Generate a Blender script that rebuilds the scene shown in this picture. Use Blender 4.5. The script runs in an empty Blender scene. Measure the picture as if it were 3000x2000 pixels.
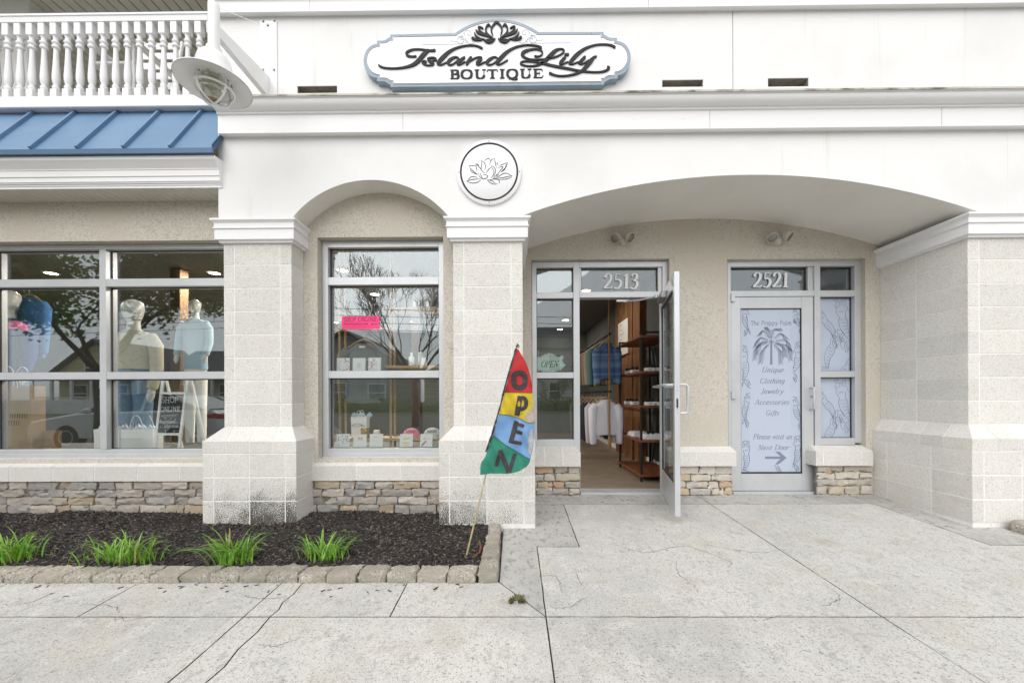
import bpy, math, random
import numpy as np
from mathutils import Matrix, Vector

S = bpy.context.scene
COL = S.collection
RND = random.Random(7)

# ------------------------------------------------------------------ camera
FPX, HX, HY, YAW, ROLL, CZ = 1150.0, 1500.0, 1160.0, 0.008, -0.0045, 1.2
cam_d = bpy.data.cameras.new("camera")
cam = bpy.data.objects.new("camera", cam_d)
COL.objects.link(cam)
cam_d.sensor_width = 36.0
cam_d.lens = FPX / 3000.0 * 36.0
cam_d.shift_y = (HY - 1000.0) / 3000.0
cam_d.clip_start, cam_d.clip_end = 0.05, 2000
CAMR = Matrix.Rotation(YAW, 4, 'Z') @ Matrix.Rotation(math.pi / 2, 4, 'X') @ Matrix.Rotation(ROLL, 4, 'Z')
cam.matrix_world = Matrix.Translation((0, 0, CZ)) @ CAMR
S.camera = cam

# ------------------------------------------------------------------ sky, sun, exposure
SUN_EL, SUN_AZ = math.radians(44), math.radians(196)
W = bpy.data.worlds.new("World")
S.world = W
W.use_nodes = True
nt = W.node_tree
bg = nt.nodes["Background"]
sky = nt.nodes.new("ShaderNodeTexSky")
sky.sky_type = 'NISHITA'
sky.sun_disc = False
sky.sun_elevation, sky.sun_rotation = SUN_EL, SUN_AZ
sky.air_density, sky.dust_density, sky.ozone_density = 1.0, 3.0, 1.0
hs = nt.nodes.new("ShaderNodeHueSaturation")
hs.inputs['Saturation'].default_value = 0.22
nt.links.new(sky.outputs[0], hs.inputs['Color'])
# overcast: the cloud deck evens the dome out
gm_ = nt.nodes.new("ShaderNodeGamma")
gm_.inputs['Gamma'].default_value = 0.3
hs2 = nt.nodes.new("ShaderNodeHueSaturation")
hs2.inputs['Value'].default_value = 2.6
nt.links.new(hs.outputs[0], gm_.inputs['Color'])
nt.links.new(gm_.outputs[0], hs2.inputs['Color'])
nt.links.new(hs2.outputs[0], bg.inputs['Color'])
bg.inputs['Strength'].default_value = 0.15
sun_d = bpy.data.lights.new("sun", 'SUN')
sun_d.energy, sun_d.angle, sun_d.color = 0.9, math.radians(70), (1.0, 0.985, 0.96)
sun = bpy.data.objects.new("sun", sun_d)
COL.objects.link(sun)
sdir = Vector((math.sin(SUN_AZ) * math.cos(SUN_EL), math.cos(SUN_AZ) * math.cos(SUN_EL), math.sin(SUN_EL)))
sun.rotation_euler = (-sdir).to_track_quat('-Z', 'Y').to_euler()
S.view_settings.view_transform = 'Standard'
S.view_settings.look = 'None'
S.view_settings.exposure = 1.03
S.view_settings.gamma = 1.0
S.view_settings.use_curve_mapping = False
S.render.engine = 'CYCLES'
S.cycles.use_denoising = True
S.cycles.max_bounces = 7
S.cycles.diffuse_bounces = 4
S.cycles.glossy_bounces = 3
S.cycles.transparent_max_bounces = 12
S.cycles.caustics_reflective = False
S.cycles.caustics_refractive = False


# ------------------------------------------------------------------ helpers
def at(px, py, Y):
    """world (X, Z) of the photo point (px, py of 3000x2000) on the plane at distance Y"""
    d = CAMR.to_3x3() @ Vector(((px - HX) / FPX, -(py - HY) / FPX, -1))
    t = Y / d.y
    return d.x * t, CZ + d.z * t


def aX(px, Y, py=1000):
    return at(px, py, Y)[0]


def aZ(py, Y, px=1500):
    return at(px, py, Y)[1]


def gz(Y):
    return max(0.0, (Y - 1.75) * 0.05)


def catmull(pts, n=6, closed=False):
    P = [np.array(p, float) for p in pts]
    if len(P) < 3 and not closed:
        return [P[0] + (P[1] - P[0]) * i / n for i in range(n + 1)]
    if closed:
        Q = [P[-1]] + P + [P[0], P[1]]
        m = len(P)
    else:
        Q = [2 * P[0] - P[1]] + P + [2 * P[-1] - P[-2]]
        m = len(P) - 1
    out = []
    for i in range(m):
        p0, p1, p2, p3 = Q[i:i + 4]
        for k in range(n):
            t = k / n
            out.append(0.5 * (2 * p1 + (p2 - p0) * t + (2 * p0 - 5 * p1 + 4 * p2 - p3) * t * t + (3 * p1 - p0 - 3 * p2 + p3) * t ** 3))
    out.append(P[0] if closed else P[-1])
    return out


class MB:
    def __init__(s):
        s.v, s.f, s.m, s.cur = [], [], [], 0

    def add(s, vs, fs):
        o = len(s.v)
        s.v += [tuple(map(float, p)) for p in vs]
        for f in fs:
            s.f.append(tuple(o + i for i in f))
            s.m.append(s.cur)
        return s

    def quad(s, a, b, c, d):
        return s.add([a, b, c, d], [(0, 1, 2, 3)])

    def box(s, x0, x1, y0, y1, z0, z1):
        return s.add([(x0, y0, z0), (x1, y0, z0), (x1, y1, z0), (x0, y1, z0), (x0, y0, z1), (x1, y0, z1), (x1, y1, z1), (x0, y1, z1)],
                     [(0, 3, 2, 1), (4, 5, 6, 7), (0, 1, 5, 4), (1, 2, 6, 5), (2, 3, 7, 6), (3, 0, 4, 7)])

    def cbox(s, x0, x1, y0, y1, z0, z1, b, j=None):
        """box with bevelled edges; j: function that shifts the vertices a little"""
        lo, hi = (x0, y0, z0), (x1, y1, z1)
        c = [(lo[k] + hi[k]) / 2 for k in range(3)]
        b = min(b, (x1 - x0) * .45, (y1 - y0) * .45, (z1 - z0) * .45)
        vs, key = [], {}
        for sx in (0, 1):
            for sy in (0, 1):
                for sz in (0, 1):
                    sg = (sx, sy, sz)
                    for ax in range(3):
                        p = [(hi[k] if sg[k] else lo[k]) for k in range(3)]
                        for k in range(3):
                            if k != ax:
                                p[k] += -b if sg[k] else b
                        key[(sg, ax)] = len(vs)
                        vs.append(p)
        fs = []
        for ax in range(3):
            u, w = (ax + 1) % 3, (ax + 2) % 3
            for sd in (0, 1):
                q = []
                for (a_, b_) in ((0, 0), (1, 0), (1, 1), (0, 1)):
                    sg = [0, 0, 0]
                    sg[ax], sg[u], sg[w] = sd, a_, b_
                    q.append(key[(tuple(sg), ax)])
                fs.append(tuple(q))
            for a_ in (0, 1):
                for b_ in (0, 1):
                    q = []
                    for (e, a2) in ((0, u), (1, u), (1, w), (0, w)):
                        sg = [0, 0, 0]
                        sg[ax], sg[u], sg[w] = e, a_, b_
                        q.append(key[(tuple(sg), a2)])
                    fs.append(tuple(q))
        for sx in (0, 1):
            for sy in (0, 1):
                for sz in (0, 1):
                    fs.append(tuple(key[((sx, sy, sz), a)] for a in range(3)))
        if j:
            vs = [j(p) for p in vs]
        return s.add(vs, fs)

    def prism(s, poly, axis, a0, a1):
        n = len(poly)
        mk = {'x': lambda a, p: (a, p[0], p[1]), 'y': lambda a, p: (p[0], a, p[1]), 'z': lambda a, p: (p[0], p[1], a)}[axis]
        vs = [mk(a0, p) for p in poly] + [mk(a1, p) for p in poly]
        fs = [tuple(range(n)), tuple(range(2 * n - 1, n - 1, -1))] + [(i, (i + 1) % n, n + (i + 1) % n, n + i) for i in range(n)]
        return s.add(vs, fs)

    def tube(s, pts, r, n=8, cap=True, flat=1.0):
        pts = [Vector(p) for p in pts]
        rs = r if isinstance(r, (list, tuple)) else [r] * len(pts)
        vs = []
        t0 = (pts[1] - pts[0]).normalized()
        up = Vector((0, 0, 1)) if abs(t0.z) < .9 else Vector((1, 0, 0))
        u = t0.cross(up).normalized()
        for i, p in enumerate(pts):
            t = (pts[min(i + 1, len(pts) - 1)] - pts[max(i - 1, 0)]).normalized()
            u = (u - t * u.dot(t)).normalized()
            w = t.cross(u)
            for k in range(n):
                a = 2 * math.pi * k / n
                vs.append(p + u * (math.cos(a) * rs[i]) + w * (math.sin(a) * rs[i] * flat))
        fs = []
        for i in range(len(pts) - 1):
            for k in range(n):
                fs.append((i * n + k, i * n + (k + 1) % n, (i + 1) * n + (k + 1) % n, (i + 1) * n + k))
        if cap:
            fs.append(tuple(range(n - 1, -1, -1)))
            fs.append(tuple((len(pts) - 1) * n + k for k in range(n)))
        return s.add(vs, fs)

    def loft(s, rings, cap=True):
        """rings: list of (z, cx, cy, rx, ry) ellipses"""
        n = 20
        vs, fs = [], []
        for (z, cx, cy, rx, ry) in rings:
            for k in range(n):
                a = 2 * math.pi * k / n
                vs.append((cx + math.cos(a) * rx, cy + math.sin(a) * ry, z))
        for i in range(len(rings) - 1):
            for k in range(n):
                fs.append((i * n + k, i * n + (k + 1) % n, (i + 1) * n + (k + 1) % n, (i + 1) * n + k))
        if cap:
            fs.append(tuple(range(n - 1, -1, -1)))
            fs.append(tuple((len(rings) - 1) * n + k for k in range(n)))
        return s.add(vs, fs)

    def lathe(s, prof, c, n=20, axis='z', squash=1.0, cap=True):
        """prof: (r, h); c: centre of the axis at h = 0"""
        vs, fs = [], []
        for (r, h) in prof:
            for k in range(n):
                a = 2 * math.pi * k / n
                p, q = math.cos(a) * r, math.sin(a) * r * squash
                vs.append({'z': (c[0] + p, c[1] + q, c[2] + h), 'y': (c[0] + p, c[1] + h, c[2] + q), 'x': (c[0] + h, c[1] + p, c[2] + q)}[axis])
        for i in range(len(prof) - 1):
            for k in range(n):
                fs.append((i * n + k, i * n + (k + 1) % n, (i + 1) * n + (k + 1) % n, (i + 1) * n + k))
        if cap:
            fs.append(tuple(range(n - 1, -1, -1)))
            fs.append(tuple((len(prof) - 1) * n + k for k in range(n)))
        return s.add(vs, fs)

    def ribbon(s, pts, hw, yb, yf, cap=True):
        """flat stroke in the XZ plane, from depth yb (back) to yf (front); hw: half widths"""
        P = [np.array(p[:2], float) for p in pts]
        H = list(hw) if isinstance(hw, (list, tuple, np.ndarray)) else [hw] * len(P)
        T = []
        for i in range(len(P)):
            d = P[min(i + 1, len(P) - 1)] - P[max(i - 1, 0)]
            L = np.hypot(*d)
            T.append(d / L if L > 1e-9 else np.array([1., 0]))
        if cap:
            a = [(P[0] - T[0] * H[0] * k, H[0] * w, T[0]) for k, w in ((1, .12), (.85, .53), (.5, .87))]
            b = [(P[-1] + T[-1] * H[-1] * k, H[-1] * w, T[-1]) for k, w in ((.5, .87), (.85, .53), (1, .12))]
        else:
            a = b = []
        L = a + list(zip(P, H, T)) + b
        n = len(L)
        vs = []
        for y in (yf, yb):
            for (p, h, t) in L:
                nx, nz = -t[1], t[0]
                vs.append((p[0] + nx * h, y, p[1] + nz * h))
                vs.append((p[0] - nx * h, y, p[1] - nz * h))
        fs = []
        o = 2 * n
        for i in range(n - 1):
            a0, a1, b0, b1 = 2 * i, 2 * i + 1, 2 * i + 2, 2 * i + 3
            fs.append((a0, a1, b1, b0))
            fs.append((o + a0, o + b0, o + b1, o + a1))
            fs.append((a0, b0, o + b0, o + a0))
            fs.append((a1, o + a1, o + b1, b1))
        fs.append((0, o, o + 1, 1))
        fs.append((2 * n - 2, 2 * n - 1, o + 2 * n - 1, o + 2 * n - 2))
        return s.add(vs, fs)

    def mesh(s, name, mats, org=(0, 0, 0), smooth=None):
        me = bpy.data.meshes.new(name)
        me.from_pydata([(p[0] - org[0], p[1] - org[1], p[2] - org[2]) for p in s.v], [], s.f)
        for m in (mats if isinstance(mats, (list, tuple)) else [mats]):
            me.materials.append(m)
        if any(s.m):
            me.polygons.foreach_set('material_index', s.m)
        if smooth is not None:
            me.polygons.foreach_set('use_smooth', [True] * len(me.polygons))
            me.set_sharp_from_angle(angle=math.radians(smooth))
        me.update()
        return me


ORG = {}


def thing(name, label, cat, loc=(0, 0, 0), group=None, rz=0):
    o = bpy.data.objects.new(name, None)
    o.empty_display_size = .05
    COL.objects.link(o)
    o.location = loc
    o.rotation_euler = (0, 0, rz)
    o['label'], o['category'] = label, cat
    if group:
        o['group'] = group
    ORG[o] = loc
    return o


def part(name, mb, mats, parent, smooth=None, label=None, kind=None):
    """one mesh object built in world coordinates under its thing or part"""
    org = ORG.get(parent, (0, 0, 0))
    me = mb.mesh(name, mats, org, smooth)
    o = bpy.data.objects.new(name, me)
    COL.objects.link(o)
    o.parent = parent
    ORG[o] = org
    if label:
        o['label'] = label
    if kind:
        o['kind'] = kind
    return o


def single(name, mb, mats, label, cat, group=None, smooth=None):
    """a thing that is one mesh"""
    n = len(mb.v)
    c = [(min(p[k] for p in mb.v) + max(p[k] for p in mb.v)) / 2 for k in range(3)]
    c[2] = min(p[2] for p in mb.v)
    me = mb.mesh(name, mats, c, smooth)
    o = bpy.data.objects.new(name, me)
    COL.objects.link(o)
    o.location = c
    o['label'], o['category'] = label, cat
    if group:
        o['group'] = group
    ORG[o] = tuple(c)
    return o


def struct(name, mb, mats, kind='structure', smooth=None, label=None):
    me = mb.mesh(name, mats, (0, 0, 0), smooth)
    o = bpy.data.objects.new(name, me)
    COL.objects.link(o)
    o['kind'] = kind
    if label:
        o['label'] = label
    ORG[o] = (0, 0, 0)
    return o


def piece(name, me, parent, loc, rot=(0, 0, 0), sc=(1, 1, 1), **props):
    """a copy of a shared mesh, placed at a world point, as a child"""
    o = bpy.data.objects.new(name, me)
    COL.objects.link(o)
    o.parent = parent
    g = ORG.get(parent, (0, 0, 0))
    o.location = (loc[0] - g[0], loc[1] - g[1], loc[2] - g[2])
    o.rotation_euler, o.scale = rot, sc
    for k, v in props.items():
        o[k] = v
    ORG[o] = loc
    return o


# ------------------------------------------------------------------ materials
def mat(name, col, rough=.6, metal=0.0, layers=(), bump=None, rand=0.0, coord='pos', spec=.5, attr=None, coat=0.0, ramp=None):
    """layers: (scale, colour, low, high, detail, stretch) mixed over the base where the noise runs from low to high.
    bump: (scale, strength, detail, stretch). rand: change of value from object to object. attr: (name, colour, scale): worn speckle ruled by an object's property"""
    m = bpy.data.materials.new(name)
    m.use_nodes = True
    t = m.node_tree
    N, L = t.nodes, t.links
    b = N["Principled BSDF"]
    b.inputs['Roughness'].default_value = rough
    b.inputs['Metallic'].default_value = metal
    b.inputs['Specular IOR Level'].default_value = spec
    b.inputs['Coat Weight'].default_value = coat
    if coord == 'pos':
        src = N.new('ShaderNodeNewGeometry').outputs['Position']
    else:
        src = N.new('ShaderNodeTexCoord').outputs['Object']

    def noise(scale, detail=3, stretch=None, rgh=.6, off=0):
        v = src
        if stretch or off:
            mp = N.new('ShaderNodeMapping')
            L.new(v, mp.inputs[0])
            mp.inputs['Scale'].default_value = stretch or (1, 1, 1)
            mp.inputs['Location'].default_value = (off, off * .7, off * .3)
            v = mp.outputs[0]
        n = N.new('ShaderNodeTexNoise')
        n.inputs['Scale'].default_value = scale
        n.inputs['Detail'].default_value = detail
        n.inputs['Roughness'].default_value = rgh
        L.new(v, n.inputs['Vector'])
        return n.outputs['Fac']

    def rng(x, lo, hi):
        r = N.new('ShaderNodeMapRange')
        L.new(x, r.inputs[0])
        r.inputs[1].default_value, r.inputs[2].default_value = lo, hi
        r.interpolation_type = 'SMOOTHSTEP'
        return r.outputs[0]

    def mix(f, a, c):
        x = N.new('ShaderNodeMix')
        x.data_type = 'RGBA'
        if isinstance(f, float):
            x.inputs[0].default_value = f
        else:
            L.new(f, x.inputs[0])
        for sock, val in ((x.inputs[6], a), (x.inputs[7], c)):
            if isinstance(val, (tuple, list)):
                sock.default_value = (*val[:3], 1)
            else:
                L.new(val, sock)
        return x.outputs[2]

    c = (*col, 1)
    oi = None
    if rand or ramp:
        oi = N.new('ShaderNodeObjectInfo').outputs['Random']
    if ramp:
        r = N.new('ShaderNodeValToRGB')
        r.color_ramp.interpolation = 'CONSTANT'
        els = r.color_ramp.elements
        for i, cc in enumerate(ramp):
            e = els[i] if i < 2 else els.new(i / len(ramp))
            e.position = i / len(ramp)
            e.color = (*cc, 1)
        L.new(oi, r.inputs[0])
        c = r.outputs[0]
    for i, ly in enumerate(layers):
        sc, c2, lo, hi = ly[:4]
        det = ly[4] if len(ly) > 4 else 3
        st = ly[5] if len(ly) > 5 else None
        c = mix(rng(noise(sc, det, st, off=i * 3.1 + 1), lo, hi), c, c2)
    if attr:
        a = N.new('ShaderNodeAttribute')
        a.attribute_type, a.attribute_name = 'OBJECT', attr[0]
        n1 = noise(attr[2], 2, None, .8, 9)
        n2 = noise(5.0, 3, None, .6, 4)
        ad = N.new('ShaderNodeMath')
        ad.operation = 'MULTIPLY_ADD'
        L.new(n2, ad.inputs[0])
        ad.inputs[1].default_value = .38
        L.new(n1, ad.inputs[2])
        mu = N.new('ShaderNodeMath')
        mu.operation = 'MULTIPLY_ADD'
        L.new(a.outputs['Fac'], mu.inputs[0])
        mu.inputs[1].default_value = .42
        L.new(ad.outputs[0], mu.inputs[2])
        gt = N.new('ShaderNodeMath')
        gt.operation = 'GREATER_THAN'
        L.new(a.outputs['Fac'], gt.inputs[0])
        gt.inputs[1].default_value = .01
        sp_ = N.new('ShaderNodeSeparateXYZ')
        L.new(N.new('ShaderNodeNewGeometry').outputs['True Normal'], sp_.inputs[0])
        m3 = N.new('ShaderNodeMath')
        m3.operation = 'LESS_THAN'
        L.new(sp_.outputs[1], m3.inputs[0])
        m3.inputs[1].default_value = -.6
        m4 = N.new('ShaderNodeMath')
        m4.operation = 'MULTIPLY'
        L.new(gt.outputs[0], m4.inputs[0])
        L.new(m3.outputs[0], m4.inputs[1])
        gt = m4
        zr_ = N.new('ShaderNodeSeparateXYZ')
        L.new(N.new('ShaderNodeNewGeometry').outputs['Position'], zr_.inputs[0])
        zm = N.new('ShaderNodeMapRange')
        L.new(zr_.outputs[2], zm.inputs[0])
        zm.inputs[1].default_value, zm.inputs[2].default_value = .66, .14
        zz_ = N.new('ShaderNodeMath')
        zz_.operation = 'MULTIPLY'
        L.new(a.outputs['Fac'], zz_.inputs[0])
        L.new(zm.outputs[0], zz_.inputs[1])
        L.new(zz_.outputs[0], mu.inputs[0])
        m2 = N.new('ShaderNodeMath')
        m2.operation = 'MULTIPLY'
        L.new(rng(mu.outputs[0], .90, 1.04), m2.inputs[0])
        L.new(gt.outputs[0], m2.inputs[1])
        c = mix(m2.outputs[0], c, attr[1])
    if rand:
        mr = N.new('ShaderNodeMapRange')
        L.new(oi, mr.inputs[0])
        mr.inputs[3].default_value, mr.inputs[4].default_value = 1 - rand, 1 + rand
        hv = N.new('ShaderNodeHueSaturation')
        L.new(mr.outputs[0], hv.inputs['Value'])
        if isinstance(c, tuple):
            hv.inputs['Color'].default_value = c
        else:
            L.new(c, hv.inputs['Color'])
        c = hv.outputs[0]
    if isinstance(c, tuple):
        b.inputs['Base Color'].default_value = c
    else:
        L.new(c, b.inputs['Base Color'])
    if bump:
        bp = N.new('ShaderNodeBump')
        bp.inputs['Strength'].default_value = bump[1]
        bp.inputs['Distance'].default_value = .01
        L.new(noise(bump[0], bump[2] if len(bump) > 2 else 4, bump[3] if len(bump) > 3 else None, .7, 2), bp.inputs['Height'])
        L.new(bp.outputs[0], b.inputs['Normal'])
    return m


def glass(name, refl, tint):
    m = bpy.data.materials.new(name)
    m.use_nodes = True
    t = m.node_tree
    N, L = t.nodes, t.links
    N.remove(N["Principled BSDF"])
    tr = N.new('ShaderNodeBsdfTransparent')
    tr.inputs[0].default_value = (*tint, 1)
    gl = N.new('ShaderNodeBsdfGlossy')
    gl.inputs['Roughness'].default_value = 0.0
    gl.inputs['Color'].default_value = (.88, .96, 1, 1)
    fr = N.new('ShaderNodeLayerWeight')
    fr.inputs['Blend'].default_value = .5
    pw_ = N.new('ShaderNodeMath')
    pw_.operation = 'POWER'
    pw_.inputs[1].default_value = 4.0
    L.new(fr.outputs['Facing'], pw_.inputs[0])
    mr = N.new('ShaderNodeMapRange')
    L.new(pw_.outputs[0], mr.inputs[0])
    mr.inputs[3].default_value, mr.inputs[4].default_value = refl, 1.0
    mx = N.new('ShaderNodeMixShader')
    L.new(mr.outputs[0], mx.inputs[0])
    L.new(tr.outputs[0], mx.inputs[1])
    L.new(gl.outputs[0], mx.inputs[2])
    L.new(mx.outputs[0], N["Material Output"].inputs[0])
    return m


def lamp_mat(name, col, strength):
    m = mat(name, col, .5)
    b = m.node_tree.nodes["Principled BSDF"]
    b.inputs['Emission Color'].default_value = (*col, 1)
    b.inputs['Emission Strength'].default_value = strength
    return m


DIRT = (.42, .40, .35)
M = dict(
    render=mat('white_render', (.80, .80, .80), .75, layers=[(1.3, (.74, .74, .74), .45, .75, 4), (9, (.64, .63, .60), .58, .85, 5, (1, 1, .08)), (60, (.66, .65, .62), .72, .8, 2)], bump=(160, .12, 3)),
    soffit=mat('smooth_render', (.80, .78, .735), .8, layers=[(2, (.75, .73, .68), .4, .75, 4)], bump=(120, .25, 3)),
    trim=mat('white_trim', (.82, .82, .83), .4, layers=[(4, (.77, .77, .77), .5, .8, 4, (.3, 1, 1)), (30, (.66, .65, .6), .68, .84, 3, (.25, 1, 1))]),
    dirtytrim=mat('weathered_trim', (.55, .53, .47), .6, layers=[(14, (.10, .09, .06), .42, .66, 5, (.35, 1, 1)), (3, (.35, .33, .26), .55, .8, 3)]),
    stucco=mat('tan_stucco', (.67, .63, .56), .9, layers=[(110, (.46, .42, .36), .47, .66, 3), (45, (.48, .435, .37), .52, .7, 3), (1.6, (.60, .55, .47), .4, .7, 3)], bump=(75, 1.0, 3)),
    block=mat('ground_face_block', (.755, .735, .695), .85, layers=[(6, (.78, .765, .735), .4, .7, 3), (130, (.53, .515, .48), .53, .68, 2), (60, (.40, .385, .35), .675, .75, 2)], bump=(120, .8, 3), rand=.06, attr=('stain', (.085, .08, .07), 120)),
    mortar=mat('mortar', (.83, .82, .80), .9, layers=[(20, (.66, .65, .62), .5, .75, 4)], bump=(160, .4, 3)),
    stone=mat('ledge_stone', (.4, .36, .3), .85, ramp=[(.42, .385, .335), (.35, .33, .30), (.46, .40, .32), (.39, .355, .32), (.50, .46, .41), (.40, .31, .23), (.33, .315, .30), (.46, .41, .36), (.42, .34, .24), (.38, .345, .305)],
              layers=[(14, (.50, .46, .40), .5, .75, 4, (1, 1, 2.2)), (9, (.36, .22, .11), .60, .74, 4), (34, (.24, .21, .18), .58, .74, 4, (1, 1, 2))], bump=(38, .9, 6, (1, 1, 1.7)), rand=.13),
    stone2=mat('pale_ledge_stone', (.5, .46, .4), .85, ramp=[(.56, .51, .43), (.47, .44, .40), (.58, .51, .40), (.52, .48, .43), (.62, .57, .49), (.52, .36, .24), (.46, .43, .40), (.58, .53, .46), (.54, .44, .29), (.50, .46, .41)], layers=[(14, (.62, .57, .50), .5, .75, 4, (1, 1, 2.2)), (9, (.46, .28, .14), .60, .74, 4), (34, (.30, .27, .23), .58, .74, 4, (1, 1, 2))], bump=(38, .9, 6, (1, 1, 1.7)), rand=.12),
    joint=mat('dark_joint', (.22, .195, .17), .95, layers=[(60, (.12, .105, .09), .4, .7)], bump=(80, .5)),
    edging=mat('rough_concrete_stone', (.41, .375, .32), .95, layers=[(60, (.62, .58, .51), .5, .68, 3), (100, (.15, .135, .11), .53, .66, 2), (5, (.33, .30, .25), .4, .7)], bump=(60, 1.0, 6), rand=.10),
    alu=mat('anodised_aluminium', (.60, .615, .635), .38, .35, layers=[(3, (.55, .565, .585), .4, .7, 3)], spec=.5),
    alud=mat('dark_gasket', (.03, .03, .033), .6),
    blue=mat('blue_standing_seam', (.14, .25, .40), .40, .2, layers=[(2.2, (.165, .28, .435), .4, .7, 3), (24, (.105, .19, .31), .6, .8, 4, (1, .3, .3))]),
    bluedk=mat('blue_flashing', (.055, .12, .22), .45, .2),
    sofplank=mat('beige_soffit', (.64, .615, .55), .7, layers=[(6, (.60, .575, .51), .4, .7)]),
    gap=mat('dark_gap', (.05, .045, .04), .95),
    concrete=mat('stamped_concrete', (.56, .548, .52), .88, layers=[(1.1, (.46, .452, .435), .40, .68, 6), (2.3, (.50, .475, .42), .48, .7, 5), (9, (.60, .585, .555), .48, .78, 6), (24, (.42, .41, .39), .52, .68, 5, (1, .6, 1)), (48, (.22, .215, .20), .60, .72, 4), (95, (.30, .29, .27), .56, .68, 2), (3.2, (.37, .34, .28), .60, .8, 5), (150, (.68, .665, .64), .60, .70, 2), (130, (.25, .245, .235), .58, .70, 2)], bump=(28, .5, 7), rand=.03),
    soil=mat('bedding', (.15, .14, .12), .95, layers=[(5, (.10, .095, .07), .4, .7), (40, (.07, .065, .05), .5, .7)]),
    moss=mat('moss', (.07, .085, .03), .95, layers=[(60, (.03, .03, .015), .4, .6)], bump=(90, .8)),
    asphalt=mat('asphalt', (.20, .20, .20), .9, layers=[(30, (.25, .25, .24), .5, .7)], bump=(120, .3)),
    lawn=mat('lawn', (.06, .10, .03), .95, layers=[(8, (.09, .13, .05), .4, .7, 5)], bump=(50, .8)),
    mulch=mat('black_mulch', (.035, .030, .028), .95, layers=[(70, (.075, .064, .058), .5, .7, 3), (240, (.018, .016, .015), .4, .6)], bump=(60, 1.0), rand=.1, coord='pos'),
    chipa=mat('mulch_chip', (.045, .038, .035), .85, layers=[(38, (.20, .165, .145), .50, .66, 1), (55, (.016, .014, .013), .5, .62, 1)]),
    leaf=mat('daylily_leaf', (.19, .42, .04), .42, layers=[(14, (.31, .55, .09), .4, .7, 3), (60, (.11, .27, .025), .55, .75)], rand=.18),
    bark=mat('bark', (.09, .075, .06), .9, layers=[(14, (.05, .042, .035), .4, .65, 4, (1, 1, .2))], bump=(30, .8)),
    crown=mat('tree_leaf', (.16, .27, .06), .6, layers=[(1.3, (.25, .36, .09), .4, .7, 3), (30, (.10, .18, .04), .45, .7)]),
    black=mat('black_paint', (.022, .021, .025), .6, spec=.25, layers=[(120, (.045, .043, .047), .5, .7)]),
    signw=mat('sign_white', (.83, .83, .85), .35),
    signb=mat('sign_border', (.25, .325, .41), .5, layers=[(5, (.30, .375, .46), .4, .7)]),
    inkgrey=mat('grey_blue_ink', (.33, .37, .43), .5),
    ink=mat('black_ink', (.03, .03, .035), .5),
    bolt=mat('bolt_steel', (.32, .32, .33), .4, .7),
    lampw=mat('lamp_enamel', (.82, .82, .82), .3, coat=.3, layers=[(6, (.76, .76, .75), .5, .8, 4)]),
    lampgrey=mat('lamp_underside', (.63, .63, .61), .5, layers=[(5, (.58, .58, .55), .4, .7, 4)]),
    lglobe=glass('lamp_globe_glass', .10, (.86, .86, .80)),
    rust=mat('lamp_residue', (.30, .25, .14), .9),
    floodw=mat('flood_housing', (.60, .57, .50), .5, layers=[(20, (.44, .41, .35), .5, .75)]),
    flens=mat('flood_lens', (.25, .24, .21), .12, .6, bump=(60, .3)),
    glass=glass('window_glass', .115, (.975, .985, .98)),
    digit=mat('house_number_white', (.84, .84, .85), .3),
    film=mat('window_film', (.455, .515, .63), .35, layers=[(3, (.48, .545, .65), .4, .7)]),
    filmc=mat('film_centre', (.485, .54, .65), .35),
    filmink=mat('film_ink', (.085, .105, .18), .5),
    filmtext=mat('film_text', (.20, .235, .335), .5),
)


def translucent(m, f):
    """leaves let part of the light through"""
    t = m.node_tree
    b = t.nodes["Principled BSDF"]
    tl = t.nodes.new('ShaderNodeBsdfTranslucent')
    mx = t.nodes.new('ShaderNodeMixShader')
    mx.inputs[0].default_value = f
    if b.inputs['Base Color'].links:
        t.links.new(b.inputs['Base Color'].links[0].from_socket, tl.inputs[0])
    t.links.new(b.outputs[0], mx.inputs[1])
    t.links.new(tl.outputs[0], mx.inputs[2])
    t.links.new(mx.outputs[0], t.nodes["Material Output"].inputs[0])


translucent(M['crown'], .5)
translucent(M['leaf'], .3)
M['dryleaf'] = mat('dry_leaf', (.30, .25, .09), .6, layers=[(20, (.20, .15, .06), .45, .7)])
M['concrete2'] = mat('grimy_shaded_concrete', (.47, .458, .435), .9, layers=[(1.3, (.36, .353, .34), .40, .66, 6), (24, (.27, .265, .25), .50, .68, 5, (1, .6, 1)), (62, (.14, .135, .125), .60, .72, 3), (150, (.56, .55, .53), .6, .7, 2)], bump=(28, .5, 7))  # strips by the walls: grime, with the shade there put into the colour

# ------------------------------------------------------------------ planes of the shop front (distance from the camera)
F, B, BB, WY, D = 3.41, 3.433, 3.333, 3.63, 4.253
ZC = CZ
GROUP = {}

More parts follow.
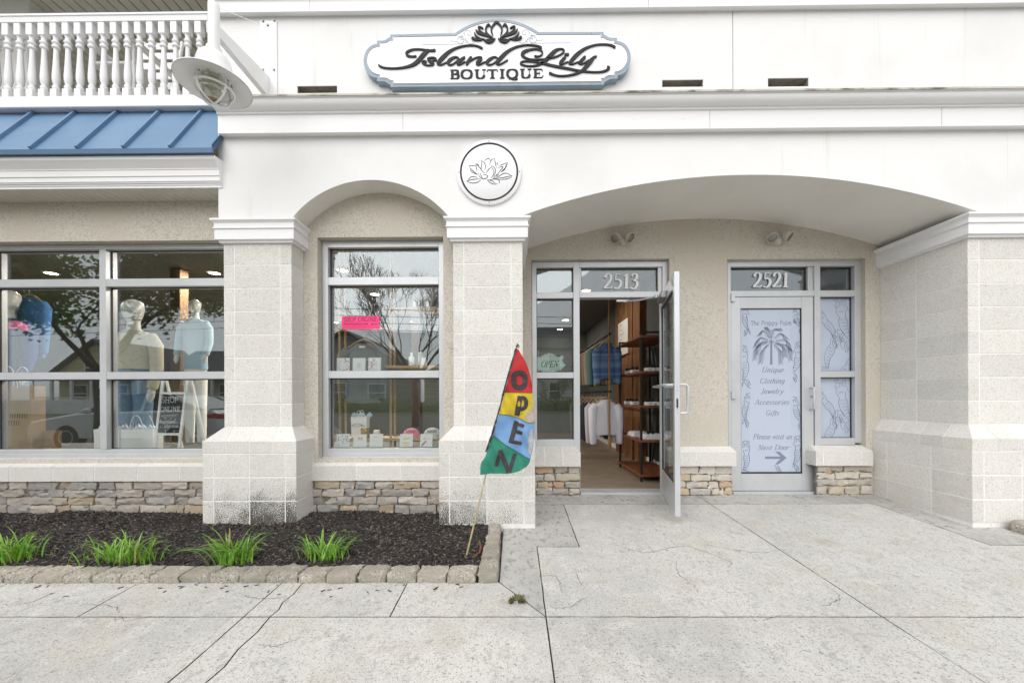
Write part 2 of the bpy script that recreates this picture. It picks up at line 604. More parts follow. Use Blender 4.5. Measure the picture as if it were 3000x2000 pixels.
def rough_box(mb, x0, x1, y0, y1, z0, z1, nx, ny, nz, rnd, seed, amp):
    rr = random.Random(seed)
    key = {}

    def vid(i, j, k):
        if (i, j, k) not in key:
            u, v, w = i / nx, j / ny, k / nz
            p = [x0 + (x1 - x0) * u, y0 + (y1 - y0) * v, z0 + (z1 - z0) * w]
            c = ((x0 + x1) / 2, (y0 + y1) / 2, (z0 + z1) / 2)
            on = (i in (0, nx)) + (j in (0, ny)) + (k in (0, nz))
            if on >= 2:
                for a, lo_, hi_, ii, nn in ((0, x0, x1, i, nx), (1, y0, y1, j, ny), (2, z0, z1, k, nz)):
                    if ii in (0, nn) and not (a == 2 and ii == 0):
                        p[a] += (rnd if ii == 0 else -rnd) * (1 if on == 2 else 1.3) * rr.uniform(.6, 1.3)
            p = [p[a] + rr.gauss(0, amp) for a in range(3)]
            key[(i, j, k)] = len(mb.v)
            mb.v.append(tuple(p))
        return key[(i, j, k)]

    def q(*ids):
        mb.f.append(tuple(vid(*t_) for t_ in ids))
        mb.m.append(0)
    for i in range(nx):
        for j in range(ny):
            q((i, j, nz), (i + 1, j, nz), (i + 1, j + 1, nz), (i, j + 1, nz))
    for k in range(nz):
        for i in range(nx):
            q((i, 0, k), (i + 1, 0, k), (i + 1, 0, k + 1), (i, 0, k + 1))
            q((i + 1, ny, k), (i, ny, k), (i, ny, k + 1), (i + 1, ny, k + 1))
        for j in range(ny):
            q((0, j + 1, k), (0, j, k), (0, j, k + 1), (0, j + 1, k + 1))
            q((nx, j, k), (nx, j + 1, k), (nx, j + 1, k + 1), (nx, j, k + 1))
    return mb



# ------------------------------------------------------------------ ground, pavement, road
mb = MB()
mb.box(-90, 90, -90, 40, -.5, -.09)
struct('ground', mb, M['soil'])
pav = bpy.data.objects.new('pavement', None)
COL.objects.link(pav)
pav['kind'] = 'structure'
ORG[pav] = (0, 0, 0)
mb = MB()
mb.add([(-8, -1.2, -.075), (9, -1.2, -.075), (9, 1.75, -.03), (-8, 1.75, -.03), (-8, 4.6, gz(4.6) - .03), (9, 4.6, gz(4.6) - .03)], [(0, 1, 2, 3), (3, 2, 5, 4)])
part('bedding', mb, M['soil'], pav)


def inset(poly, d):
    n, out = len(poly), []
    for i in range(n):
        p0, p1, p2 = (np.array(poly[(i + k) % n], float) for k in (-1, 0, 1))
        a, b = p1 - p0, p2 - p1
        a, b = a / np.hypot(*a), b / np.hypot(*b)
        na, nb = np.array([-a[1], a[0]]), np.array([-b[1], b[0]])
        q = na + nb
        q = q / max(1e-6, np.hypot(*q))
        out.append(tuple(p1 + q * d / max(.35, q.dot(na))))
    return out


SLR = random.Random(77)


def slab(poly, gap=.004, name='slab', m='concrete'):
    mb = MB()
    gap *= .42
    fine = []
    for k in range(len(poly)):
        (xa_, ya_), (xb_, yb_) = poly[k], poly[(k + 1) % len(poly)]
        m_ = max(1, int(math.hypot(xb_ - xa_, yb_ - ya_) / .07)) if len(poly) < 12 else 1
        for i_ in range(m_):
            t_ = i_ / m_
            jj = 0 if i_ == 0 else SLR.gauss(0, .0011)
            L_ = max(1e-6, math.hypot(xb_ - xa_, yb_ - ya_))
            fine.append((xa_ + (xb_ - xa_) * t_ - (yb_ - ya_) / L_ * jj, ya_ + (yb_ - ya_) * t_ + (xb_ - xa_) / L_ * jj))
    poly = fine
    o = inset(poly, gap)
    i = inset(poly, gap + .0022)
    n = len(poly)
    vs = [(x, y, gz(y)) for x, y in i] + [(x, y, gz(y) - .004) for x, y in o] + [(x, y, gz(y) - .05) for x, y in o]
    mb.add(vs, [tuple(range(n))])
    mb.cur = 1
    mb.v.extend([])
    for k in range(n):
        j = (k + 1) % n
        for f in ((n + k, n + j, j, k), (2 * n + k, 2 * n + j, n + j, n + k)):
            mb.f.append(f)
            mb.m.append(1)
    return part(name, mb, [M[m], M['soil']], pav)


Y1, YP, XS = 2.105, 2.44, [-6.7, -4.95, -3.2, -1.47, .16, 1.95, 3.72, 5.5, 7.3]
crk = [(-1.335, 2.42), (-1.325, 2.33), (-1.338, 2.24), (-1.318, 2.17), (-1.327, Y1), (-1.312, 1.98), (-1.322, 1.86), (-1.302, 1.74), (-1.31, 1.62), (-1.292, 1.5), (-1.3, 1.2), (-1.28, .8), (-1.29, .45)]
up = [p for p in crk if p[1] >= Y1]
lo = [p for p in crk if p[1] <= Y1]
for i in range(len(XS) - 1):
    a, b = XS[i], XS[i + 1]
    slab([(a, -1.2), (b, -1.2), (b, .45), (a, .45)])
    ym = [(b, 1.75), (b, Y1)], [(a, Y1), (a, 1.75)]
    if a == -1.47:
        slab([(a, .45), lo[-1]] + lo[::-1][1:] + [(a, Y1), (a, 1.75)], .005)
        slab([lo[-1], (b, .45), (b, 1.75), (b, Y1)] + lo[:-1], .005)
    else:
        slab([(a, .45), (b, .45)] + ym[0] + ym[1])
YQ = YP + .02
for a, b in ((-6.7, -4.95), (-4.95, -4.05), (-4.05, -3.2), (-3.2, -2.375), (-2.375, -1.47)):
    slab([(a, Y1), (b, Y1), (b, YQ), (a, YQ)], .0025)
slab([(-1.47, Y1), lo[0]] + up[::-1][1:] + [(up[0][0], YQ), (-1.47, YQ)], .005)
slab([lo[0], (-.68, Y1), (-.68, YQ), (up[0][0], YQ)] + up[:-1], .0025)
slab([(-.68, Y1), (.16, Y1), (-.105, YQ), (-.68, YQ)], .0035)
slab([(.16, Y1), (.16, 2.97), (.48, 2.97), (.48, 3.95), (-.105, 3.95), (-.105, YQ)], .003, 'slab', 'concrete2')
slab([(.16, Y1), (1.95, Y1), (1.95, 3.95), (.48, 3.95), (.48, 2.97), (.16, 2.97)], .004)
slab([(1.95, Y1), (5.5, Y1), (5.5, 2.99), (3.575, 2.99), (3.575, 3.95), (1.95, 3.95)], .004)
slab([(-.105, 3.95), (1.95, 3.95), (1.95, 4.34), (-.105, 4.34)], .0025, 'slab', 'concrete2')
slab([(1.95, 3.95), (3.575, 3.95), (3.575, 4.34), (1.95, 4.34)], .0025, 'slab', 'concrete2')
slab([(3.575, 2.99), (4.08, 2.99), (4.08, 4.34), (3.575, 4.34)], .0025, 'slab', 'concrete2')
slab([(5.5, Y1), (7.3, Y1), (7.3, 2.99), (5.5, 2.99)], .003)
# moss and grit in the open joints, hairline cracks in the slabs
mb = MB()
r = random.Random(3)
for (x0, y0, x1, y1, n, w) in ((.16, Y1, 5.2, Y1, 150, .007), (-6, Y1, .16, Y1, 50, .004), (.16, 1.2, .16, 2.9, 60, .006), (1.95, 1.3, 1.95, 4.2, 60, .005), (-1.47, 1.3, -1.47, 2.4, 25, .005)):
    for k in range(n):
        t = (k + r.random()) / n
        x, y = x0 + (x1 - x0) * t + r.gauss(0, .0015), y0 + (y1 - y0) * t + r.gauss(0, .0015)
        L, h = r.uniform(.006, .022), r.uniform(-.010, -.002)
        ww = w * r.uniform(.4, 1.0)
        dx, dy = ((L, ww) if x0 != x1 else (ww, L))
        z = gz(y) + h
        mb.add([(x - dx, y - dy, z - .012), (x + dx, y - dy, z - .012), (x + dx, y + dy, z - .012), (x - dx, y + dy, z - .012), (x, y, z)], [(0, 1, 4), (1, 2, 4), (2, 3, 4), (3, 0, 4)])
for i in range(len(crk) - 1):
    for k in range(10):
        t = r.random()
        x, y = crk[i][0] * (1 - t) + crk[i + 1][0] * t + r.gauss(0, .003), crk[i][1] * (1 - t) + crk[i + 1][1] * t
        s_ = r.uniform(.004, .010)
        z = gz(y) + r.uniform(-.004, .003)
        mb.add([(x - s_, y - s_, z - .012), (x + s_, y - s_, z - .012), (x + s_, y + s_, z - .012), (x - s_, y + s_, z - .012), (x, y, z)], [(0, 1, 4), (1, 2, 4), (2, 3, 4), (3, 0, 4)])
part('joint_moss', mb, M['moss'], pav, kind='stuff')
mb = MB()
M['hair'] = mat('hairline_crack', (.10, .095, .085), .95)
for pts in (((1790, 1590), (1860, 1612), (1905, 1618), (2010, 1600), (2135, 1645), (2130, 1662)), ((1980, 1645), (1985, 1675), (2005, 1695), (2040, 1720)),
            ((1590, 1684), (1630, 1690), (1648, 1735)), ((1680, 1662), (1700, 1705), (1712, 1715)), ((2410, 1706), (2460, 1745), (2440, 1765), (2408, 1775)),
            ((2165, 1842), (2250, 1812), (2320, 1800)), ((1990, 2000), (2130, 1962), (2150, 1940), (2215, 1935), (2222, 1948)), ((1615, 1780), (1660, 1778), (1710, 1752)),
            ((0, 1772), (80, 1766), (180, 1725)), ((240, 1768), (330, 1775), (345, 1796)), ((330, 1805), (370, 1818), (440, 1805)), ((2600, 1845), (2480, 1842), (2420, 1848)),
            ((755, 1888), (810, 1892), (870, 1872)), ((700, 1735), (760, 1752), (840, 1748)), ((1610, 1900), (1650, 1850)), ((2040, 1590), (2200, 1618), (2300, 1608))):
    P = []
    for (px, py) in pts:
        Y = 1.0
        for _ in range(12):
            Y = (CZ - gz(Y)) * FPX / (py - HY)
        P.append((aX(px, Y, py), Y))
    Q = catmull([(x, y) for x, y in P], 7)
    w = [.0022 * r.uniform(.35, 1.15) * (1 - abs(i / len(Q) - .5)) for i in range(len(Q))]
    Q = [q + np.array([r.gauss(0, .003), r.gauss(0, .006)]) for q in Q]
    for i in range(len(Q) - 1):
        a, b = Q[i], Q[i + 1]
        d = b - a
        n_ = np.array([-d[1], d[0]]) / (np.hypot(*d) + 1e-9)
        vs = [(*(a + n_ * w[i]), 0), (*(a - n_ * w[i]), 0), (*(b - n_ * w[i + 1]), 0), (*(b + n_ * w[i + 1]), 0)]
        mb.add([(x, y, gz(y) + .0012) for x, y, _ in vs], [(0, 1, 2, 3)])
part('hairline_cracks', mb, M['hair'], pav, kind='stuff')
mb = MB()
for (px, py, s_) in ((2142, 1856, .022), (2367, 1840, .012), (1945, 1564, .012), (2394, 1564, .01), (150, 1738, .012), (1955, 1612, .009), (650, 1722, .012), (1953, 1853, .008), (2625, 1860, .006), (1765, 1471, .02), (2360, 1484, .012), (2180, 1488, .008)):
    Y = 1.0
    for _ in range(12):
        Y = (CZ - gz(Y)) * FPX / (py - HY)
    x = aX(px, Y, py)
    n = 9
    mb.add([(x + math.cos(6.283 * k / n) * s_ * r.uniform(.7, 1.2), Y + math.sin(6.283 * k / n) * s_ * r.uniform(.5, .9), gz(Y) + .0015) for k in range(n)], [tuple(range(n))])
part('gum_spots', mb, M['hair'], pav, kind='stuff')

mb = MB()
mb.box(-60, 60, -20, -1.36, -.3, -.13)
struct('road', mb, M['asphalt'])
mb = MB()
mb.box(-60, 60, -1.355, -1.205, -.3, -.008)
struct('kerb', mb, M['edging'])
mb = MB()
mb.box(-60, 60, -20.2, -20, -.3, .0)
struct('far_kerb', mb, M['edging'])
mb = MB()
mb.box(-60, 60, -60, -20.21, -.3, .02)
struct('lawn', mb, M['lawn'])

# ------------------------------------------------------------------ the building
bld = thing('shop_building', 'white arched shop building with pale block piers and tan stucco behind', 'building', (0, 3.4, 0))


def P_(name, mb, m, parent=None, smooth=None, **k):
    return part(name, mb, m, parent or bld, smooth, **k)


def holes_wall(mb, x0, x1, z0, z1, y0, y1, holes):
    xs = sorted({x0, x1} | {min(max(h[i], x0), x1) for h in holes for i in (0, 1)})
    zs = sorted({z0, z1} | {min(max(h[i], z0), z1) for h in holes for i in (2, 3)})
    for i in range(len(xs) - 1):
        for k in range(len(zs) - 1):
            a, b, c, d = xs[i], xs[i + 1], zs[k], zs[k + 1]
            if any(h[0] < (a + b) / 2 < h[1] and h[2] < (c + d) / 2 < h[3] for h in holes):
                continue
            mb.quad((a, y0, c), (b, y0, c), (b, y0, d), (a, y0, d))
            mb.quad((b, y1, c), (a, y1, c), (a, y1, d), (b, y1, d))
    for h in list(holes) + [(x0, x1, z0, z1)]:
        a, b, c, d = h
        mb.quad((a, y0, c), (a, y1, c), (a, y1, d), (a, y0, d))
        mb.quad((b, y0, c), (b, y0, d), (b, y1, d), (b, y1, c))
        mb.quad((a, y0, d), (a, y1, d), (b, y1, d), (b, y0, d))
        mb.quad((a, y0, c), (b, y0, c), (b, y1, c), (a, y1, c))


XL = aX(640, F, 600)          # left end of the white front
XR = 6.6
PX1 = aX(656, B), aX(855, B)
PX2 = aX(1328, B), aX(1532, B)
PX3 = aX(2836.6, B), 4.78
BX1 = aX(593, BB, 1400), aX(868, BB, 1400)
BX2 = aX(1286, BB, 1400), aX(1568, BB, 1400)
BX3 = aX(2848.8, BB, 1400), 4.88
ZU, ZE, ZB0, CO = ZC - .2615, ZC - .377, ZC - .478, .2032
ZCAP0, ZCAP1 = ZC + 1.349, ZC + 1.547

# --- openings of the two stucco walls
WIN1 = (-5.6, -2.33, .627, aZ(706, WY, 300))
WIN2 = (aX(931, WY), aX(1299.6, WY), .627, aZ(694.5, WY, 1100))
wz_head, wz_t1, wz_t0, wz_m1, wz_m0, wz_b1, wz_b0 = (ZC + v for v in (1.417, 1.1355, 1.061, .2468, .1774, -.4903, -.5677))
DZ0 = ZC - 1.055
D1 = (aX(1558, D), aX(1962, D), 0.0, aZ(759, D, 1760))
D2 = (aX(2132, D), aX(2536, D), 0.0, aZ(758, D, 2330))
mb = MB()
holes_wall(mb, -9.6, PX2[0] + .2, 0.0, 3.3, WY, WY + .24, [WIN1, WIN2])
P_('stucco_wall', mb, M['stucco'])
mb = MB()
holes_wall(mb, PX2[1] - .2, PX3[0] + .3, 0.0, 3.3, D, D + .22, [D1, D2])
P_('stucco_wall', mb, M['stucco'], label='tan stucco wall set back under the wide arch')
mb = MB()
mb.box(PX3[1] - .3, XR, WY, WY + .2, 0, 3.0)
P_('stucco_wall', mb, M['stucco'])

# --- white arched front
Xa1, Za1 = at(1084.5, 527, F)
Ra1 = 296.9 / FPX * F
Xa2, Za2 = at(2195, 512, F)
Ra2 = 1990 / FPX * F
ZLOW = ZCAP1 + .001


def zlow(x):
    z = ZLOW
    for (xc, za, R) in ((Xa1, Za1, Ra1), (Xa2, Za2, Ra2)):
        if abs(x - xc) < R:
            zz = za - R + math.sqrt(R * R - (x - xc) ** 2)
            z = max(z, zz)
    return z


def half(R, za):
    h = za - ZLOW
    return math.sqrt(max(0, R * R - (R - h) ** 2))


h1, h2 = half(Ra1, Za1), half(Ra2, Za2)
ZARC = ZC + 2.266
xs = sorted(set([XL, XR] + [Xa1 - h1 * math.cos(math.pi * k / 40) for k in range(41)] + [Xa2 - h2 * math.cos(math.pi * k / 48) for k in range(49)]))
mb = MB()
for a, b in zip(xs[:-1], xs[1:]):
    za, zb = zlow(a), zlow(b)
    mb.quad((a, F, za), (b, F, zb), (b, F, ZARC + .03), (a, F, ZARC + .03))
mb.quad((XL, F, ZLOW), (XL, F, ZARC + .03), (XL, WY + .02, ZARC + .03), (XL, WY + .02, ZLOW))
P_('arched_front', mb, M['render'])
for (xc, hh, yb, nm) in ((Xa1, h1, WY + .01, 'arch_soffit'), (Xa2, h2, D + .01, 'arch_soffit')):
    mb = MB()
    n = 48
    for k in range(n):
        a, b = xc - hh * math.cos(math.pi * k / n), xc - hh * math.cos(math.pi * (k + 1) / n)
        mb.quad((a, F, zlow(a)), (a, yb, zlow(a)), (b, yb, zlow(b)), (b, F, zlow(b)))
    P_(nm, mb, M['soffit'], smooth=40)
# underside of the front beside the arches
mb = MB()
for a, b in ((XL, Xa1 - h1), (Xa1 + h1, Xa2 - h2), (Xa2 + h2, XR)):
    yb = WY if b < -1 else D
    mb.quad((a, F, ZLOW), (a, yb, ZLOW), (b, yb, ZLOW), (b, F, ZLOW))
P_('lintel_underside', mb, M['soffit'])
# caulked seams of the front
for (px, z0, z1) in ((1433, ZCAP1 + .02, ZARC - .01), (2953, ZCAP1 + .02, ZARC - .01)):
    mb = MB()
    x = aX(px, F, 600)
    mb.cbox(x - .004, x + .004, F - .0025, F + .01, z0, z1, .001)
    P_('caulk_seam', mb, M['soffit'])

# --- cornice, frieze, upper cornice
XE = -2.543


def mould(name, prof, x0, x1, m, parent=None):
    mb = MB()
    mb.prism([(y, ZC + z) for y, z in prof], 'x', x0, x1)
    return P_(name, mb, m, parent, smooth=25)


mould('architrave', [(F + .05, 2.255), (F - .002, 2.271), (3.352, 2.266), (3.352, 2.419), (3.337, 2.424), (3.337, 2.437), (3.328, 2.441), (F + .05, 2.441)], XE, XR, M['trim'])
cove = [(3.328 - .062 * math.sin(t) ** 1.0 * .9, 2.4415 + .062 * (1 - math.cos(t))) for t in [k * math.pi / 2 / 7 for k in range(8)]]
mould('crown_moulding', [(F + .05, 2.4415)] + cove + [(3.262, 2.5065), (F + .05, 2.5065)], XE, XR, M['trim'])
mould('cornice_ledge', [(F + .05, 2.5068), (3.253, 2.5068), (3.253, 2.521), (F + .05, 2.533)], XE + .005, XR, M['dirtytrim'])
ZF0, ZF1 = ZC + 2.525, ZC + 3.33
slots = []
for (xa, xb, ya, yb) in ((871, 987.5, 252, 273), (1940, 2060, 234, 255), (2250, 2369, 229, 254)):
    slots.append((aX(xa, F, 250), aX(xb, F, 250), at((xa + xb) / 2, yb, F)[1], at((xa + xb) / 2, ya, F)[1]))
xseam = aX(2147, F, 150)
for (a, b) in ((XL - .03, xseam - .003), (xseam + .003, XR)):
    mb = MB()
    holes_wall(mb, a, b, ZF0, ZF1, F, F + .14, [(s[0] - .019, s[1] + .019, s[2] - .019, s[3] + .019) for s in [] if a < s[0] < b] + [s for s in slots if a < s[0] < b])
    P_('frieze_panel', mb, M['render'])
mb = MB()
mb.box(xseam - .02, xseam + .02, F + .02, F + .1, ZF0, ZF1)
P_('seam_backing', mb, M['gap'])
M['slot'] = mat('slot_brown', (.20, .175, .15), .9, layers=[(20, (.14, .12, .1), .4, .7)])
for s in slots:
    mb = MB()
    mb.box(s[0] - .03, s[1] + .03, F + .142, F + .16, s[2] - .03, s[3] + .03)
    for (a_, b_, c_, d_) in ((s[0] + .001, s[0] + .004, s[2] + .001, s[3] - .001), (s[1] - .004, s[1] - .001, s[2] + .001, s[3] - .001), (s[0] + .004, s[1] - .004, s[3] - .004, s[3] - .001)):
        mb.box(a_, b_, F + .006, F + .1425, c_, d_)
    P_('weep_slot_back', mb, M['slot'])
mould('upper_architrave', [(F + .1, 3.30), (F - .002, 3.318), (3.36, 3.312), (3.36, 3.412), (3.335, 3.424), (3.318, 3.452), (3.318, 3.75), (F + .1, 3.75)], XL - .01, XR, M['trim'])
mb = MB()
mb.box(XL - .05, XR, F + .12, F + .3, ZC + 2.26, ZC + 3.75)
P_('front_backing', mb, M['soffit'])
mb = MB()
mb.box(-9.6, XR, F + .31, 14, 3.35, 3.45)
P_('added_roof_deck', mb, M['soffit'])  # unseen deck, added so no daylight leaks into the shop

# --- piers
CAPP = [(-.03, 1.349), (.022, 1.350), (.024, 1.366), (.045, 1.372), (.045, 1.461), (.056, 1.4635), (.056, 1.472), (.048, 1.4745), (.048, 1.511), (.054, 1.516), (.059, 1.523), (.067, 1.528), (.07, 1.531), (.07, 1.547), (-.03, 1.549)]


def capital(pier, x0, x1, yf, ybl, ybr):
    mb = MB()
    vs, fs = [], []
    n = len(CAPP)
    for (o, z) in CAPP:
        vs += [(x0 - o, ybl, ZC + z), (x0 - o, yf - o, ZC + z), (x1 + o, yf - o, ZC + z), (x1 + o, ybr, ZC + z)]
    for i in range(n - 1):
        for k in range(3):
            fs.append((i * 4 + k, i * 4 + k + 1, i * 4 + 4 + k + 1, i * 4 + 4 + k))
    mb.add(vs, fs)
    return part('capital', mb, M['trim'], pier, smooth=20)


def cap_piece(mb, u0, u1, t0, t1, yf, yt, yb, z0, z1, z2):
    mb.add([(u0, yf, z0), (u1, yf, z0), (u1, yb, z0), (u0, yb, z0), (u0, yf, z1), (u1, yf, z1), (u1, yb, z1), (u0, yb, z1), (t0, yt, z2), (t1, yt, z2), (t1, yb, z2), (t0, yb, z2)],
           [(0, 3, 2, 1), (0, 1, 5, 4), (4, 5, 9, 8), (8, 9, 10, 11), (1, 2, 6, 5), (5, 6, 10, 9), (3, 0, 4, 7), (7, 4, 8, 11), (2, 3, 7, 6), (6, 7, 11, 10)])


def pier(name_label, x0, x1, yb, bx0, bx1, upper, base, capcuts, ybl, ybr, side_caps=(), stain=None):
    """upper, base: lists of (xa, xb, ya, yb) block footprints; mortar core just behind the block faces"""
    mb = MB()
    g, e = .0045, .0025
    mb.box(x0 + e, x1 - e, B + e, yb, ZU - .02, ZCAP0 + .06)
    mb.box(bx0 + e, bx1 - e, BB + e, yb, .0, ZB0)
    cap_piece(mb, bx0 + e, bx1 - e, x0 + e, x1 - e, BB + e, B + e, yb, ZB0 - .001, ZE - e, ZU - e)
    pr = P_('pier', mb, M['mortar'], label=name_label)
    rr = random.Random(len(upper) + int(x0 * 100))
    nc = 8
    for k in range(nc):
        za, zb = ZU + k * CO, ZU + (k + 1) * CO
        zb = min(zb, ZCAP0 + .01)
        for (xa, xb, ya, y2) in upper:
            q = MB()
            ga = 0 if abs(xa - x0) < 1e-4 else g
            gb = 0 if abs(xb - x1) < 1e-4 else g
            gy = 0 if abs(ya - B) < 1e-4 else g
            q.cbox(xa + ga, xb - gb, ya + gy, y2, za + g, zb - g + .002, .003)
            part('block', q, M['block'], pr)['stain'] = 0.0
    for k in range(3):
        zb = ZB0 - k * CO
        za = zb - CO
        for i, (xa, xb, ya, y2) in enumerate(base):
            q = MB()
            ga = 0 if abs(xa - bx0) < 1e-4 else g
            gb = 0 if abs(xb - bx1) < 1e-4 else g
            gy = 0 if abs(ya - BB) < 1e-4 else g
            q.cbox(xa + ga, xb - gb, ya + gy, y2, za + g, zb - g, .003)
            part('block', q, M['block'], pr)['stain'] = (stain[k][i] if stain else 0.0)
    q = MB()
    q.cbox(bx0 + .004, bx1 - .004, BB + .004, yb, -.05, ZB0 - 3 * CO - .004, .004)
    part('footing', q, M['mortar'], pr)
    cuts = [bx0] + list(capcuts) + [bx1]
    for i in range(len(cuts) - 1):
        u0, u1 = cuts[i], cuts[i + 1]
        a = 0 if i == 0 else g
        b = 0 if i == len(cuts) - 2 else g
        q = MB()
        yy = yb if not side_caps or i else side_caps[0] - g
        cap_piece(q, u0 + a, u1 - b, x0 if i == 0 else u0 + a, x1 if i == len(cuts) - 2 else u1 - b, BB, B, yy, ZB0 + g, ZE, ZU - .001)
        part('cap_block', q, M['block'], pr)['stain'] = 0.0
    for k in range(len(side_caps) - 1):
        q = MB()
        ya, y2 = side_caps[k] + g, side_caps[k + 1] - g
        q.add([(bx0, ya, ZB0 + g), (bx0 + .4, ya, ZB0 + g), (bx0 + .4, y2, ZB0 + g), (bx0, y2, ZB0 + g), (bx0, ya, ZE), (bx0, y2, ZE), (x0, ya, ZU), (x0, y2, ZU), (bx0 + .4, ya, ZU), (bx0 + .4, y2, ZU)],
              [(0, 3, 2, 1), (3, 0, 4, 5), (5, 4, 6, 7), (7, 6, 8, 9), (0, 1, 8, 6, 4), (2, 3, 5, 7, 9)])
        part('cap_block', q, M['block'], pr)['stain'] = 0.0
    capital(pr, x0, x1, B, ybl, ybr)
    return pr


def bx(px):
    return aX(px, BB, 1400)


x0, x1 = PX1
j1, j2 = aX(687, B), aX(821, B)
b0, b1 = BX1
c1, c2, c3 = bx(624.6), bx(730.5), bx(835)
pier('block pier with dark speckled stains low on its face', x0, x1, WY + .02, b0, b1,
     [(x0, j1, B, WY), (j1, j2, B, WY), (j2, x1, B, WY)], [(b0, c1, BB, 3.615), (c1, c2, BB, 3.615), (c2, c3, BB, 3.615), (c3, b1, BB, 3.615)],
     [bx(661.6), bx(730.5), bx(799)], WY + .01, WY + .01, stain=[(.48, .62, .9, .98)] * 3)
x0, x1 = PX2
j1, j2 = aX(1359.5, B), aX(1498, B)
b0, b1 = BX2
c1, c2, c3 = bx(1316.5), bx(1426), bx(1534.6)
pier('block pier behind the flag, speckled dark low on the left', x0, x1, D + .02, b0, b1,
     [(x0, j1, B, WY), (j1, j2, B, WY), (j2, x1, B, D)], [(b0, c1, BB, 3.615), (c1, c2, BB, 3.615), (c2, c3, BB, 3.615), (c3, b1, BB, D)],
     [bx(1357), bx(1427), bx(1497)], WY + .01, D + .01, stain=[(.85, .82, .55, .4)] * 3)
x0, x1 = PX3
j1 = aX(2870, B)
ym = 3.869
b0, b1 = BX3
c1, c2 = bx(2884), bx(2996)
pier('wide block pier at the right with its long side facing the doors', x0, x1, D + .02, b0, b1,
     [(x0, j1, B, ym), (x0, x0 + .35, ym, D), (j1, j1 + .4064, B, ym), (j1 + .4064, x1, B, ym)],
     [(b0, c1, BB, 3.658), (b0, b0 + .4, 3.658, 4.087), (b0, b0 + .4, 4.087, D), (c1, c2, BB, 3.7), (c2, c2 + .35, BB, 3.7), (c2 + .35, b1, BB, 3.7)],
     [bx(2922), bx(2985), bx(3050), bx(3120)], D + .01, D + .01, side_caps=(3.556, 3.761, 3.985, 4.2, D))

# --- sills of pale block
SYF, SYB = 3.585, 3.70


def sill(x0, x1, cuts, yf, yt, zt, ze, zb, ends=(0, 0), yback=None):
    mb = MB()
    yback = yback or yt + .06
    e = .003
    cap_piece(mb, x0 + e, x1 - e, x0 + e + ends[0], x1 - e - ends[1], yf + e, yt + e, yback, zb + e, ze - e, zt - e)
    sl = P_('sill', mb, M['mortar'])
    cs = [x0] + list(cuts) + [x1]
    for i in range(len(cs) - 1):
        a = 0 if i == 0 else .006
        b = 0 if i == len(cs) - 2 else .006
        q = MB()
        cap_piece(q, cs[i] + a, cs[i + 1] - b, cs[i] + a + (ends[0] if i == 0 else 0), cs[i + 1] - b - (ends[1] if i == len(cs) - 2 else 0), yf, yt, yback - .002, zb, ze, zt)
        part('block', q, M['block'], sl)['stain'] = 0.0
    return sl


zt, ze, zb = .63, ZC - .633, ZC - .768
xw = [aX(27 + 124.6 * k, SYF, 1380) for k in range(-9, 5)]
sill(-9.6, BX1[0] + .25, [x for x in xw if x > -9.5], SYF, SYB, zt, ze, zb)
sill(BX1[1] - .2, BX2[0] + .2, [aX(1043, SYF, 1380), aX(1173, SYF, 1380)], SYF, SYB, zt, ze, zb)
DYF = D - .075
dz = [aZ(1306, 4.31, 1760), aZ(1325, DYF, 1760), aZ(1366, DYF, 1760)]
sill(PX2[1] - .1, aX(1701, DYF, 1345), [aX(1595, DYF), aX(1648, DYF)], DYF, D + .05, dz[0], dz[1], dz[2], (0, .03))
sill(aX(1956, DYF), aX(2156, DYF), [aX(2040, DYF)], DYF, D - .012, dz[0], dz[1], dz[2], (0, .03), yback=D + .02)
sill(aX(2389, DYF), aX(2557, DYF), [aX(2412, DYF), aX(2523, DYF)], DYF, D + .05, dz[0], dz[1], dz[2], (.03, 0))


# --- ledge stone courses under the sills
def ledge(x0, x1, zb, zt, yw, rows, seed, wmin=.10, wmax=.30, m='stone'):
    rr = random.Random(seed)
    mb = MB()
    mb.box(x0, x1, yw - .004, yw + .02, zb - .15, zt)
    w = P_('stone_wall', mb, M['joint'])
    h = (zt - zb) / rows
    z = zt
    for k in range(rows + 1):
        hh = h * rr.uniform(.85, 1.15)
        if k == rows:
            hh = .12
        x = x0 - rr.uniform(0, .1)
        while x < x1 - .015:
            L = rr.uniform(wmin, wmax)
            if x1 - (x + L) < .07:
                L = x1 - x
            a, b = max(x, x0), min(x + L, x1)
            pr = rr.uniform(.008, .034)
            q = MB()
            t1, t2 = rr.uniform(-.006, .004), rr.uniform(-.006, .004)
            s1, s2 = rr.uniform(-.008, .008), rr.uniform(-.008, .008)
            def jit(p, a=a, b=b, t1=t1, t2=t2, s1=s1, s2=s2, zz=z):
                u = (p[0] - a) / max(b - a, .01)
                return (p[0] + (s1 if p[0] < (a + b) / 2 else s2) * (.5 if p[2] > zz - .03 else -.3) + rr.gauss(0, .0015), p[1] + rr.gauss(0, .0035) * (1 if p[1] < yw else 0), p[2] + t1 * (1 - u) + t2 * u + rr.gauss(0, .0012))
            rough_box(q, a + .002, b - .002, yw - pr, yw + .01, z - hh + .002, z - .002, max(3, int((b - a) / .035)), 1, 3, .0045, rr.randint(0, 9999), .0034)
            q.v = [jit(p) for p in q.v]
            part('stone', q, M[m], w, smooth=28)
            x += L
        z -= hh


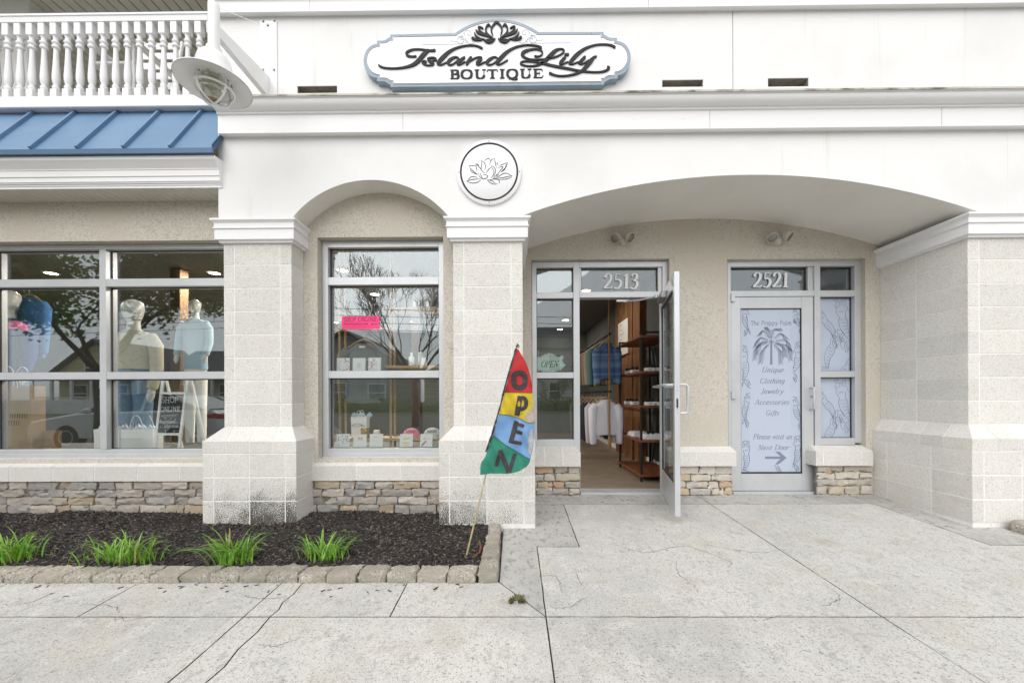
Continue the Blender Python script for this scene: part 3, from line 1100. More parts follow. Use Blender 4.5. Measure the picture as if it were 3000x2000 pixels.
ledge(-9.6, BX1[0] + .1, .14, zb - .001, 3.622, 4, 5, .12, .30)
ledge(BX1[1] - .1, BX2[0] + .1, .14, zb - .001, 3.622, 4, 9, .12, .28)
ledge(PX2[1] - .1, aX(1699, D - .03, 1400), gz(D), dz[2], D - .008, 4, 12, .10, .24, 'stone2')
ledge(aX(1956, D - .02, 1400), aX(2146, D - .03, 1400), gz(D), dz[2], D - .008, 4, 23, .10, .24, 'stone2')
ledge(aX(2394, D - .03, 1400), aX(2557, D - .03, 1400), gz(D), dz[2], D - .008, 4, 31, .10, .26, 'stone2')


# --- windows: the outer frame is the part, bars and panes are its sub-parts
def pane(parent, x0, x1, z0, z1, yg, m=None, gask=.008):
    q = MB()
    q.box(x0 - .005, x1 + .005, yg, yg + .008, z0 - .005, z1 + .005)
    part('pane', q, m or M['glass'], parent)
    q = MB()
    y0, y1 = yg - .012, yg - .001
    q.box(x0 - .01, x1 + .01, y0, y1, z1 - gask, z1 + .006)
    q.box(x0 - .01, x1 + .01, y0, y1, z0 - .006, z0 + gask * .6)
    q.box(x0 - .01, x0 + gask, y0, y1, z0, z1)
    q.box(x1 - gask, x1 + .01, y0, y1, z0, z1)
    part('gasket', q, M['alud'], parent)


def bars(parent, name, x0, x1, y0, y1, z0, z1):
    q = MB()
    q.cbox(x0, x1, y0, y1, z0, z1, .0025)
    part(name, q, M['alu'], parent)


YF, YG = 3.71, 3.772
for (hole, xm) in ((WIN1, [aX(301, YF) - 1.09 * k for k in (1, 0)]), (WIN2, [])):
    a, b = hole[0] + .004, hole[1] - .004
    zt_ = hole[3] - .003
    q = MB()
    jw = .055
    q.cbox(a, a + jw, YF, YG + .05, hole[2] - .02, zt_, .0025)
    q.cbox(b - jw, b, YF, YG + .05, hole[2] - .02, zt_, .0025)
    q.cbox(a + jw, b - jw, YF + .0015, YG + .05, wz_head, zt_, .0025)
    q.cbox(a + jw, b - jw, YF + .0015, YG + .05, hole[2] - .02, wz_b1, .0025)
    q.cbox(a + jw, b - jw, YF - .004, YF + .01, hole[2] - .02, wz_b1 - .042, .002)
    win = P_('window', q, M['alu'])
    xs_ = [a + jw] + xm + [b - jw]
    mw = .031
    for x in xm:
        bars(win, 'mullion', x - mw, x + mw, YF - .001, YG + .05, wz_b1, wz_head)
    for i in range(len(xs_) - 1):
        l = xs_[i] + (mw if i else 0)
        r_ = xs_[i + 1] - (mw if i < len(xs_) - 2 else 0)
        bars(win, 'transom_bar', l, r_, YF + .002, YG + .05, wz_t0, wz_t1)
        bars(win, 'transom_bar', l, r_, YF + .002, YG + .05, wz_m0, wz_m1)
        # bar halves show as a fine step
        for (z0_, z1_) in ((wz_t1, wz_head), (wz_m1, wz_t0), (wz_b1, wz_m0)):
            pane(win, l, r_, z0_, z1_, YG)

# --- door frames
FY, GY = 4.31, 4.372


def fx(px):
    return aX(px, FY, 1000)


def fz(py, px=1760):
    return at(px, py, FY)[1]


ZTH = fz(1441)
# 2513: sidelight left, door opening right
q = MB()
zt_ = fz(765.5)
q.cbox(fx(1559), fx(1572.5), FY, FY + .11, fz(1306), zt_, .002)
q.cbox(fx(1680.5), fx(1698.5), FY - .001, FY + .11, ZTH - .03, zt_, .002)
q.cbox(fx(1942), fx(1958), FY, FY + .11, ZTH - .03, zt_, .002)
q.cbox(fx(1572.5), fx(1680.5), FY + .0015, FY + .11, fz(782.5), zt_, .002)
q.cbox(fx(1698.5), fx(1942), FY + .0015, FY + .11, fz(782.5), zt_, .002)
q.cbox(fx(1930.5), fx(1942), FY + .02, FY + .11, fz(854), fz(782.5), .002)
q.cbox(fx(1698.5), fx(1704.5), FY + .02, FY + .11, fz(854), fz(782.5), .002)
fr1 = P_('door_frame', q, M['alu'], label='aluminium frame of the open shop door')
bars(fr1, 'transom_bar', fx(1698.5), fx(1942), FY + .002, FY + .11, fz(871), fz(854))
bars(fr1, 'transom_bar', fx(1572.5), fx(1680.5), FY + .002, FY + .11, fz(872.6), fz(855))
bars(fr1, 'transom_bar', fx(1572.5), fx(1680.5), FY + .002, FY + .11, fz(1107), fz(1089.5))
bars(fr1, 'bottom_rail', fx(1572.5), fx(1680.5), FY + .002, FY + .11, fz(1308), fz(1286.6))
pane(fr1, fx(1704.5), fx(1930.5), fz(854), fz(782.5), GY)
for (a, b) in ((855, 782.5), (1089.5, 872.6), (1286.6, 1107)):
    pane(fr1, fx(1572.5), fx(1680.5), fz(a), fz(b), GY)
q = MB()
q.cbox(fx(1698.5), fx(1942), D + .02, FY + .16, ZTH - .03, ZTH + .004, .003)
part('threshold', q, M['alu'], fr1)
# 2521
q = MB()
zt_ = fz(762, 2330)
q.cbox(fx(2132.5), fx(2142), FY, FY + .11, ZTH - .03, zt_, .002)
q.cbox(fx(2387), fx(2404), FY - .001, FY + .11, ZTH - .03, zt_, .002)
q.cbox(fx(2505), fx(2527), FY, FY + .11, fz(1300), zt_, .002)
q.cbox(fx(2142), fx(2387), FY + .0015, FY + .11, fz(780, 2330), zt_, .002)
q.cbox(fx(2404), fx(2505), FY + .0015, FY + .11, fz(780, 2330), zt_, .002)
q.cbox(fx(2371.5), fx(2387), FY + .02, FY + .11, fz(850.5, 2330), fz(780, 2330), .002)
fr2 = P_('door_frame', q, M['alu'], label='aluminium frame of the closed door with printed film')
bars(fr2, 'transom_bar', fx(2142), fx(2387), FY + .002, FY + .11, fz(867.5, 2330), fz(850.5, 2330))
bars(fr2, 'transom_bar', fx(2404), fx(2505), FY + .002, FY + .11, fz(868, 2450), fz(850, 2450))
bars(fr2, 'transom_bar', fx(2404), fx(2505), FY + .002, FY + .11, fz(1104.5, 2450), fz(1086.5, 2450))
bars(fr2, 'bottom_rail', fx(2404), fx(2505), FY + .002, FY + .11, fz(1303, 2450), fz(1283, 2450))
pane(fr2, fx(2144), fx(2371.5), fz(850.5, 2330), fz(780, 2330), GY)
pane(fr2, fx(2404), fx(2505), fz(850, 2450), fz(780, 2450), GY)
pane(fr2, fx(2404), fx(2505), fz(1086.5, 2450), fz(868, 2450), GY, M['film'])
pane(fr2, fx(2404), fx(2505), fz(1283, 2450), fz(1104.5, 2450), GY, M['film'])
q = MB()
q.cbox(fx(2142), fx(2387), D + .02, FY + .16, ZTH - .03, ZTH + .004, .003)
part('threshold', q, M['alu'], fr2)


# ------------------------------------------------------------------ lettering
def sk(s):
    return [tuple(float(c) for c in p.split(',')) for p in s.split()]


# skeleton letters: strokes in a box of cap height 1; '!' sharp corners, '-' serif stroke, 'o' closed, '~' thin stroke
GL = {
    'B': (.66, ['!.16,1 .16,0', '.16,.99 .40,.98 .54,.86 .52,.64 .36,.53 .16,.52', '.36,.52 .56,.44 .60,.24 .50,.04 .36,.01 .16,.01', '-.02,.99 .2,.99', '-.02,.01 .2,.01']),
    'O': (.80, ['o.40,1 .14,.86 .06,.5 .14,.14 .40,0 .66,.14 .74,.5 .66,.86']),
    'U': (.82, ['!.18,1 .18,.35', '.18,.36 .20,.14 .36,.01 .52,.04 .64,.16 .66,.36', '!~.66,.34 .66,1', '-.02,.99 .34,.99', '-.54,.99 .80,.99']),
    'T': (.76, ['!.37,1 .37,0', '-.04,.97 .70,.97', '~.04,.97 .0,.76', '~.70,.97 .74,.76', '-.2,.01 .54,.01']),
    'I': (.40, ['!.2,1 .2,0', '-.03,.99 .37,.99', '-.03,.01 .37,.01']),
    'Q': (.82, ['o.40,1 .14,.86 .06,.5 .14,.14 .40,0 .66,.14 .74,.5 .66,.86', '.16,-.10 .28,-.05 .44,-.16 .60,-.20 .78,-.06']),
    'E': (.70, ['!.16,1 .16,0', '-.02,.98 .58,.98', '-.16,.52 .42,.52', '-.02,.02 .60,.02', '~.58,.98 .64,.76', '~.60,.02 .68,.26', '~.43,.66 .43,.36']),
    'S': (.56, ['.48,.84 .36,1 .14,.94 .08,.72 .24,.55 .42,.42 .48,.2 .34,0 .12,.03 .06,.2']),
    'H': (.74, ['!.12,1 .12,0', '!.6,1 .6,0', '~.12,.5 .6,.5', '-.0,.99 .24,.99', '-.0,.01 .24,.01', '-.48,.99 .72,.99', '-.48,.01 .72,.01']),
    'P': (.60, ['!.12,1 .12,0', '.12,.98 .36,.98 .52,.84 .48,.58 .32,.48 .12,.48', '-.0,.99 .14,.99', '-.0,.01 .28,.01']),
    'N': (.76, ['!~.12,0 .12,1', '!.12,1 .6,0', '!~.6,0 .6,1', '-.0,.99 .16,.99', '-.0,.01 .24,.01', '-.48,.99 .72,.99']),
    'L': (.56, ['!.12,1 .12,0', '-.0,.99 .26,.99', '-.0,.01 .5,.01', '~.5,.02 .54,.24']),
    'C': (.72, ['.62,.8 .5,.98 .3,.98 .1,.78 .07,.45 .18,.12 .38,0 .56,.06 .66,.24']),
    'J': (.48, ['!.3,1 .3,.25', '.3,.3 .27,.02 .12,-.08 .02,.02', '-.14,.99 .46,.99']),
    'A': (.72, ['!~.02,0 .34,1', '!.34,1 .66,0', '~.14,.36 .54,.36', '-.0,.01 .16,.01', '-.52,.01 .74,.01']),
    'G': (.78, ['.62,.8 .5,.98 .3,.98 .1,.78 .07,.45 .18,.12 .38,0 .56,.06 .62,.2 .62,.42', '-.46,.42 .74,.42']),
    'D': (.78, ['!.14,1 .14,0', '.14,.98 .42,.97 .66,.8 .70,.48 .62,.14 .40,.02 .14,.02', '-.0,.99 .14,.99', '-.0,.01 .14,.01']),
    'a': (.52, ['.42,.54 .28,.64 .10,.5 .05,.24 .14,.02 .28,.04 .42,.28', '!.44,.62 .40,.16', '.40,.18 .42,.02 .54,.08']),
    'c': (.46, ['.40,.52 .28,.64 .12,.54 .05,.28 .14,.02 .28,0 .40,.12']),
    'd': (.54, ['.42,.54 .28,.64 .10,.5 .05,.24 .14,.02 .28,.04 .42,.28', '!.50,1.02 .42,.18', '.42,.2 .44,.02 .54,.08', '-.38,1 .5,1']),
    'e': (.48, ['.06,.30 .30,.34 .42,.48 .36,.62 .24,.64 .10,.5 .05,.22 .16,0 .30,.02 .42,.14']),
    'f': (.36, ['.46,.96 .36,1.02 .28,.9 .22,.5 .16,0 .08,-.2', '-.06,.62 .40,.62']),
    'g': (.52, ['.42,.54 .28,.64 .10,.5 .05,.26 .14,.06 .28,.08 .42,.3', '.46,.62 .40,.1 .34,-.2 .18,-.3 .02,-.2']),
    'h': (.54, ['!.14,1.02 .06,0', '.08,.3 .22,.58 .38,.64 .42,.5 .38,.2', '.38,.22 .40,0 .52,.1', '-.04,1 .14,1']),
    'i': (.28, ['!.14,.62 .10,.14', '.10,.16 .12,0 .24,.08', '-.04,.6 .14,.62', 'd.16,.86']),
    'l': (.28, ['!.16,1.02 .10,.14', '.10,.16 .12,0 .24,.08', '-.06,1 .16,1']),
    'm': (.80, ['!.10,.62 .06,0', '.07,.3 .2,.56 .34,.64 .37,.5 .34,0', '.35,.3 .48,.56 .62,.64 .65,.5 .63,.2', '.63,.22 .66,0 .78,.1']),
    'n': (.54, ['!.10,.62 .06,0', '.07,.3 .22,.58 .38,.64 .42,.5 .38,.2', '.38,.22 .40,0 .52,.1', '-.0,.6 .10,.62']),
    'o': (.50, ['o.25,.64 .09,.52 .05,.3 .12,.05 .25,0 .39,.1 .44,.34 .38,.56']),
    'p': (.54, ['!.10,.62 .02,-.3', '.08,.34 .22,.6 .36,.62 .46,.42 .40,.12 .26,0 .08,.1', '-.0,.6 .10,.62', '-.0,-.3 .14,-.3']),
    'q': (.52, ['.42,.54 .28,.64 .10,.5 .05,.24 .14,.02 .28,.04 .42,.28', '!.46,.62 .38,-.3', '-.26,-.3 .46,-.3']),
    'r': (.40, ['!.10,.62 .06,0', '.07,.3 .18,.54 .32,.64 .40,.58', '-.0,.6 .10,.62']),
    's': (.42, ['.36,.52 .24,.64 .1,.56 .12,.4 .28,.28 .34,.14 .22,0 .06,.08']),
    't': (.34, ['!.18,.82 .12,.16', '.12,.18 .14,0 .28,.08', '-.04,.62 .32,.62']),
    'u': (.54, ['!.10,.62 .08,.2', '.08,.22 .12,.02 .26,.04 .40,.28', '!.46,.62 .42,.16', '.42,.18 .44,0 .54,.1']),
    'v': (.48, ['.06,.62 .14,.5 .18,.02', '.18,.02 .36,.28 .42,.62']),
    'w': (.70, ['.06,.62 .12,.4 .14,.02', '.14,.02 .3,.3 .36,.6', '.36,.6 .36,.02', '.36,.02 .56,.3 .62,.62']),
    'x': (.50, ['!.08,.62 .40,.0', '!~.44,.62 .02,0']),
    'y': (.50, ['.08,.62 .18,.4 .22,.04', '.46,.62 .36,.26 .2,-.06 .06,-.28 .0,-.24']),
    '.': (.2, ['d.08,.05']), ' ': (.34, []),
    '2': (.62, ['.10,.74 .16,.92 .32,1 .48,.9 .50,.68 .36,.38 .06,.03', '!.04,.04 .56,.04', '~.56,.04 .62,.16']),
    '5': (.60, ['!~.16,.97 .54,.97', '!~.17,.97 .14,.56', '.14,.57 .36,.6 .52,.42 .46,.14 .28,0 .04,.04']),
    '1': (.44, ['!.24,1 .24,0', '~.08,.84 .24,.98', '-.06,.015 .42,.015']),
    '3': (.56, ['.10,.84 .22,.98 .40,.95 .44,.74 .32,.58 .18,.53', '.22,.54 .42,.48 .48,.26 .38,.04 .2,-.02 .02,.06']),
}


def text(mb, s, x, z, h, y, th, thick=.10, thin=.03, slant=0.0, space=.06, width=None, serif=True, nib=True, jit=0.0, dz=0.0, wf=1.0):
    """skeleton lettering on the XZ plane at depth y, th proud; broad strokes upright, fine ones across; x is the left end; dz: rise per metre"""
    tot = sum(GL[c][0] * wf + space for c in s) * h
    k = (width / tot) if width else 1.0
    cx = x
    rr = random.Random(len(s) * 7 + ord(s[0]))
    for c in s:
        w, strokes = GL[c]
        jy = rr.uniform(-jit, jit)
        for n_, st in enumerate(strokes):
            fl = ''
            while st[0] in '!-o~d':
                fl += st[0]
                st = st[1:]
                if fl[-1] == '-':
                    break
            if '-' in fl and not serif:
                if c in 'TELFtfH' or (c == 'E'):
                    pass
                else:
                    continue
            P = sk(st)
            if 'd' in fl:
                a = P[0]
                mb.ribbon([(cx + (a[0] + slant * a[1]) * h * k, z + a[1] * h - .001), (cx + (a[0] + slant * a[1]) * h * k + .0004, z + a[1] * h + .001)], max(thick, .08) * .55 * h, y, y - th)
                continue
            Q = catmull(P, 5, 'o' in fl) if len(P) > 2 else [np.array(P[0]), np.array(P[1])]
            W_ = []
            for i in range(len(Q)):
                d = Q[min(i + 1, len(Q) - 1)] - Q[max(i - 1, 0)]
                d = d / (np.hypot(*d) + 1e-9)
                f = abs(d[1]) ** 1.4 if nib else 1
                ww = thin + (thick - thin) * f
                if '~' in fl or '-' in fl:
                    ww = thin if nib else thick
                W_.append(ww * h / 2)
            R = [(cx + (q[0] * wf + slant * q[1]) * h * k, z + (q[1] + jy) * h + dz * (cx + q[0] * h - x)) for q in Q]
            mb.ribbon(R, W_, y + n_ * .00012, y - th - n_ * .00012, cap=not nib)
        cx += (w * wf + space) * h * k
    return mb


# ------------------------------------------------------------------ doors
class Leaf(MB):
    """points are (along the leaf, out of its inner face, height)"""
    o, u = None, None

    def world(s):
        n = Vector((s.u.y, -s.u.x))
        out = MB()
        out.v = [(s.o[0] + s.u.x * p[0] + n.x * p[1], s.o[1] + s.u.y * p[0] + n.y * p[1], p[2]) for p in s.v]
        out.f, out.m = s.f, s.m
        return out


HO = (fx(1942) - .006, FY + .012)
FE = (1.402, 3.405)
U_ = Vector((FE[0] - HO[0], FE[1] - HO[1]))
LW = U_.length
U_.normalize()


def leaf():
    l = Leaf()
    l.o, l.u = HO, U_
    return l


z0, z1 = ZTH + .008, fz(871) - .004
q = leaf()
t = .023
q.cbox(0, .06, -t, t, z0, z1, .003)
q.cbox(LW - .07, LW, -t, t, z0, z1, .003)
q.cbox(.06, LW - .07, -t + .001, t - .001, z1 - .13, z1, .003)
q.cbox(.06, LW - .07, -t + .001, t - .001, z0, z0 + .26, .003)
dr = P_('door', q.world(), M['alu'], label='open glass door swung out over the pavement')
q = leaf()
q.box(.055, LW - .065, -.005, .004, z0 + .255, z1 - .125)
part('pane', q.world(), M['glass'], dr)
q = leaf()
for (a, b, c, d) in ((.06, .068, z0 + .26, z1 - .13), (LW - .078, LW - .07, z0 + .26, z1 - .13), (.06, LW - .07, z0 + .26, z0 + .268), (.06, LW - .07, z1 - .14, z1 - .13)):
    q.box(a, b, -.013, .013, c, d)
part('gasket', q.world(), M['alud'], dr)
zh = ZC + .092
q = leaf()
q.tube([(.05, t, zh), (.05, t + .055, zh), (.09, t + .075, zh), (LW - .12, t + .075, zh), (LW - .06, t + .055, zh), (LW - .05, t, zh)], .0125, 10)
part('push_bar', q.world(), M['alu'], dr, smooth=40)
q = leaf()
q.tube([(LW - .04, -t, zh + .002), (LW - .04, -t - .055, zh + .002), (LW - .04, -t - .07, zh - .014), (LW - .04, -t - .07, zh - .232), (LW - .04, -t - .055, zh - .247), (LW - .04, -t, zh - .247)], .0125, 10)
part('pull_handle', q.world(), M['alu'], dr, smooth=40)
q = leaf()
q.box(LW - .001, LW + .0012, -.008, .008, zh - .20, zh - .12)
for dz_ in (-.02, -.05, -.11, -.21, -.24):
    q.lathe([(.003, 0), (.003, .0012)], (LW, 0, zh + dz_), 8, 'x')
part('latch_plate', q.world(), M['alud'], dr)
q = leaf()
q.cbox(.22, .50, t, t + .05, z1 - .115, z1 - .05, .006)
part('closer', q.world(), M['bolt'], dr)
q = MB()
n_ = Vector((U_.y, -U_.x))
pj = (HO[0] + U_.x * .30 + n_.x * (t + .07), HO[1] + U_.y * .30 + n_.y * (t + .07), z1 - .055)
ph = (fx(1836), FY + .05, fz(880))
pm = (pj[0] * .45 + ph[0] * .55, pj[1] * .45 + ph[1] * .55, z1 - .052)
q.tube([pj, pm, ph], [.011, .009, .008], 8)
q.lathe([(.018, -.012), (.018, .012)], ph, 12)
q.lathe([(.018, -.014), (.018, .014)], pj, 12)
q.cbox(ph[0] - .10, ph[0] + .04, FY + .035, FY + .06, ph[2] - .006, ph[2] + .018, .003)
part('closer_arm', q, M['alu'], dr, smooth=40)
# lily decal on the open door's glass
q = leaf()
LOT = [((.5, .02), (.38, .3), (.5, .62)), ((.5, .02), (.62, .3), (.5, .62)), ((.46, .05), (.22, .2), (.26, .5)), ((.54, .05), (.78, .2), (.74, .5)), ((.44, .03), (.1, .1), (.06, .34)), ((.56, .03), (.9, .1), (.94, .34)), ((.4, 0), (.2, -.04), (0, .08)), ((.6, 0), (.8, -.04), (1, .08))]
m2 = MB()
for a, b, c in LOT:
    m2.ribbon(catmull([(.30 + p[0] * .26, z0 + 1.02 + p[1] * .26) for p in (a, b, c)], 6), .0022, .006, .0068)
text(m2, 'Island', .28, z0 + .92, .05, .006, .0008, .1, .05, .25, width=.14)
text(m2, 'Lily', .45, z0 + .92, .05, .006, .0008, .1, .05, .25, width=.09)
q.v, q.f, q.m = m2.v, m2.f, m2.m
part('decal', q.world(), M['inkgrey'], dr)

# closed door 2521
DY = FY + .012
q = MB()
xa, xb, xc, xd = fx(2143.5), fx(2172), fx(2352), fx(2385.5)
za, zb_, zc_, zd = ZTH + .008, fz(1388, 2260), fz(902, 2260), fz(868.5, 2260)
q.cbox(xa, xb, DY, DY + .046, za, zd, .0025)
q.cbox(xc, xd, DY, DY + .046, za, zd, .0025)
q.cbox(xb, xc, DY + .0012, DY + .046, zc_, zd, .0025)
q.cbox(xb, xc, DY + .0012, DY + .046, za, zb_, .0025)
dr2 = P_('door', q, M['alu'], label='closed door with pale blue printed film')
q = MB()
for (a, b, c, d) in ((xb, xb + .006, zb_, zc_), (xc - .006, xc + .002, zb_, zc_), (xb, xc, zb_, zb_ + .018), (xb, xc, zc_ - .006, zc_)):
    q.box(a, b, DY + .010, DY + .03, c, d)
part('gasket', q, M['alud'], dr2)
q = MB()
q.box(xb, xc, DY + .022, DY + .03, zb_, zc_)
part('film_pane', q, M['film'], dr2)
FILMY = DY + .022
q = MB()
q.box(fx(2200), fx(2320), FILMY - .0008, FILMY, zb_ + .018, fz(910, 2260))
part('film_strip', q, M['filmc'], dr2)
q = MB()
hx, hz0, hz1 = fx(2376), fz(1198, 2376), fz(1135, 2376)
q.tube([(hx, DY, hz1), (hx, DY - .05, hz1), (hx - .01, DY - .065, hz1 - .012), (hx - .01, DY - .065, hz0 + .012), (hx, DY - .05, hz0), (hx, DY, hz0)], .0115, 10)
part('pull_handle', q, M['alu'], dr2, smooth=40)
q = MB()
q.lathe([(.012, 0), (.012, -.006), (.006, -.008)], (fx(2379), DY, fz(1161, 2379)), 14, 'y')
part('lock_cylinder', q, M['bolt'], dr2, smooth=40)
for (a, b) in ((861, 884), (1146, 1168)):
    q = MB()
    q.cbox(fx(2141), fx(2153), DY - .028, DY - .001, fz(b, 2146), fz(a, 2146), .004)
    part('hinge', q, M['alu'], dr2)

# printed film: palm, words, arrow, sea maidens in line
TX = FILMY - .001


def ftext(s, xa, xb, py, h, th=.13, tn=.07, sl=.25, ser=True, nib=True):
    q = MB()
    x0_, z_ = at(xa, py, TX)
    text(q, s, x0_, z_, h / FPX * TX, TX, .0008, th, tn, sl, width=aX(xb, TX) - x0_, serif=ser, nib=nib)
    return q


for args in (('Unique', 2230, 2295, 1090, 14.5), ('Clothing', 2225, 2298, 1122.4, 14.5), ('Jewelry', 2228, 2294, 1152.5, 14.5), ('Accessories', 2211, 2311.5, 1184.5, 14.5),
             ('Gifts', 2243, 2281, 1216, 14.5), ('Please visit us', 2206, 2319, 1285.5, 14.5), ('Next Door', 2220, 2310, 1317, 14.5)):
    part('lettering', ftext(*args), M['filmtext'], dr2)
part('lettering', ftext('T', 2200.5, 2208, 952.5, 13, .09, .09, 0, False, False), M['filmtext'], dr2)
part('lettering', ftext('he Preppy Palm'.replace('y', 'y'), 2208.5, 2320, 952.5, 13.5, .09, .09, 0, False, False), M['filmtext'], dr2)


def fp(px, py):
    return at(px, py, TX)


q = MB()
q.prism([fp(2241.5, 1343.5), fp(2286, 1343.5), fp(2271, 1359), fp(2276, 1359.5), fp(2281, 1359), fp(2304.5, 1340.5), fp(2283, 1322), fp(2271, 1323), fp(2287, 1336.5), fp(2241.5, 1336.5)][::-1], 'y', TX - .0008, TX)
part('arrow', q, M['filmtext'], dr2)
q = MB()
q.prism([fp(2256, 1068), fp(2263, 1068), fp(2262, 1000), fp(2257, 1000)], 'y', TX - .0008, TX)
for (ex, ey, mx, my) in ((2288, 962, 2265, 966), (2224, 978, 2238, 968), (2305, 988, 2285, 976), (2213, 1012, 2228, 988), (2314, 1022, 2300, 994), (2211, 1050, 2220, 1012), (2316, 1052, 2308, 1014), (2228, 1060, 2236, 1024), (2287, 1062, 2284, 1026), (2246, 958, 2252, 970), (2300, 1042, 2292, 1012), (2218, 1034, 2230, 1002)):
    R = catmull([(2259.5, 1000), (mx, my), (ex, ey)], 9)
    q.ribbon([fp(*p) for p in R], [.0016] * len(R), TX, TX - .0009, cap=False)
    for i in range(3, len(R)):
        d = R[i] - R[i - 1]
        d = d / np.hypot(*d)
        L = 15 * (1 - .55 * abs(i / len(R) - .6))
        for sgn in (-1, 1):
            e = (R[i][0] + (d[0] * .6 - d[1] * sgn * .8) * L * .75, R[i][1] + (d[1] * .6 + abs(d[0]) * .55 + .35) * L * .75 * (1 if sgn > 0 else .8))
            q.ribbon([fp(*R[i]), fp((R[i][0] + e[0]) / 2, (R[i][1] + e[1]) / 2), fp(*e)], [.0022, .0027, .0007], TX, TX - .0008 - .0001 * sgn, cap=False)
part('palm_print', q, M['filmtext'], dr2)

# one drawn sea maiden: (points, half width) in a box 1 wide, 2 high
MAID = [('.52,2 .42,1.96 .40,1.86 .48,1.80 .58,1.84 .60,1.94 .52,2', .5), ('.40,1.96 .30,1.9 .36,1.8 .28,1.7 .36,1.62', .5), ('.62,1.96 .70,1.88 .64,1.8 .72,1.72', .5), ('.48,1.8 .46,1.7 .34,1.64 .32,1.45 .40,1.3', .5),
        ('.56,1.8 .58,1.7 .70,1.64 .74,1.5 .92,1.36', .5), ('.40,1.5 .44,1.45 .48,1.5 .52,1.45 .58,1.5', .4), ('.40,1.3 .36,1.1 .40,.85 .54,.6 .70,.42', .6), ('.66,1.5 .62,1.3 .68,1.1 .66,.85 .70,.65 .76,.44', .6),
        ('.70,.42 .52,.38 .46,.2 .50,.02 .64,.2 .72,.4', .6), ('.76,.44 .92,.36 .98,.2 .94,.04 .82,.2 .74,.4', .6), ('.52,.34 .54,.14', .4), ('.60,.36 .56,.1', .4), ('.86,.34 .90,.1', .4), ('.80,.34 .84,.14', .4)]
for k in range(7):
    zz = 1.22 - k * .12
    xx = .41 + .045 * k * (.3 + .12 * k)
    w = .24 - .024 * k
    MAID.append((f'{xx:.3f},{zz:.3f} {xx + w * .25:.3f},{zz - .05:.3f} {xx + w * .5:.3f},{zz:.3f} {xx + w * .75:.3f},{zz - .05:.3f} {xx + w:.3f},{zz:.3f}', .35))


def maiden(q, cx, cy, hpx, y, flip=1, rot=0.0, clip=None, lw=.0034):
    """cx, cy: photo point of the middle; hpx: height in photo pixels"""
    s_ = hpx / 2.0
    for pts, w in MAID:
        R = [(cx + ((p[0] - .55) * flip * math.cos(rot) - (p[1] - 1) * math.sin(rot)) * s_, cy - ((p[0] - .55) * flip * math.sin(rot) + (p[1] - 1) * math.cos(rot)) * s_) for p in (catmull(sk(pts), 4))]
        run = []
        for p in R + [None]:
            if p is not None and (clip is None or (clip[0] < p[0] < clip[1] and clip[2] < p[1] < clip[3])):
                run.append(p)
            else:
                if len(run) > 1:
                    q.ribbon([at(*p_, y) for p_ in run], lw * w, y, y - .0007, cap=False)
                run = []


q = MB()
for (cx, cy, h, fl, ro) in ((2184, 940, 90, 1, 0), (2182, 1075, 130, -1, .2), (2184, 1200, 100, 1, -.3), (2186, 1345, 110, -1, .1)):
    maiden(q, cx, cy, h, TX, fl, ro, (2174, 2199, 904, 1381))
for (cx, cy, h, fl, ro) in ((2300, 925, 75, 1, .6), (2336, 940, 80, 1, .3), (2334, 1060, 120, -1, -.1), (2336, 1210, 100, 1, .2), (2335, 1330, 110, -1, 0)):
    maiden(q, cx, cy, h, TX, fl, ro, (2322, 2349, 904, 1381))
maiden(q, 2280, 1372, 60, TX, 1, .4, (2230, 2318, 1360, 1381))
part('line_print', q, M['filmink'], dr2, kind='stuff')
for (ya, yb) in ((1086, 869), (1283, 1105)):
    q = MB()
    cl = (2406, 2503, yb + 4, ya - 3)
    maiden(q, 2474, yb + 82, 165, GY - .001, 1, .12, cl, .0026)
    maiden(q, 2428, yb + 88, 130, GY - .001, -1, .75, cl, .0026)
    maiden(q, 2432, yb + 165, 150, GY - .001, 1, -.5, cl, .0026)
    maiden(q, 2494, yb + 190, 120, GY - .001, -1, 2.6, cl, .0026)
    part('line_print', q, M['filmink'], fr2, kind='stuff')
# light wall right behind the film panes keeps the film even
# house numbers
for (s_, xa, xb, py, h, lab) in (('2513', 1767, 1872, 846, 43, 'white house number 2513 above the open door'), ('2521', 2203, 2311, 842, 42, 'white house number 2521 above the closed door')):
    hn = thing('house_number', lab, 'house number', (fx((xa + xb) / 2), GY, fz(py)), group='house numbers over the two doors')
    y_ = GY - .0015
    x_, z_ = at(xa, py, y_)
    k = (aX(xb, y_) - x_) / sum(GL[c][0] + .06 for c in s_)
    for c in s_:
        q = MB()
        text(q, c, x_, z_, h / FPX * y_, y_, .012, .17, .07, .04, width=(GL[c][0] + .06) * k)
        part('digit', q, M['digit'], hn)
        x_ += (GL[c][0] + .06) * k

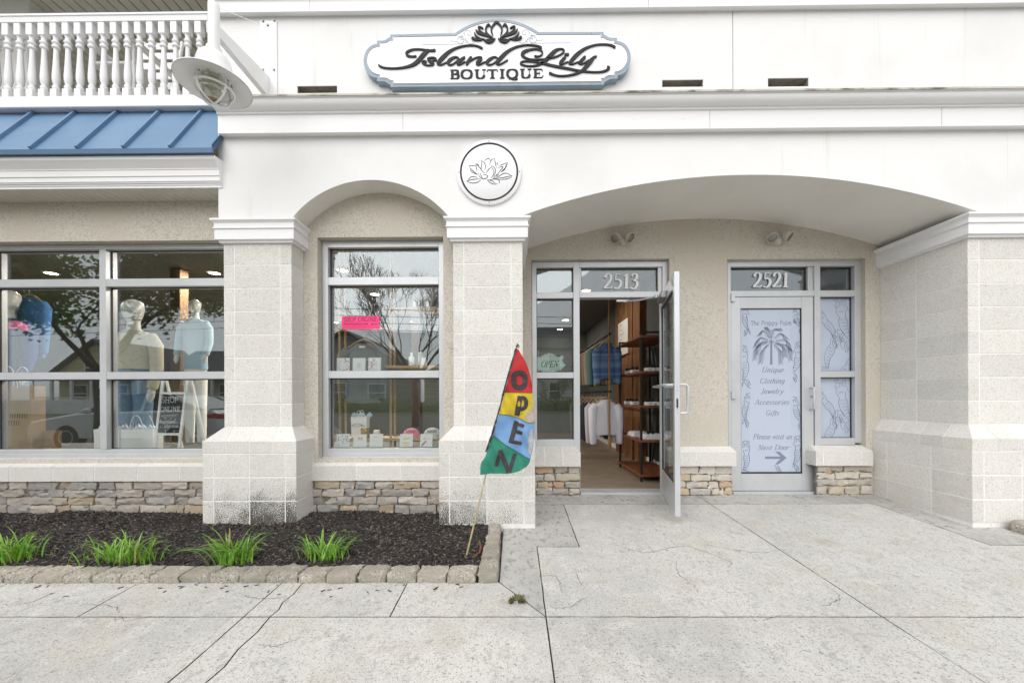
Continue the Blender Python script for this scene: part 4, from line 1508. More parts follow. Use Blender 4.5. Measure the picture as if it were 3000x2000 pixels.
# ------------------------------------------------------------------ blue pent roof, soffit, balcony on the left
XRE = -2.548
e0, e1 = (3.30, ZC + 2.109), (3.685, ZC + 2.728)
roof = P_('pent_roof', MB().box(-9.6, XRE, 3.287, 3.312, ZC + 2.062, ZC + 2.104), M['bluedk'], label='blue standing seam metal pent roof')
sx = [aX(500, 3.3, 425) - .397 * k for k in range(18)]
edges = [-9.6] + sx[::-1] + [XRE]
dn = np.array([e1[1] - e0[1], -(e1[0] - e0[0])])
dn = dn / np.hypot(*dn)          # (towards the street, up) normal in the (Y, Z) plane is (-dn0, -dn1)
for a, b in zip(edges[:-1], edges[1:]):
    q = MB()
    q.prism([e0, e1, (e1[0] + .012, e1[1] - .012), (e0[0] + .012, e0[1] - .012)], 'x', a + .001, b - .001)
    part('roof_panel', q, M['blue'], roof)
for x in sx:
    q = MB()
    h = .026
    nx, nz = -dn[0] * h, -dn[1] * h
    q.prism([e0, e1, (e1[0] - abs(nx), e1[1] + abs(nz)), (e0[0] - abs(nx), e0[1] + abs(nz))], 'x', x - .011, x + .011)
    part('seam', q, M['blue'], roof)
q = MB()
q.prism([(e0[0] - .014, e0[1] - .04), (e1[0] - .014, e1[1] - .0), (e1[0], e1[1] + .02), (e0[0] - .014, e0[1] + .02)], 'x', XRE, XRE + .004)
q.prism([(3.287, ZC + 2.062), (F, ZC + 2.26), (F, ZC + 2.31), (3.287, ZC + 2.104)], 'x', XRE - .001, XRE + .010)
part('rake_flashing', q, M['bluedk'], roof)
q = MB()
q.box(-9.6, XRE - .01, 3.655, 3.70, ZC + 2.60, ZC + 2.76)
part('top_flashing', q, M['bluedk'], roof)
fas = [(WY + .03, 2.075), (3.315, 2.058), (3.318, 2.03), (3.328, 2.02), (3.362, 1.975), (3.362, 1.968), (3.368, 1.966), (3.368, 1.915), (3.376, 1.913), (3.376, 1.873), (3.384, 1.871), (3.384, 1.862), (3.394, 1.858), (3.394, 1.848), (3.40, 1.846), (3.40, 1.828), (WY + .03, 1.834)]
mould('eave_fascia', fas, -9.6, XRE, M['trim'])
q = MB()
q.box(-9.6, XRE, 3.405, WY + .01, ZC + 1.8325, ZC + 1.8335)
sof = P_('soffit', q, M['gap'])
me = MB().cbox(-.0365, .0365, 3.41, WY - .002, 0, .006, .002).mesh('plank', M['sofplank'])
k = 0
x = XRE - .045
while x > -9.5:
    piece('plank', me, sof, (x, 0, ZC + 1.826))
    x -= .0815
# balcony
BYF = 3.585
zb0, zb1 = aZ(313, BYF, 300), aZ(279, BYF, 300)
bal = P_('balcony', MB().cbox(-9.6, XL - .01, BYF, 3.74, zb0, zb1, .006), M['trim'], label='white balcony with turned balusters over the blue roof')
BY = 3.66
zr0, zr1 = aZ(64, BY - .03, 300), aZ(43, BY - .03, 300)
q = MB()
q.prism([(BY - .035, zr0), (BY - .04, zr0 + .045), (BY - .048, zr0 + .05), (BY - .048, zr1), (BY + .048, zr1), (BY + .048, zr0 + .05), (BY + .035, zr0)], 'x', -9.6, XL - .01)
part('top_rail', q, M['trim'], bal)
q = MB()
q.box(-9.6, XL - .01, BY - .034, BY + .034, zb1 - .01, zb1 + .012)
part('bottom_rail', q, M['trim'], bal)
q = MB()
H = zr0 - zb1 + .004
q.cbox(-.0305, .0305, -.0305, .0305, H - .115, H, .004)
q.cbox(-.0305, .0305, -.0305, .0305, 0, .105, .004)
pr = [(.024, .104), (.027, .112), (.0285, .120), (.026, .128), (.019, .133), (.018, .14), (.0245, .158), (.0285, .185), (.029, .215), (.0265, .26), (.0225, .32), (.0195, .38), (.0175, .435), (.017, .455), (.021, .458), (.0285, .466), (.029, .474), (.0285, .481), (.021, .488), (.020, .495), (.0275, .503), (.0295, .511), (.0285, .519), (.021, .526), (.019, .54), (.021, .555), (.026, .565)]
f_ = (H - .115) / .565
q.lathe([(r_ * 1.03, h_ * f_ if h_ > .11 else h_) for r_, h_ in pr], (0, 0, 0), 16)
me = q.mesh('baluster', M['trim'], smooth=35)
x = aX(3 + 9.5, BY - .03, 70)
x -= .1134 * 14
while x < XL - .04:
    piece('baluster', me, bal, (x, BY, zb1 - .002))
    x += .1134
q = MB()
q.box(-8, XL - .02, 3.74, 7.6, zb1 - .12, zb1 - .01)
part('deck', q, M['sofplank'], bal)
ZCE = ZC + 5.15
q = MB()
q.box(-10, XL + .2, 3.4, 8.2, ZCE + .012, ZCE + .1)
cei = P_('porch_ceiling', q, M['gap'])
me = MB().cbox(-.0655, .0655, 3.4, 8.15, 0, .012, .004).mesh('plank', mat('porch_plank', (.66, .65, .60), .6))
for k in range(56):
    piece('plank', me, cei, (XL + .1 - k * .143, 0, ZCE))
q = MB()
q.box(-10, XL + .2, 7.0, 7.1, zb1 - .1, ZCE)
pw = P_('porch_wall', q, M['gap'])
me = MB().prism([(6.985, 0), (7.0, 0), (7.0, .12), (6.995, .12)], 'x', -10, XL + .2).mesh('siding_board', mat('porch_siding', (.60, .595, .56), .6))
for k in range(30):
    piece('siding_board', me, pw, (0, 0, zb1 + .0 + k * .122))
q = MB()
q.box(XL - .06, XL + .1, F + .3, 7.0, zb1 - .1, ZCE)
P_('porch_side_wall', q, M['sofplank'])
for (xa, xb, Y) in ((-60, 82, 5.0), (168, 195, 6.6)):
    q = MB()
    a, b = aX(xa, Y, 20), aX(xb, Y, 20)
    q.cbox(a, b, Y, Y + .25, zb1 - .02, ZCE, .01)
    P_('porch_column', q, M['trim'])
# white slatted chair behind the balusters
cx, cy = -3.86, 3.96
ch = thing('porch_chair', 'white ladder back chair standing behind the balcony balusters', 'chair', (cx, cy, zb1))
for s_ in (-1, 1):
    part('leg', MB().tube([(cx + s_ * .2, cy - .2, zb1 - .01), (cx + s_ * .2, cy - .2, zb1 + .62)], .02, 8), M['trim'], ch, smooth=40)
    part('back_post', MB().tube([(cx + s_ * .2, cy + .2, zb1 - .01), (cx + s_ * .2, cy + .22, zb1 + .45), (cx + s_ * .21, cy + .34, zb1 + 1.12)], .021, 8), M['trim'], ch, smooth=40)
    part('armrest', MB().cbox(cx + s_ * .23 - .035, cx + s_ * .23 + .035, cy - .24, cy + .26, zb1 + .62, zb1 + .645, .006), M['trim'], ch)
part('seat', MB().cbox(cx - .22, cx + .22, cy - .22, cy + .22, zb1 + .42, zb1 + .45, .006), M['trim'], ch)
for k in range(5):
    z_ = zb1 + .52 + k * .125
    yy = cy + .225 + (k * .125) * .16
    part('slat', MB().cbox(cx - .2, cx + .2, yy, yy + .016, z_, z_ + .075, .004), M['trim'], ch)

# ------------------------------------------------------------------ barn lamp on its arm
LX, LY, LZ = -2.147, 2.796, ZC + 2.235
lam = thing('wall_lamp', 'large white barn lamp with a flat shade on an arm above the blue roof', 'lamp', (LX, LY, LZ))
q = MB()
q.lathe([(.232, -.002), (.232, .004), (.20, .013), (.12, .032), (.108, .034), (.108, .030), (.12, .027), (.20, .008), (.229, -.002)], (LX, LY, LZ), 48, cap=False)
part('shade', q, M['lampw'], lam, smooth=35)
q = MB()
q.lathe([(.10, .036), (.10, .052), (.125, .055), (.138, .064), (.138, .074), (.126, .084), (.118, .095), (.108, .15), (.098, .185), (.078, .212), (.052, .226), (.048, .228), (.048, .262), (.040, .266)], (LX, LY, LZ), 40)
part('bell', q, M['lampw'], lam, smooth=35)
q = MB()
for k in range(10):
    a = k * .6283
    q.cbox(LX + .104 * math.cos(a) - .006, LX + .104 * math.cos(a) + .006, LY + .104 * math.sin(a) - .006, LY + .104 * math.sin(a) + .006, LZ + .028, LZ + .058, .002)
part('vent_post', q, M['bolt'], lam)
q = MB()
q.lathe([(.037, .255), (.037, .575), (.034, .582), (.02, .588)], (LX, LY, LZ), 24)
part('pole', q, M['lampw'], lam, smooth=35)
q = MB()
q.lathe([(.088, .03), (.092, 0), (.092, -.05), (.082, -.085), (.055, -.11), (.02, -.118)], (LX, LY, LZ), 28)
part('globe', q, M['lglobe'], lam, smooth=60)
q = MB()
q.lathe([(.004, .03), (.03, .02), (.036, -.02), (.026, -.06), (.006, -.07)], (LX, LY, LZ), 16)
part('bulb', q, mat('bulb_glass', (.62, .61, .55), .2), lam, smooth=60)
q = MB()
ring = [(LX + .118 * math.cos(a), LY + .118 * math.sin(a), LZ - .035) for a in np.linspace(0, 2 * math.pi, 41)]
q.tube(ring, .008, 8, False)
for a in (1.25, 2.8):
    q.tube([(LX + .118 * math.cos(a) * c, LY + .118 * math.sin(a) * c, LZ - .035 - .095 * (1 - c * c) ** .5 if abs(c) < 1 else LZ - .035) for c in np.linspace(-1, 1, 17)], .007, 8)
for k in range(4):
    a = 1.25 + k * math.pi / 2 - (.02 if k % 2 else 0)
    q.tube([(LX + .118 * math.cos(a), LY + .118 * math.sin(a), LZ - .035), (LX + .114 * math.cos(a), LY + .114 * math.sin(a), LZ + .022)], .006, 6)
part('guard', q, M['lampw'], lam, smooth=50)
q = MB()
q.lathe([(.004, -.119), (.032, -.1185), (.04, -.116), (.002, -.1175)], (LX + .0, LY - .01, LZ), 12)
part('residue', q, M['rust'], lam)
q = MB()
za_ = ZC + 2.594
q.prism([(LY + .02, za_ + .012), (F - .012, za_ + .012), (F - .012, za_ + .19), (LY + .02, za_ + .085)], 'x', LX - .022, LX + .022)
part('arm', q, M['lampw'], lam)
q = MB()
q.tube([(LX, LY, LZ + .57), (LX, F - .01, ZC + 3.217)], .0025, 6)
part('stay_rod', q, M['lampw'], lam)
px0, px1 = aX(764, F, 150), aX(813, F, 150)
q = MB()
q.cbox(px0, px1, F - .012, F - .0008, ZC + 2.605, ZC + 3.275, .002)
pl = part('wall_plate', q, M['lampw'], lam)
for (bx_, bz_) in ((771, 63), (804, 61), (771, 205), (803, 205), (785, 75)):
    x_, z_ = at(bx_, bz_, F - .012)
    q = MB()
    q.lathe([(.010, 0), (.010, -.008), (.007, -.011)], (x_, F - .012, z_), 6, 'y')
    part('bolt', q, M['bolt'], pl)

# ------------------------------------------------------------------ main shop sign
SYB_, SYF_ = F - .0008, 3.347
SC = FPX / SYF_
SX0, SZ0 = at(1455.5, 160, SYF_)


def sp(px, py):
    """photo point -> sign plane, with the slope of the sign in the photo taken out"""
    u = px - 1455.5
    return (SX0 + u / SC, SZ0 - (py + .019 * u - 160) / SC)


def sym(pts):
    L = [sp(*p) for p in pts]
    return L + [(2 * SX0 - x, z) for x, z in L[::-1]]


c6 = lambda *p: [(1050 + x / 7.84, 80 + y / 7.84) for x, y in p]
outer_l = c6((725, 1385), (715, 1325), (690, 1322), (640, 1285), (590, 1262), (540, 1255), (410, 1253), (410, 1180), (330, 1165), (250, 1122), (185, 1055), (140, 965), (113, 870), (105, 790), (113, 700), (140, 610), (185, 525), (250, 460), (330, 415), (420, 395), (420, 325), (540, 322), (600, 308), (650, 280), (690, 250), (725, 240), (725, 180))
inner_l = c6((790, 1318), (785, 1245), (725, 1247), (680, 1215), (630, 1192), (580, 1185), (480, 1186), (475, 1112), (390, 1100), (310, 1060), (240, 985), (195, 900), (175, 800), (190, 680), (235, 580), (310, 510), (400, 472), (482, 462), (485, 385), (580, 383), (640, 370), (690, 340), (725, 318), (793, 318), (793, 242))


def arc3(p0, p1, p2, n=16):
    """points of the circle through three points, from p0 over p1 to p2"""
    ax, ay, bx_, by, cx_, cy_ = *p0, *p1, *p2
    d = 2 * (ax * (by - cy_) + bx_ * (cy_ - ay) + cx_ * (ay - by))
    ux = ((ax * ax + ay * ay) * (by - cy_) + (bx_ * bx_ + by * by) * (cy_ - ay) + (cx_ * cx_ + cy_ * cy_) * (ay - by)) / d
    uy = ((ax * ax + ay * ay) * (cx_ - bx_) + (bx_ * bx_ + by * by) * (ax - cx_) + (cx_ * cx_ + cy_ * cy_) * (bx_ - ax)) / d
    r_ = math.hypot(ax - ux, ay - uy)
    a0, a2 = math.atan2(ay - uy, ax - ux), math.atan2(cy_ - uy, cx_ - ux)
    return [(ux + r_ * math.cos(a0 + (a2 - a0) * k / n), uy + r_ * math.sin(a0 + (a2 - a0) * k / n)) for k in range(n + 1)]


def outline(left, dome_l, dome_top):
    L = [sp(*p) for p in left]
    a, t_ = sp(*dome_l), sp(1455.5, dome_top)
    dome = arc3(a, t_, (2 * SX0 - a[0], a[1]), 24)
    return L + dome + [(2 * SX0 - x, z) for x, z in L[::-1]]


sign = thing('shop_sign', 'scalloped shop sign reading Island Lily Boutique with a lotus and pale blue border', 'sign', (SX0, SYB_, SZ0 - .3))
OUT = outline(outer_l, (1333, 97.5), 55.5)
INN = outline(inner_l, (1336, 106), 64)
part('board', MB().prism(OUT, 'y', SYF_ + .004, SYB_), M['signb'], sign)


def ring_of(mb, loop, w, yb, yf):
    mb.ribbon(loop + loop[:1], w, yb, yf, cap=False)


def grow(loop, d):
    return inset(loop, -d) if area(loop) > 0 else inset(loop, d)


def area(l):
    return sum(l[i][0] * l[(i + 1) % len(l)][1] - l[(i + 1) % len(l)][0] * l[i][1] for i in range(len(l))) / 2


part('face', MB().prism(grow(INN, .005), 'y', SYF_ + .001, SYF_ + .006), M['signw'], sign)
q = MB()
ring_of(q, INN, .0022, SYF_ + .001, SYF_ - .0004)
part('black_line', q, M['ink'], sign)
for (a, b) in ((1172.6, 105.7), (1732, 94.5), (1453, 59.5), (1170, 254.5), (1728, 245), (1459, 249)):
    x_, z_ = sp(a, b)
    q = MB()
    q.lathe([(.006, 0), (.005, -.004), (.002, -.005)], (x_, SYF_ + .004, z_), 10, 'y')
    part('screw', q, M['bolt'], sign)
LB, LF = SYF_ + .0005, SYF_ - .0095


def stroke(mb, ox, oy, s_, pts, k=0.0, n=6, mir=None):
    """pts: (x, y, width) in the crop's own pixels"""
    Q = catmull(pts, n) if len(pts) > 2 else [np.array(p, float) for p in pts]
    R, W_ = [], []
    for qx, qy, w in Q:
        x_, z_ = sp(ox + qx / s_, oy + qy / s_)
        R.append((2 * SX0 - x_, z_) if mir else (x_, z_))
        W_.append(max(.0011, w / s_ / SC / 2 * .87))
    mb.ribbon(R, W_, LB, LF - k)


A_, B_, C_, D_ = (1100, 120, 11.76), (1280, 120, 11.76), (1460, 120, 11.76), (1620, 120, 11.76)
word1 = {
    'I': [(A_, [(1390, 570, 62), (1250, 585, 60), (1110, 555, 80), (1065, 480, 88), (1120, 410, 84), (1280, 345, 66), (1500, 330, 56), (1700, 348, 56), (1900, 372, 70), (2040, 362, 88)]),
          (A_, [(1810, 375, 110), (1640, 530, 165), (1480, 720, 158), (1300, 860, 125), (1050, 945, 84), (750, 990, 62), (500, 995, 60), (300, 978, 62), (180, 940, 66), (112, 895, 62)])],
    's': [(A_, [(1990, 700, 66), (2080, 690, 72), (2070, 640, 56), (1980, 615, 56), (1870, 632, 80), (1820, 680, 108), (1890, 745, 118), (1975, 800, 118), (1970, 850, 84), (1880, 880, 52), (1760, 878, 50), (1650, 840, 48), (1608, 780, 50), (1660, 735, 44), (1740, 750, 60), (1700, 790, 70)])],
    'l': [(B_, [(1550, 275, 82), (1400, 208, 56), (1200, 182, 56), (1000, 195, 58), (800, 238, 66), (600, 308, 84), (400, 425, 120), (230, 580, 150), (100, 720, 150), (30, 810, 110), (80, 858, 55), (190, 845, 48), (330, 775, 46)])],
    'a': [(B_, [(740, 615, 50), (640, 592, 60), (520, 640, 100), (410, 730, 118), (385, 815, 90), (450, 860, 52), (550, 840, 46), (660, 755, 44), (760, 650, 50)]),
          (B_, [(945, 600, 76), (830, 690, 120), (730, 780, 120), (720, 842, 66), (810, 838, 48), (970, 755, 46)])],
    'n': [(B_, [(1170, 610, 110), (1110, 690, 116), (1050, 780, 116), (1030, 835, 80)]),
          (B_, [(1130, 740, 46), (1280, 640, 48), (1420, 592, 56), (1525, 612, 92), (1490, 690, 124), (1400, 770, 126), (1390, 835, 76), (1490, 832, 48), (1660, 750, 46)])],
    'd': [(B_, [(2080, 605, 46), (1980, 578, 58), (1850, 640, 104), (1745, 730, 118), (1725, 805, 86), (1800, 848, 52), (1900, 828, 46), (2000, 765, 46), (2110, 660, 50)]),
          (C_, [(1465, 245, 92), (1350, 190, 64), (1100, 157, 56), (900, 168, 58), (650, 218, 68), (450, 305, 88), (250, 440, 124), (100, 590, 140), (-20, 725, 134), (-60, 795, 84), (-5, 838, 50), (100, 812, 46), (230, 735, 46), (318, 680, 40)])]}
word2 = {
    'L': [(C_, [(1265, 540, 74), (1350, 550, 56), (1450, 522, 50), (1520, 450, 48), (1500, 370, 52), (1400, 312, 58), (1250, 298, 60), (1050, 330, 84), (890, 395, 124), (825, 480, 124), (885, 572, 84), (1050, 640, 60), (1250, 658, 54), (1450, 652, 52), (1620, 636, 50)]),
          (C_, [(1700, 610, 46), (1850, 590, 50), (2000, 545, 54), (2170, 460, 58), (2258, 370, 62), (2230, 302, 58), (2120, 285, 58), (1980, 335, 116), (1840, 460, 156), (1700, 605, 150), (1570, 725, 110), (1400, 825, 68), (1250, 870, 54), (1050, 882, 50), (850, 850, 52), (762, 792, 58), (830, 733, 54), (1000, 716, 50), (1250, 735, 54), (1500, 782, 70), (1800, 845, 84), (2100, 905, 88), (2420, 960, 82), (2700, 1015, 74), (3000, 1055, 66), (3300, 1072, 60), (3550, 1055, 66), (3720, 1000, 90), (3800, 930, 92), (3760, 880, 66)])],
    'i': [(D_, [(410, 575, 104), (330, 665, 122), (250, 755, 108), (250, 805, 56), (340, 800, 48), (510, 725, 46)]), (D_, [(430, 476, 92), (515, 474, 92)])],
    'l': [(D_, [(2110, 205, 92), (1980, 140, 66), (1750, 115, 58), (1500, 132, 60), (1300, 182, 70), (1100, 265, 96), (900, 405, 134), (750, 545, 148), (620, 700, 136), (565, 772, 80), (630, 805, 48), (740, 778, 46), (870, 725, 46)])],
    'y': [(D_, [(1080, 570, 112), (980, 675, 116), (900, 755, 84), (960, 795, 50), (1070, 768, 48), (1220, 670, 50)]),
          (D_, [(1490, 535, 44), (1400, 570, 90), (1300, 685, 156), (1200, 810, 152), (1080, 945, 132), (950, 1055, 100), (750, 1142, 72), (500, 1198, 58), (250, 1215, 54), (30, 1180, 60), (-110, 1122, 84)])]}
for wd in (word1, word2):
    for ch_, strokes in wd.items():
        q = MB()
        for k, (o, pts) in enumerate(strokes):
            stroke(q, *o, pts, .0003 * k + (.0006 if ch_ in 'ay' else 0) + (.0012 if ch_ == 'y' else 0))
        part('letter', q, M['black'], sign, smooth=30)
E_ = (1300, 50, 7.84)
lot = [[(1138, 440, 14), (1108, 360, 36), (1104, 290, 44), (1140, 215, 48), (1205, 145, 58)],
       [(1085, 235, 20), (1035, 195, 52), (985, 260, 46), (975, 330, 42), (1005, 395, 36), (1050, 425, 18)],
       [(912, 285, 28), (860, 258, 44), (808, 252, 40), (825, 320, 40), (890, 380, 36), (985, 412, 20)],
       [(745, 312, 20), (790, 375, 56), (900, 415, 66), (1040, 452, 60), (1142, 505, 20)],
       [(710, 382, 18), (755, 470, 52), (845, 522, 44), (945, 535, 20)],
       [(670, 505, 64), (745, 545, 44), (865, 552, 20)],
       [(935, 555, 20), (1050, 548, 44), (1152, 518, 16)],
       [(945, 562, 28), (1020, 598, 52), (1120, 580, 46), (1192, 512, 14)]]
q = MB()
for m_ in (False, True):
    for k, pts in enumerate(lot):
        stroke(q, *E_, [(x - 5, y, w) for x, y, w in pts], .0003 * k + .0002 * m_, 6, m_)
part('lotus', q, M['black'], sign, smooth=30)
q = MB()
fl = [[(695, 600, 9), (640, 625, 9), (560, 600, 9), (500, 540, 9), (440, 490, 9), (370, 485, 9), (315, 520, 10), (310, 580, 11), (360, 622, 12), (420, 615, 14), (462, 570, 14), (450, 525, 14), (405, 520, 16), (390, 548, 14)],
      [(560, 600, 8), (505, 520, 8), (480, 430, 8), (490, 350, 9), (545, 318, 10), (610, 340, 10), (632, 390, 10), (610, 430, 9), (565, 435, 9), (540, 405, 9), (560, 380, 8)],
      [(310, 570, 7), (240, 582, 8), (185, 575, 9), (165, 550, 10), (185, 540, 10)], [(700, 600, 8), (705, 570, 8), (665, 560, 8), (650, 580, 9)],
      [(320, 470, 6), (380, 450, 14), (440, 465, 8)], [(410, 435, 14), (450, 460, 10)], [(455, 365, 14), (465, 420, 6)], [(500, 605, 12), (540, 600, 5)], [(600, 515, 12), (625, 495, 5)]]
for m_ in (False, True):
    for pts in fl:
        Q = catmull(pts, 5) if len(pts) > 2 else [np.array(p, float) for p in pts]
        R, W_ = [], []
        for qx, qy, w in Q:
            x_, z_ = sp(1300 + qx / 7.84, 50 + qy / 7.84)
            R.append((2 * SX0 - x_, z_) if m_ else (x_, z_))
            W_.append(w / 7.84 / SC / 2)
        q.ribbon(R, W_, LB, SYF_ - .0006, cap=False)
for m_ in (1, -1):
    xa_, zz_ = sp(1237, 132.5)
    pts = [(SX0 - m_ * (SX0 - xa_), SZ0 - (132.5 + .019 * (1237 - 1455.5) - 160) / SC), (SX0 - m_ * .29, SZ0 - (132.5 + .019 * (1237 - 1455.5) - 160) / SC)]
    q.ribbon(pts, .0014, LB, SYF_ - .0005, cap=False)
part('flourish', q, M['inkgrey'], sign)
q = MB()
xs0, zs0 = sp(1300 + 138 / 7.587, 190 + 325 / 7.587)
hB = (sp(1400, 100)[1] - sp(1400, 125.2)[1])
pos = [(138, 340), (383, 632), (678, 937), (962, 1200), (1234, 1357), (1398, 1648), (1690, 1946), (1984, 2207)]
for c, (a, b) in zip('BOUTIQUE', pos):
    q = MB()
    xa_, za_ = sp(1300 + a / 7.587, 190 + 325 / 7.587 - .019 * (a / 7.587 - 18))
    xb_, _ = sp(1300 + b / 7.587, 200)
    off = {'O': .05, 'Q': .05}.get(c, 0)
    gw = GL[c][0]
    text(q, c, xa_ - off * hB * .3, zs0, hB, LB, .006, .30, .075, 0, 0, width=(xb_ - xa_) * (gw / (gw - .02)))
    part('letter', q, M['black'], sign)

for px, ya, yb, Y in ((2080, 268, 378, 3.349), (2760, 262, 372, 3.349), (1180, 280, 390, 3.349), (1905, 0, 35, 3.316), (900, 6, 46, 3.316)):
    x_ = aX(px, Y, (ya + yb) / 2)
    q = MB()
    for (pa, pb, yy) in (((ZC + 2.27, ZC + 2.42, 3.352), (ZC + 2.44, ZC + 2.50, 3.30))[0:1] if Y > 3.33 else ((ZC + 3.315, ZC + 3.41, 3.36),)):
        q.box(x_ - .0012, x_ + .0012, yy - .0006, yy + .004, pa, pb)
    P_('trim_joint', q, M['joint'])

# ------------------------------------------------------------------ round lotus sign
RYF = F - .022
RX, RZ = at(1432.8, 503.5, RYF)
RS = FPX / RYF
rs = thing('round_sign', 'round white sign with a black ring and a line drawn lotus', 'sign', (RX, F, RZ - .28))
part('disc', MB().lathe([(94.5 / RS, -.0008), (95 / RS, -.002), (95 / RS, -.02), (94 / RS, -.022)], (RX, F, RZ), 72, 'y'), M['signw'], rs, smooth=35)
q = MB()
q.ribbon([(RX + math.cos(a) * 83 / RS, RZ + math.sin(a) * 83 / RS) for a in np.linspace(0, 2 * math.pi, 73)], 2.5 / RS, RYF - .0003, RYF - .0018, cap=False)
part('black_ring', q, M['black'], rs)
q = MB()
lr = ['445,985 530,900 650,915', '440,990 540,1020 640,1010 715,960', '440,985 560,950 700,945', '480,690 610,685', '480,690 530,760 590,810 650,862', '500,750 530,800 600,840 640,862', '610,640 625,720 630,800', '615,640 680,720 715,760', '712,590 730,660 715,740 740,800 795,835', '715,590 780,640 800,700 785,780', '780,600 850,550 900,585',
      '970,545 900,600 880,690', '970,545 990,640 1010,740', '905,685 970,730 995,800 960,890', '915,715 960,800 950,870 900,925', '915,715 850,770 815,830', '665,810 680,890 740,940 810,935 842,890 800,865 750,868', '700,830 720,890 745,930',
      '1225,630 1130,670 1065,690', '1225,630 1190,720 1100,810', '1200,660 1170,760 1100,820', '1030,745 1090,715 1135,720 1080,790 1030,850 950,915', '1000,890 1060,860', '945,920 1050,900 1130,850 1210,840 1310,893', '1310,893 1240,900 1120,925 940,940', '1300,915 1200,950 1065,960', '830,960 880,1010 960,1045 1030,1040', '830,960 920,980 990,1030', '870,965 960,950 1050,960 1065,1000 1060,1035', '1015,655 1025,640 1045,690', '640,655 680,690']
for st in lr:
    pts = sk(st)
    Q = catmull(pts, 5)
    n = len(Q)
    R = [(RX + (p[0] - 868) / 6.534 / RS, RZ - (p[1] - 807) / 6.534 / RS) for p in Q]
    q.ribbon(R, [.0011 + .0020 * math.sin(math.pi * i / (n - 1)) for i in range(n)], RYF - .0002, RYF - .0014, cap=False)
part('lotus_line', q, M['black'], rs)
for k in range(4):
    a = k * math.pi / 2
    x_, z_ = RX + math.cos(a) * 89.5 / RS, RZ + math.sin(a) * 89.5 / RS
    q = MB()
    q.lathe([(.0065, 0), (.005, -.003)], (x_, RYF, z_), 10, 'y')
    part('screw', q, M['bolt'], rs)

# ------------------------------------------------------------------ twin flood lamps
for (px, py, hl, hr, lab) in ((1823, 702, (-21, -4, -.35), (24, -6, .55), 'twin head flood lamp on the stucco above the open door'), (2275, 702, (-12, -6, -.15), (38, -8, .62), 'twin head flood lamp on the stucco to the right, nearer the block wall')):
    x_, z_ = at(px, py + 6, D)
    fl_ = thing('flood_lamp', lab, 'lamp', (x_, D, z_), group='flood lamps over the doors')
    q = MB()
    q.lathe([(.044, 0), (.044, -.028), (.036, -.05), (.018, -.058)], (x_, D, z_), 20, 'y')
    part('base', q, M['floodw'], fl_, smooth=35)
    for (dx, dz_, tilt) in (hl, hr):
        hx_, hz_ = at(px + dx, py + dz_, D - .10)
        c = Vector((hx_, D - .10, hz_))
        ax = Vector((math.sin(tilt), -.55, -.62)).normalized()
        u = ax.cross(Vector((0, 0, 1))).normalized()
        w = u.cross(ax)
        h_ = MB()
        prof = [(.016, -.075), (.030, -.065), (.046, -.035), (.055, -.008), (.056, .004), (.050, .006)]
        n = 24
        for (r_, hh) in prof:
            for k in range(n):
                a = 6.28318 * k / n
                h_.v.append(tuple(c + ax * hh + u * math.cos(a) * r_ + w * math.sin(a) * r_))
        for i in range(len(prof) - 1):
            for k in range(n):
                h_.f.append((i * n + k, i * n + (k + 1) % n, (i + 1) * n + (k + 1) % n, (i + 1) * n + k))
                h_.m.append(0)
        h_.f.append(tuple(range(n)))
        h_.m.append(0)
        hd = part('lamp_head', h_, M['floodw'], fl_, smooth=40)
        l_ = MB()
        for (r_, hh) in ((.050, .005), (.035, .011), (.012, .014)):
            for k in range(n):
                a = 6.28318 * k / n
                l_.v.append(tuple(c + ax * hh + u * math.cos(a) * r_ + w * math.sin(a) * r_))
        for i in range(2):
            for k in range(n):
                l_.f.append((i * n + k, i * n + (k + 1) % n, (i + 1) * n + (k + 1) % n, (i + 1) * n + k))
                l_.m.append(0)
        l_.f.append(tuple(2 * n + k for k in range(n)))
        l_.m.append(0)
        part('lens', l_, M['flens'], hd, smooth=60)
        q = MB()
        q.tube([(x_ + dx * .0006, D - .045, z_ + .015), tuple(c - ax * .06)], .011, 8)
        part('knuckle', q, M['floodw'], fl_)


# ------------------------------------------------------------------ planting bed: edging stones, mulch, daylilies, stick
edg = thing('stone_edging', 'low edging of rough tan concrete stones around the mulch bed', 'edging', (-2, YP, gz(YP)))
EY = 2.445
cuts_px = [-180, -88, 2, 90, 178.6, 263.6, 348.6, 435, 522, 609, 695.6, 778, 869, 954, 1043, 1129, 1217, 1307.6, 1395]
ex = [aX(-180, EY, 1690) - .19 * k for k in range(9, 0, -1)] + [aX(p, EY, 1690) for p in cuts_px]
for i in range(len(ex) - 1):
    r = random.Random(i)
    q = MB()
    hh = .052 + r.uniform(-.004, .008)
    dy = r.uniform(-.004, .006)
    rough_box(q, ex[i] + .001, ex[i + 1] - .001, EY + dy, EY + dy + .15, gz(EY) - .02, gz(EY) + hh, 8, 6, 3, .0055, i, .0038)
    part('stone', q, M['edging'], edg, smooth=50)
cy_ = EY
for k, L in enumerate((.24, .22, .21, .19)):
    q = MB()
    xo = .006 * k
    rough_box(q, -.243 + xo, -.112 - .004 * k, cy_ + .002, cy_ + L - .002, gz(cy_) - .02, gz(cy_ + L / 2) + .056 + .004 * (k % 2), 6, 8, 3, .0055, 90 + k, .0035)
    part('stone', q, M['edging'], edg, smooth=50)
    cy_ += L
ed2 = thing('stone_edging', 'rough tan edging stone at the right border beside the wide pier', 'edging', (4.2, 3.2, gz(3.2)))
for k in range(3):
    q = MB()
    rough_box(q, 4.075 + .36 * k, 4.43 + .36 * k, 3.08, 3.30, gz(3.1) - .02, gz(3.2) + .10, 6, 5, 4, .014, 70 + k, .004)
    part('stone', q, M['edging'], ed2, smooth=50)


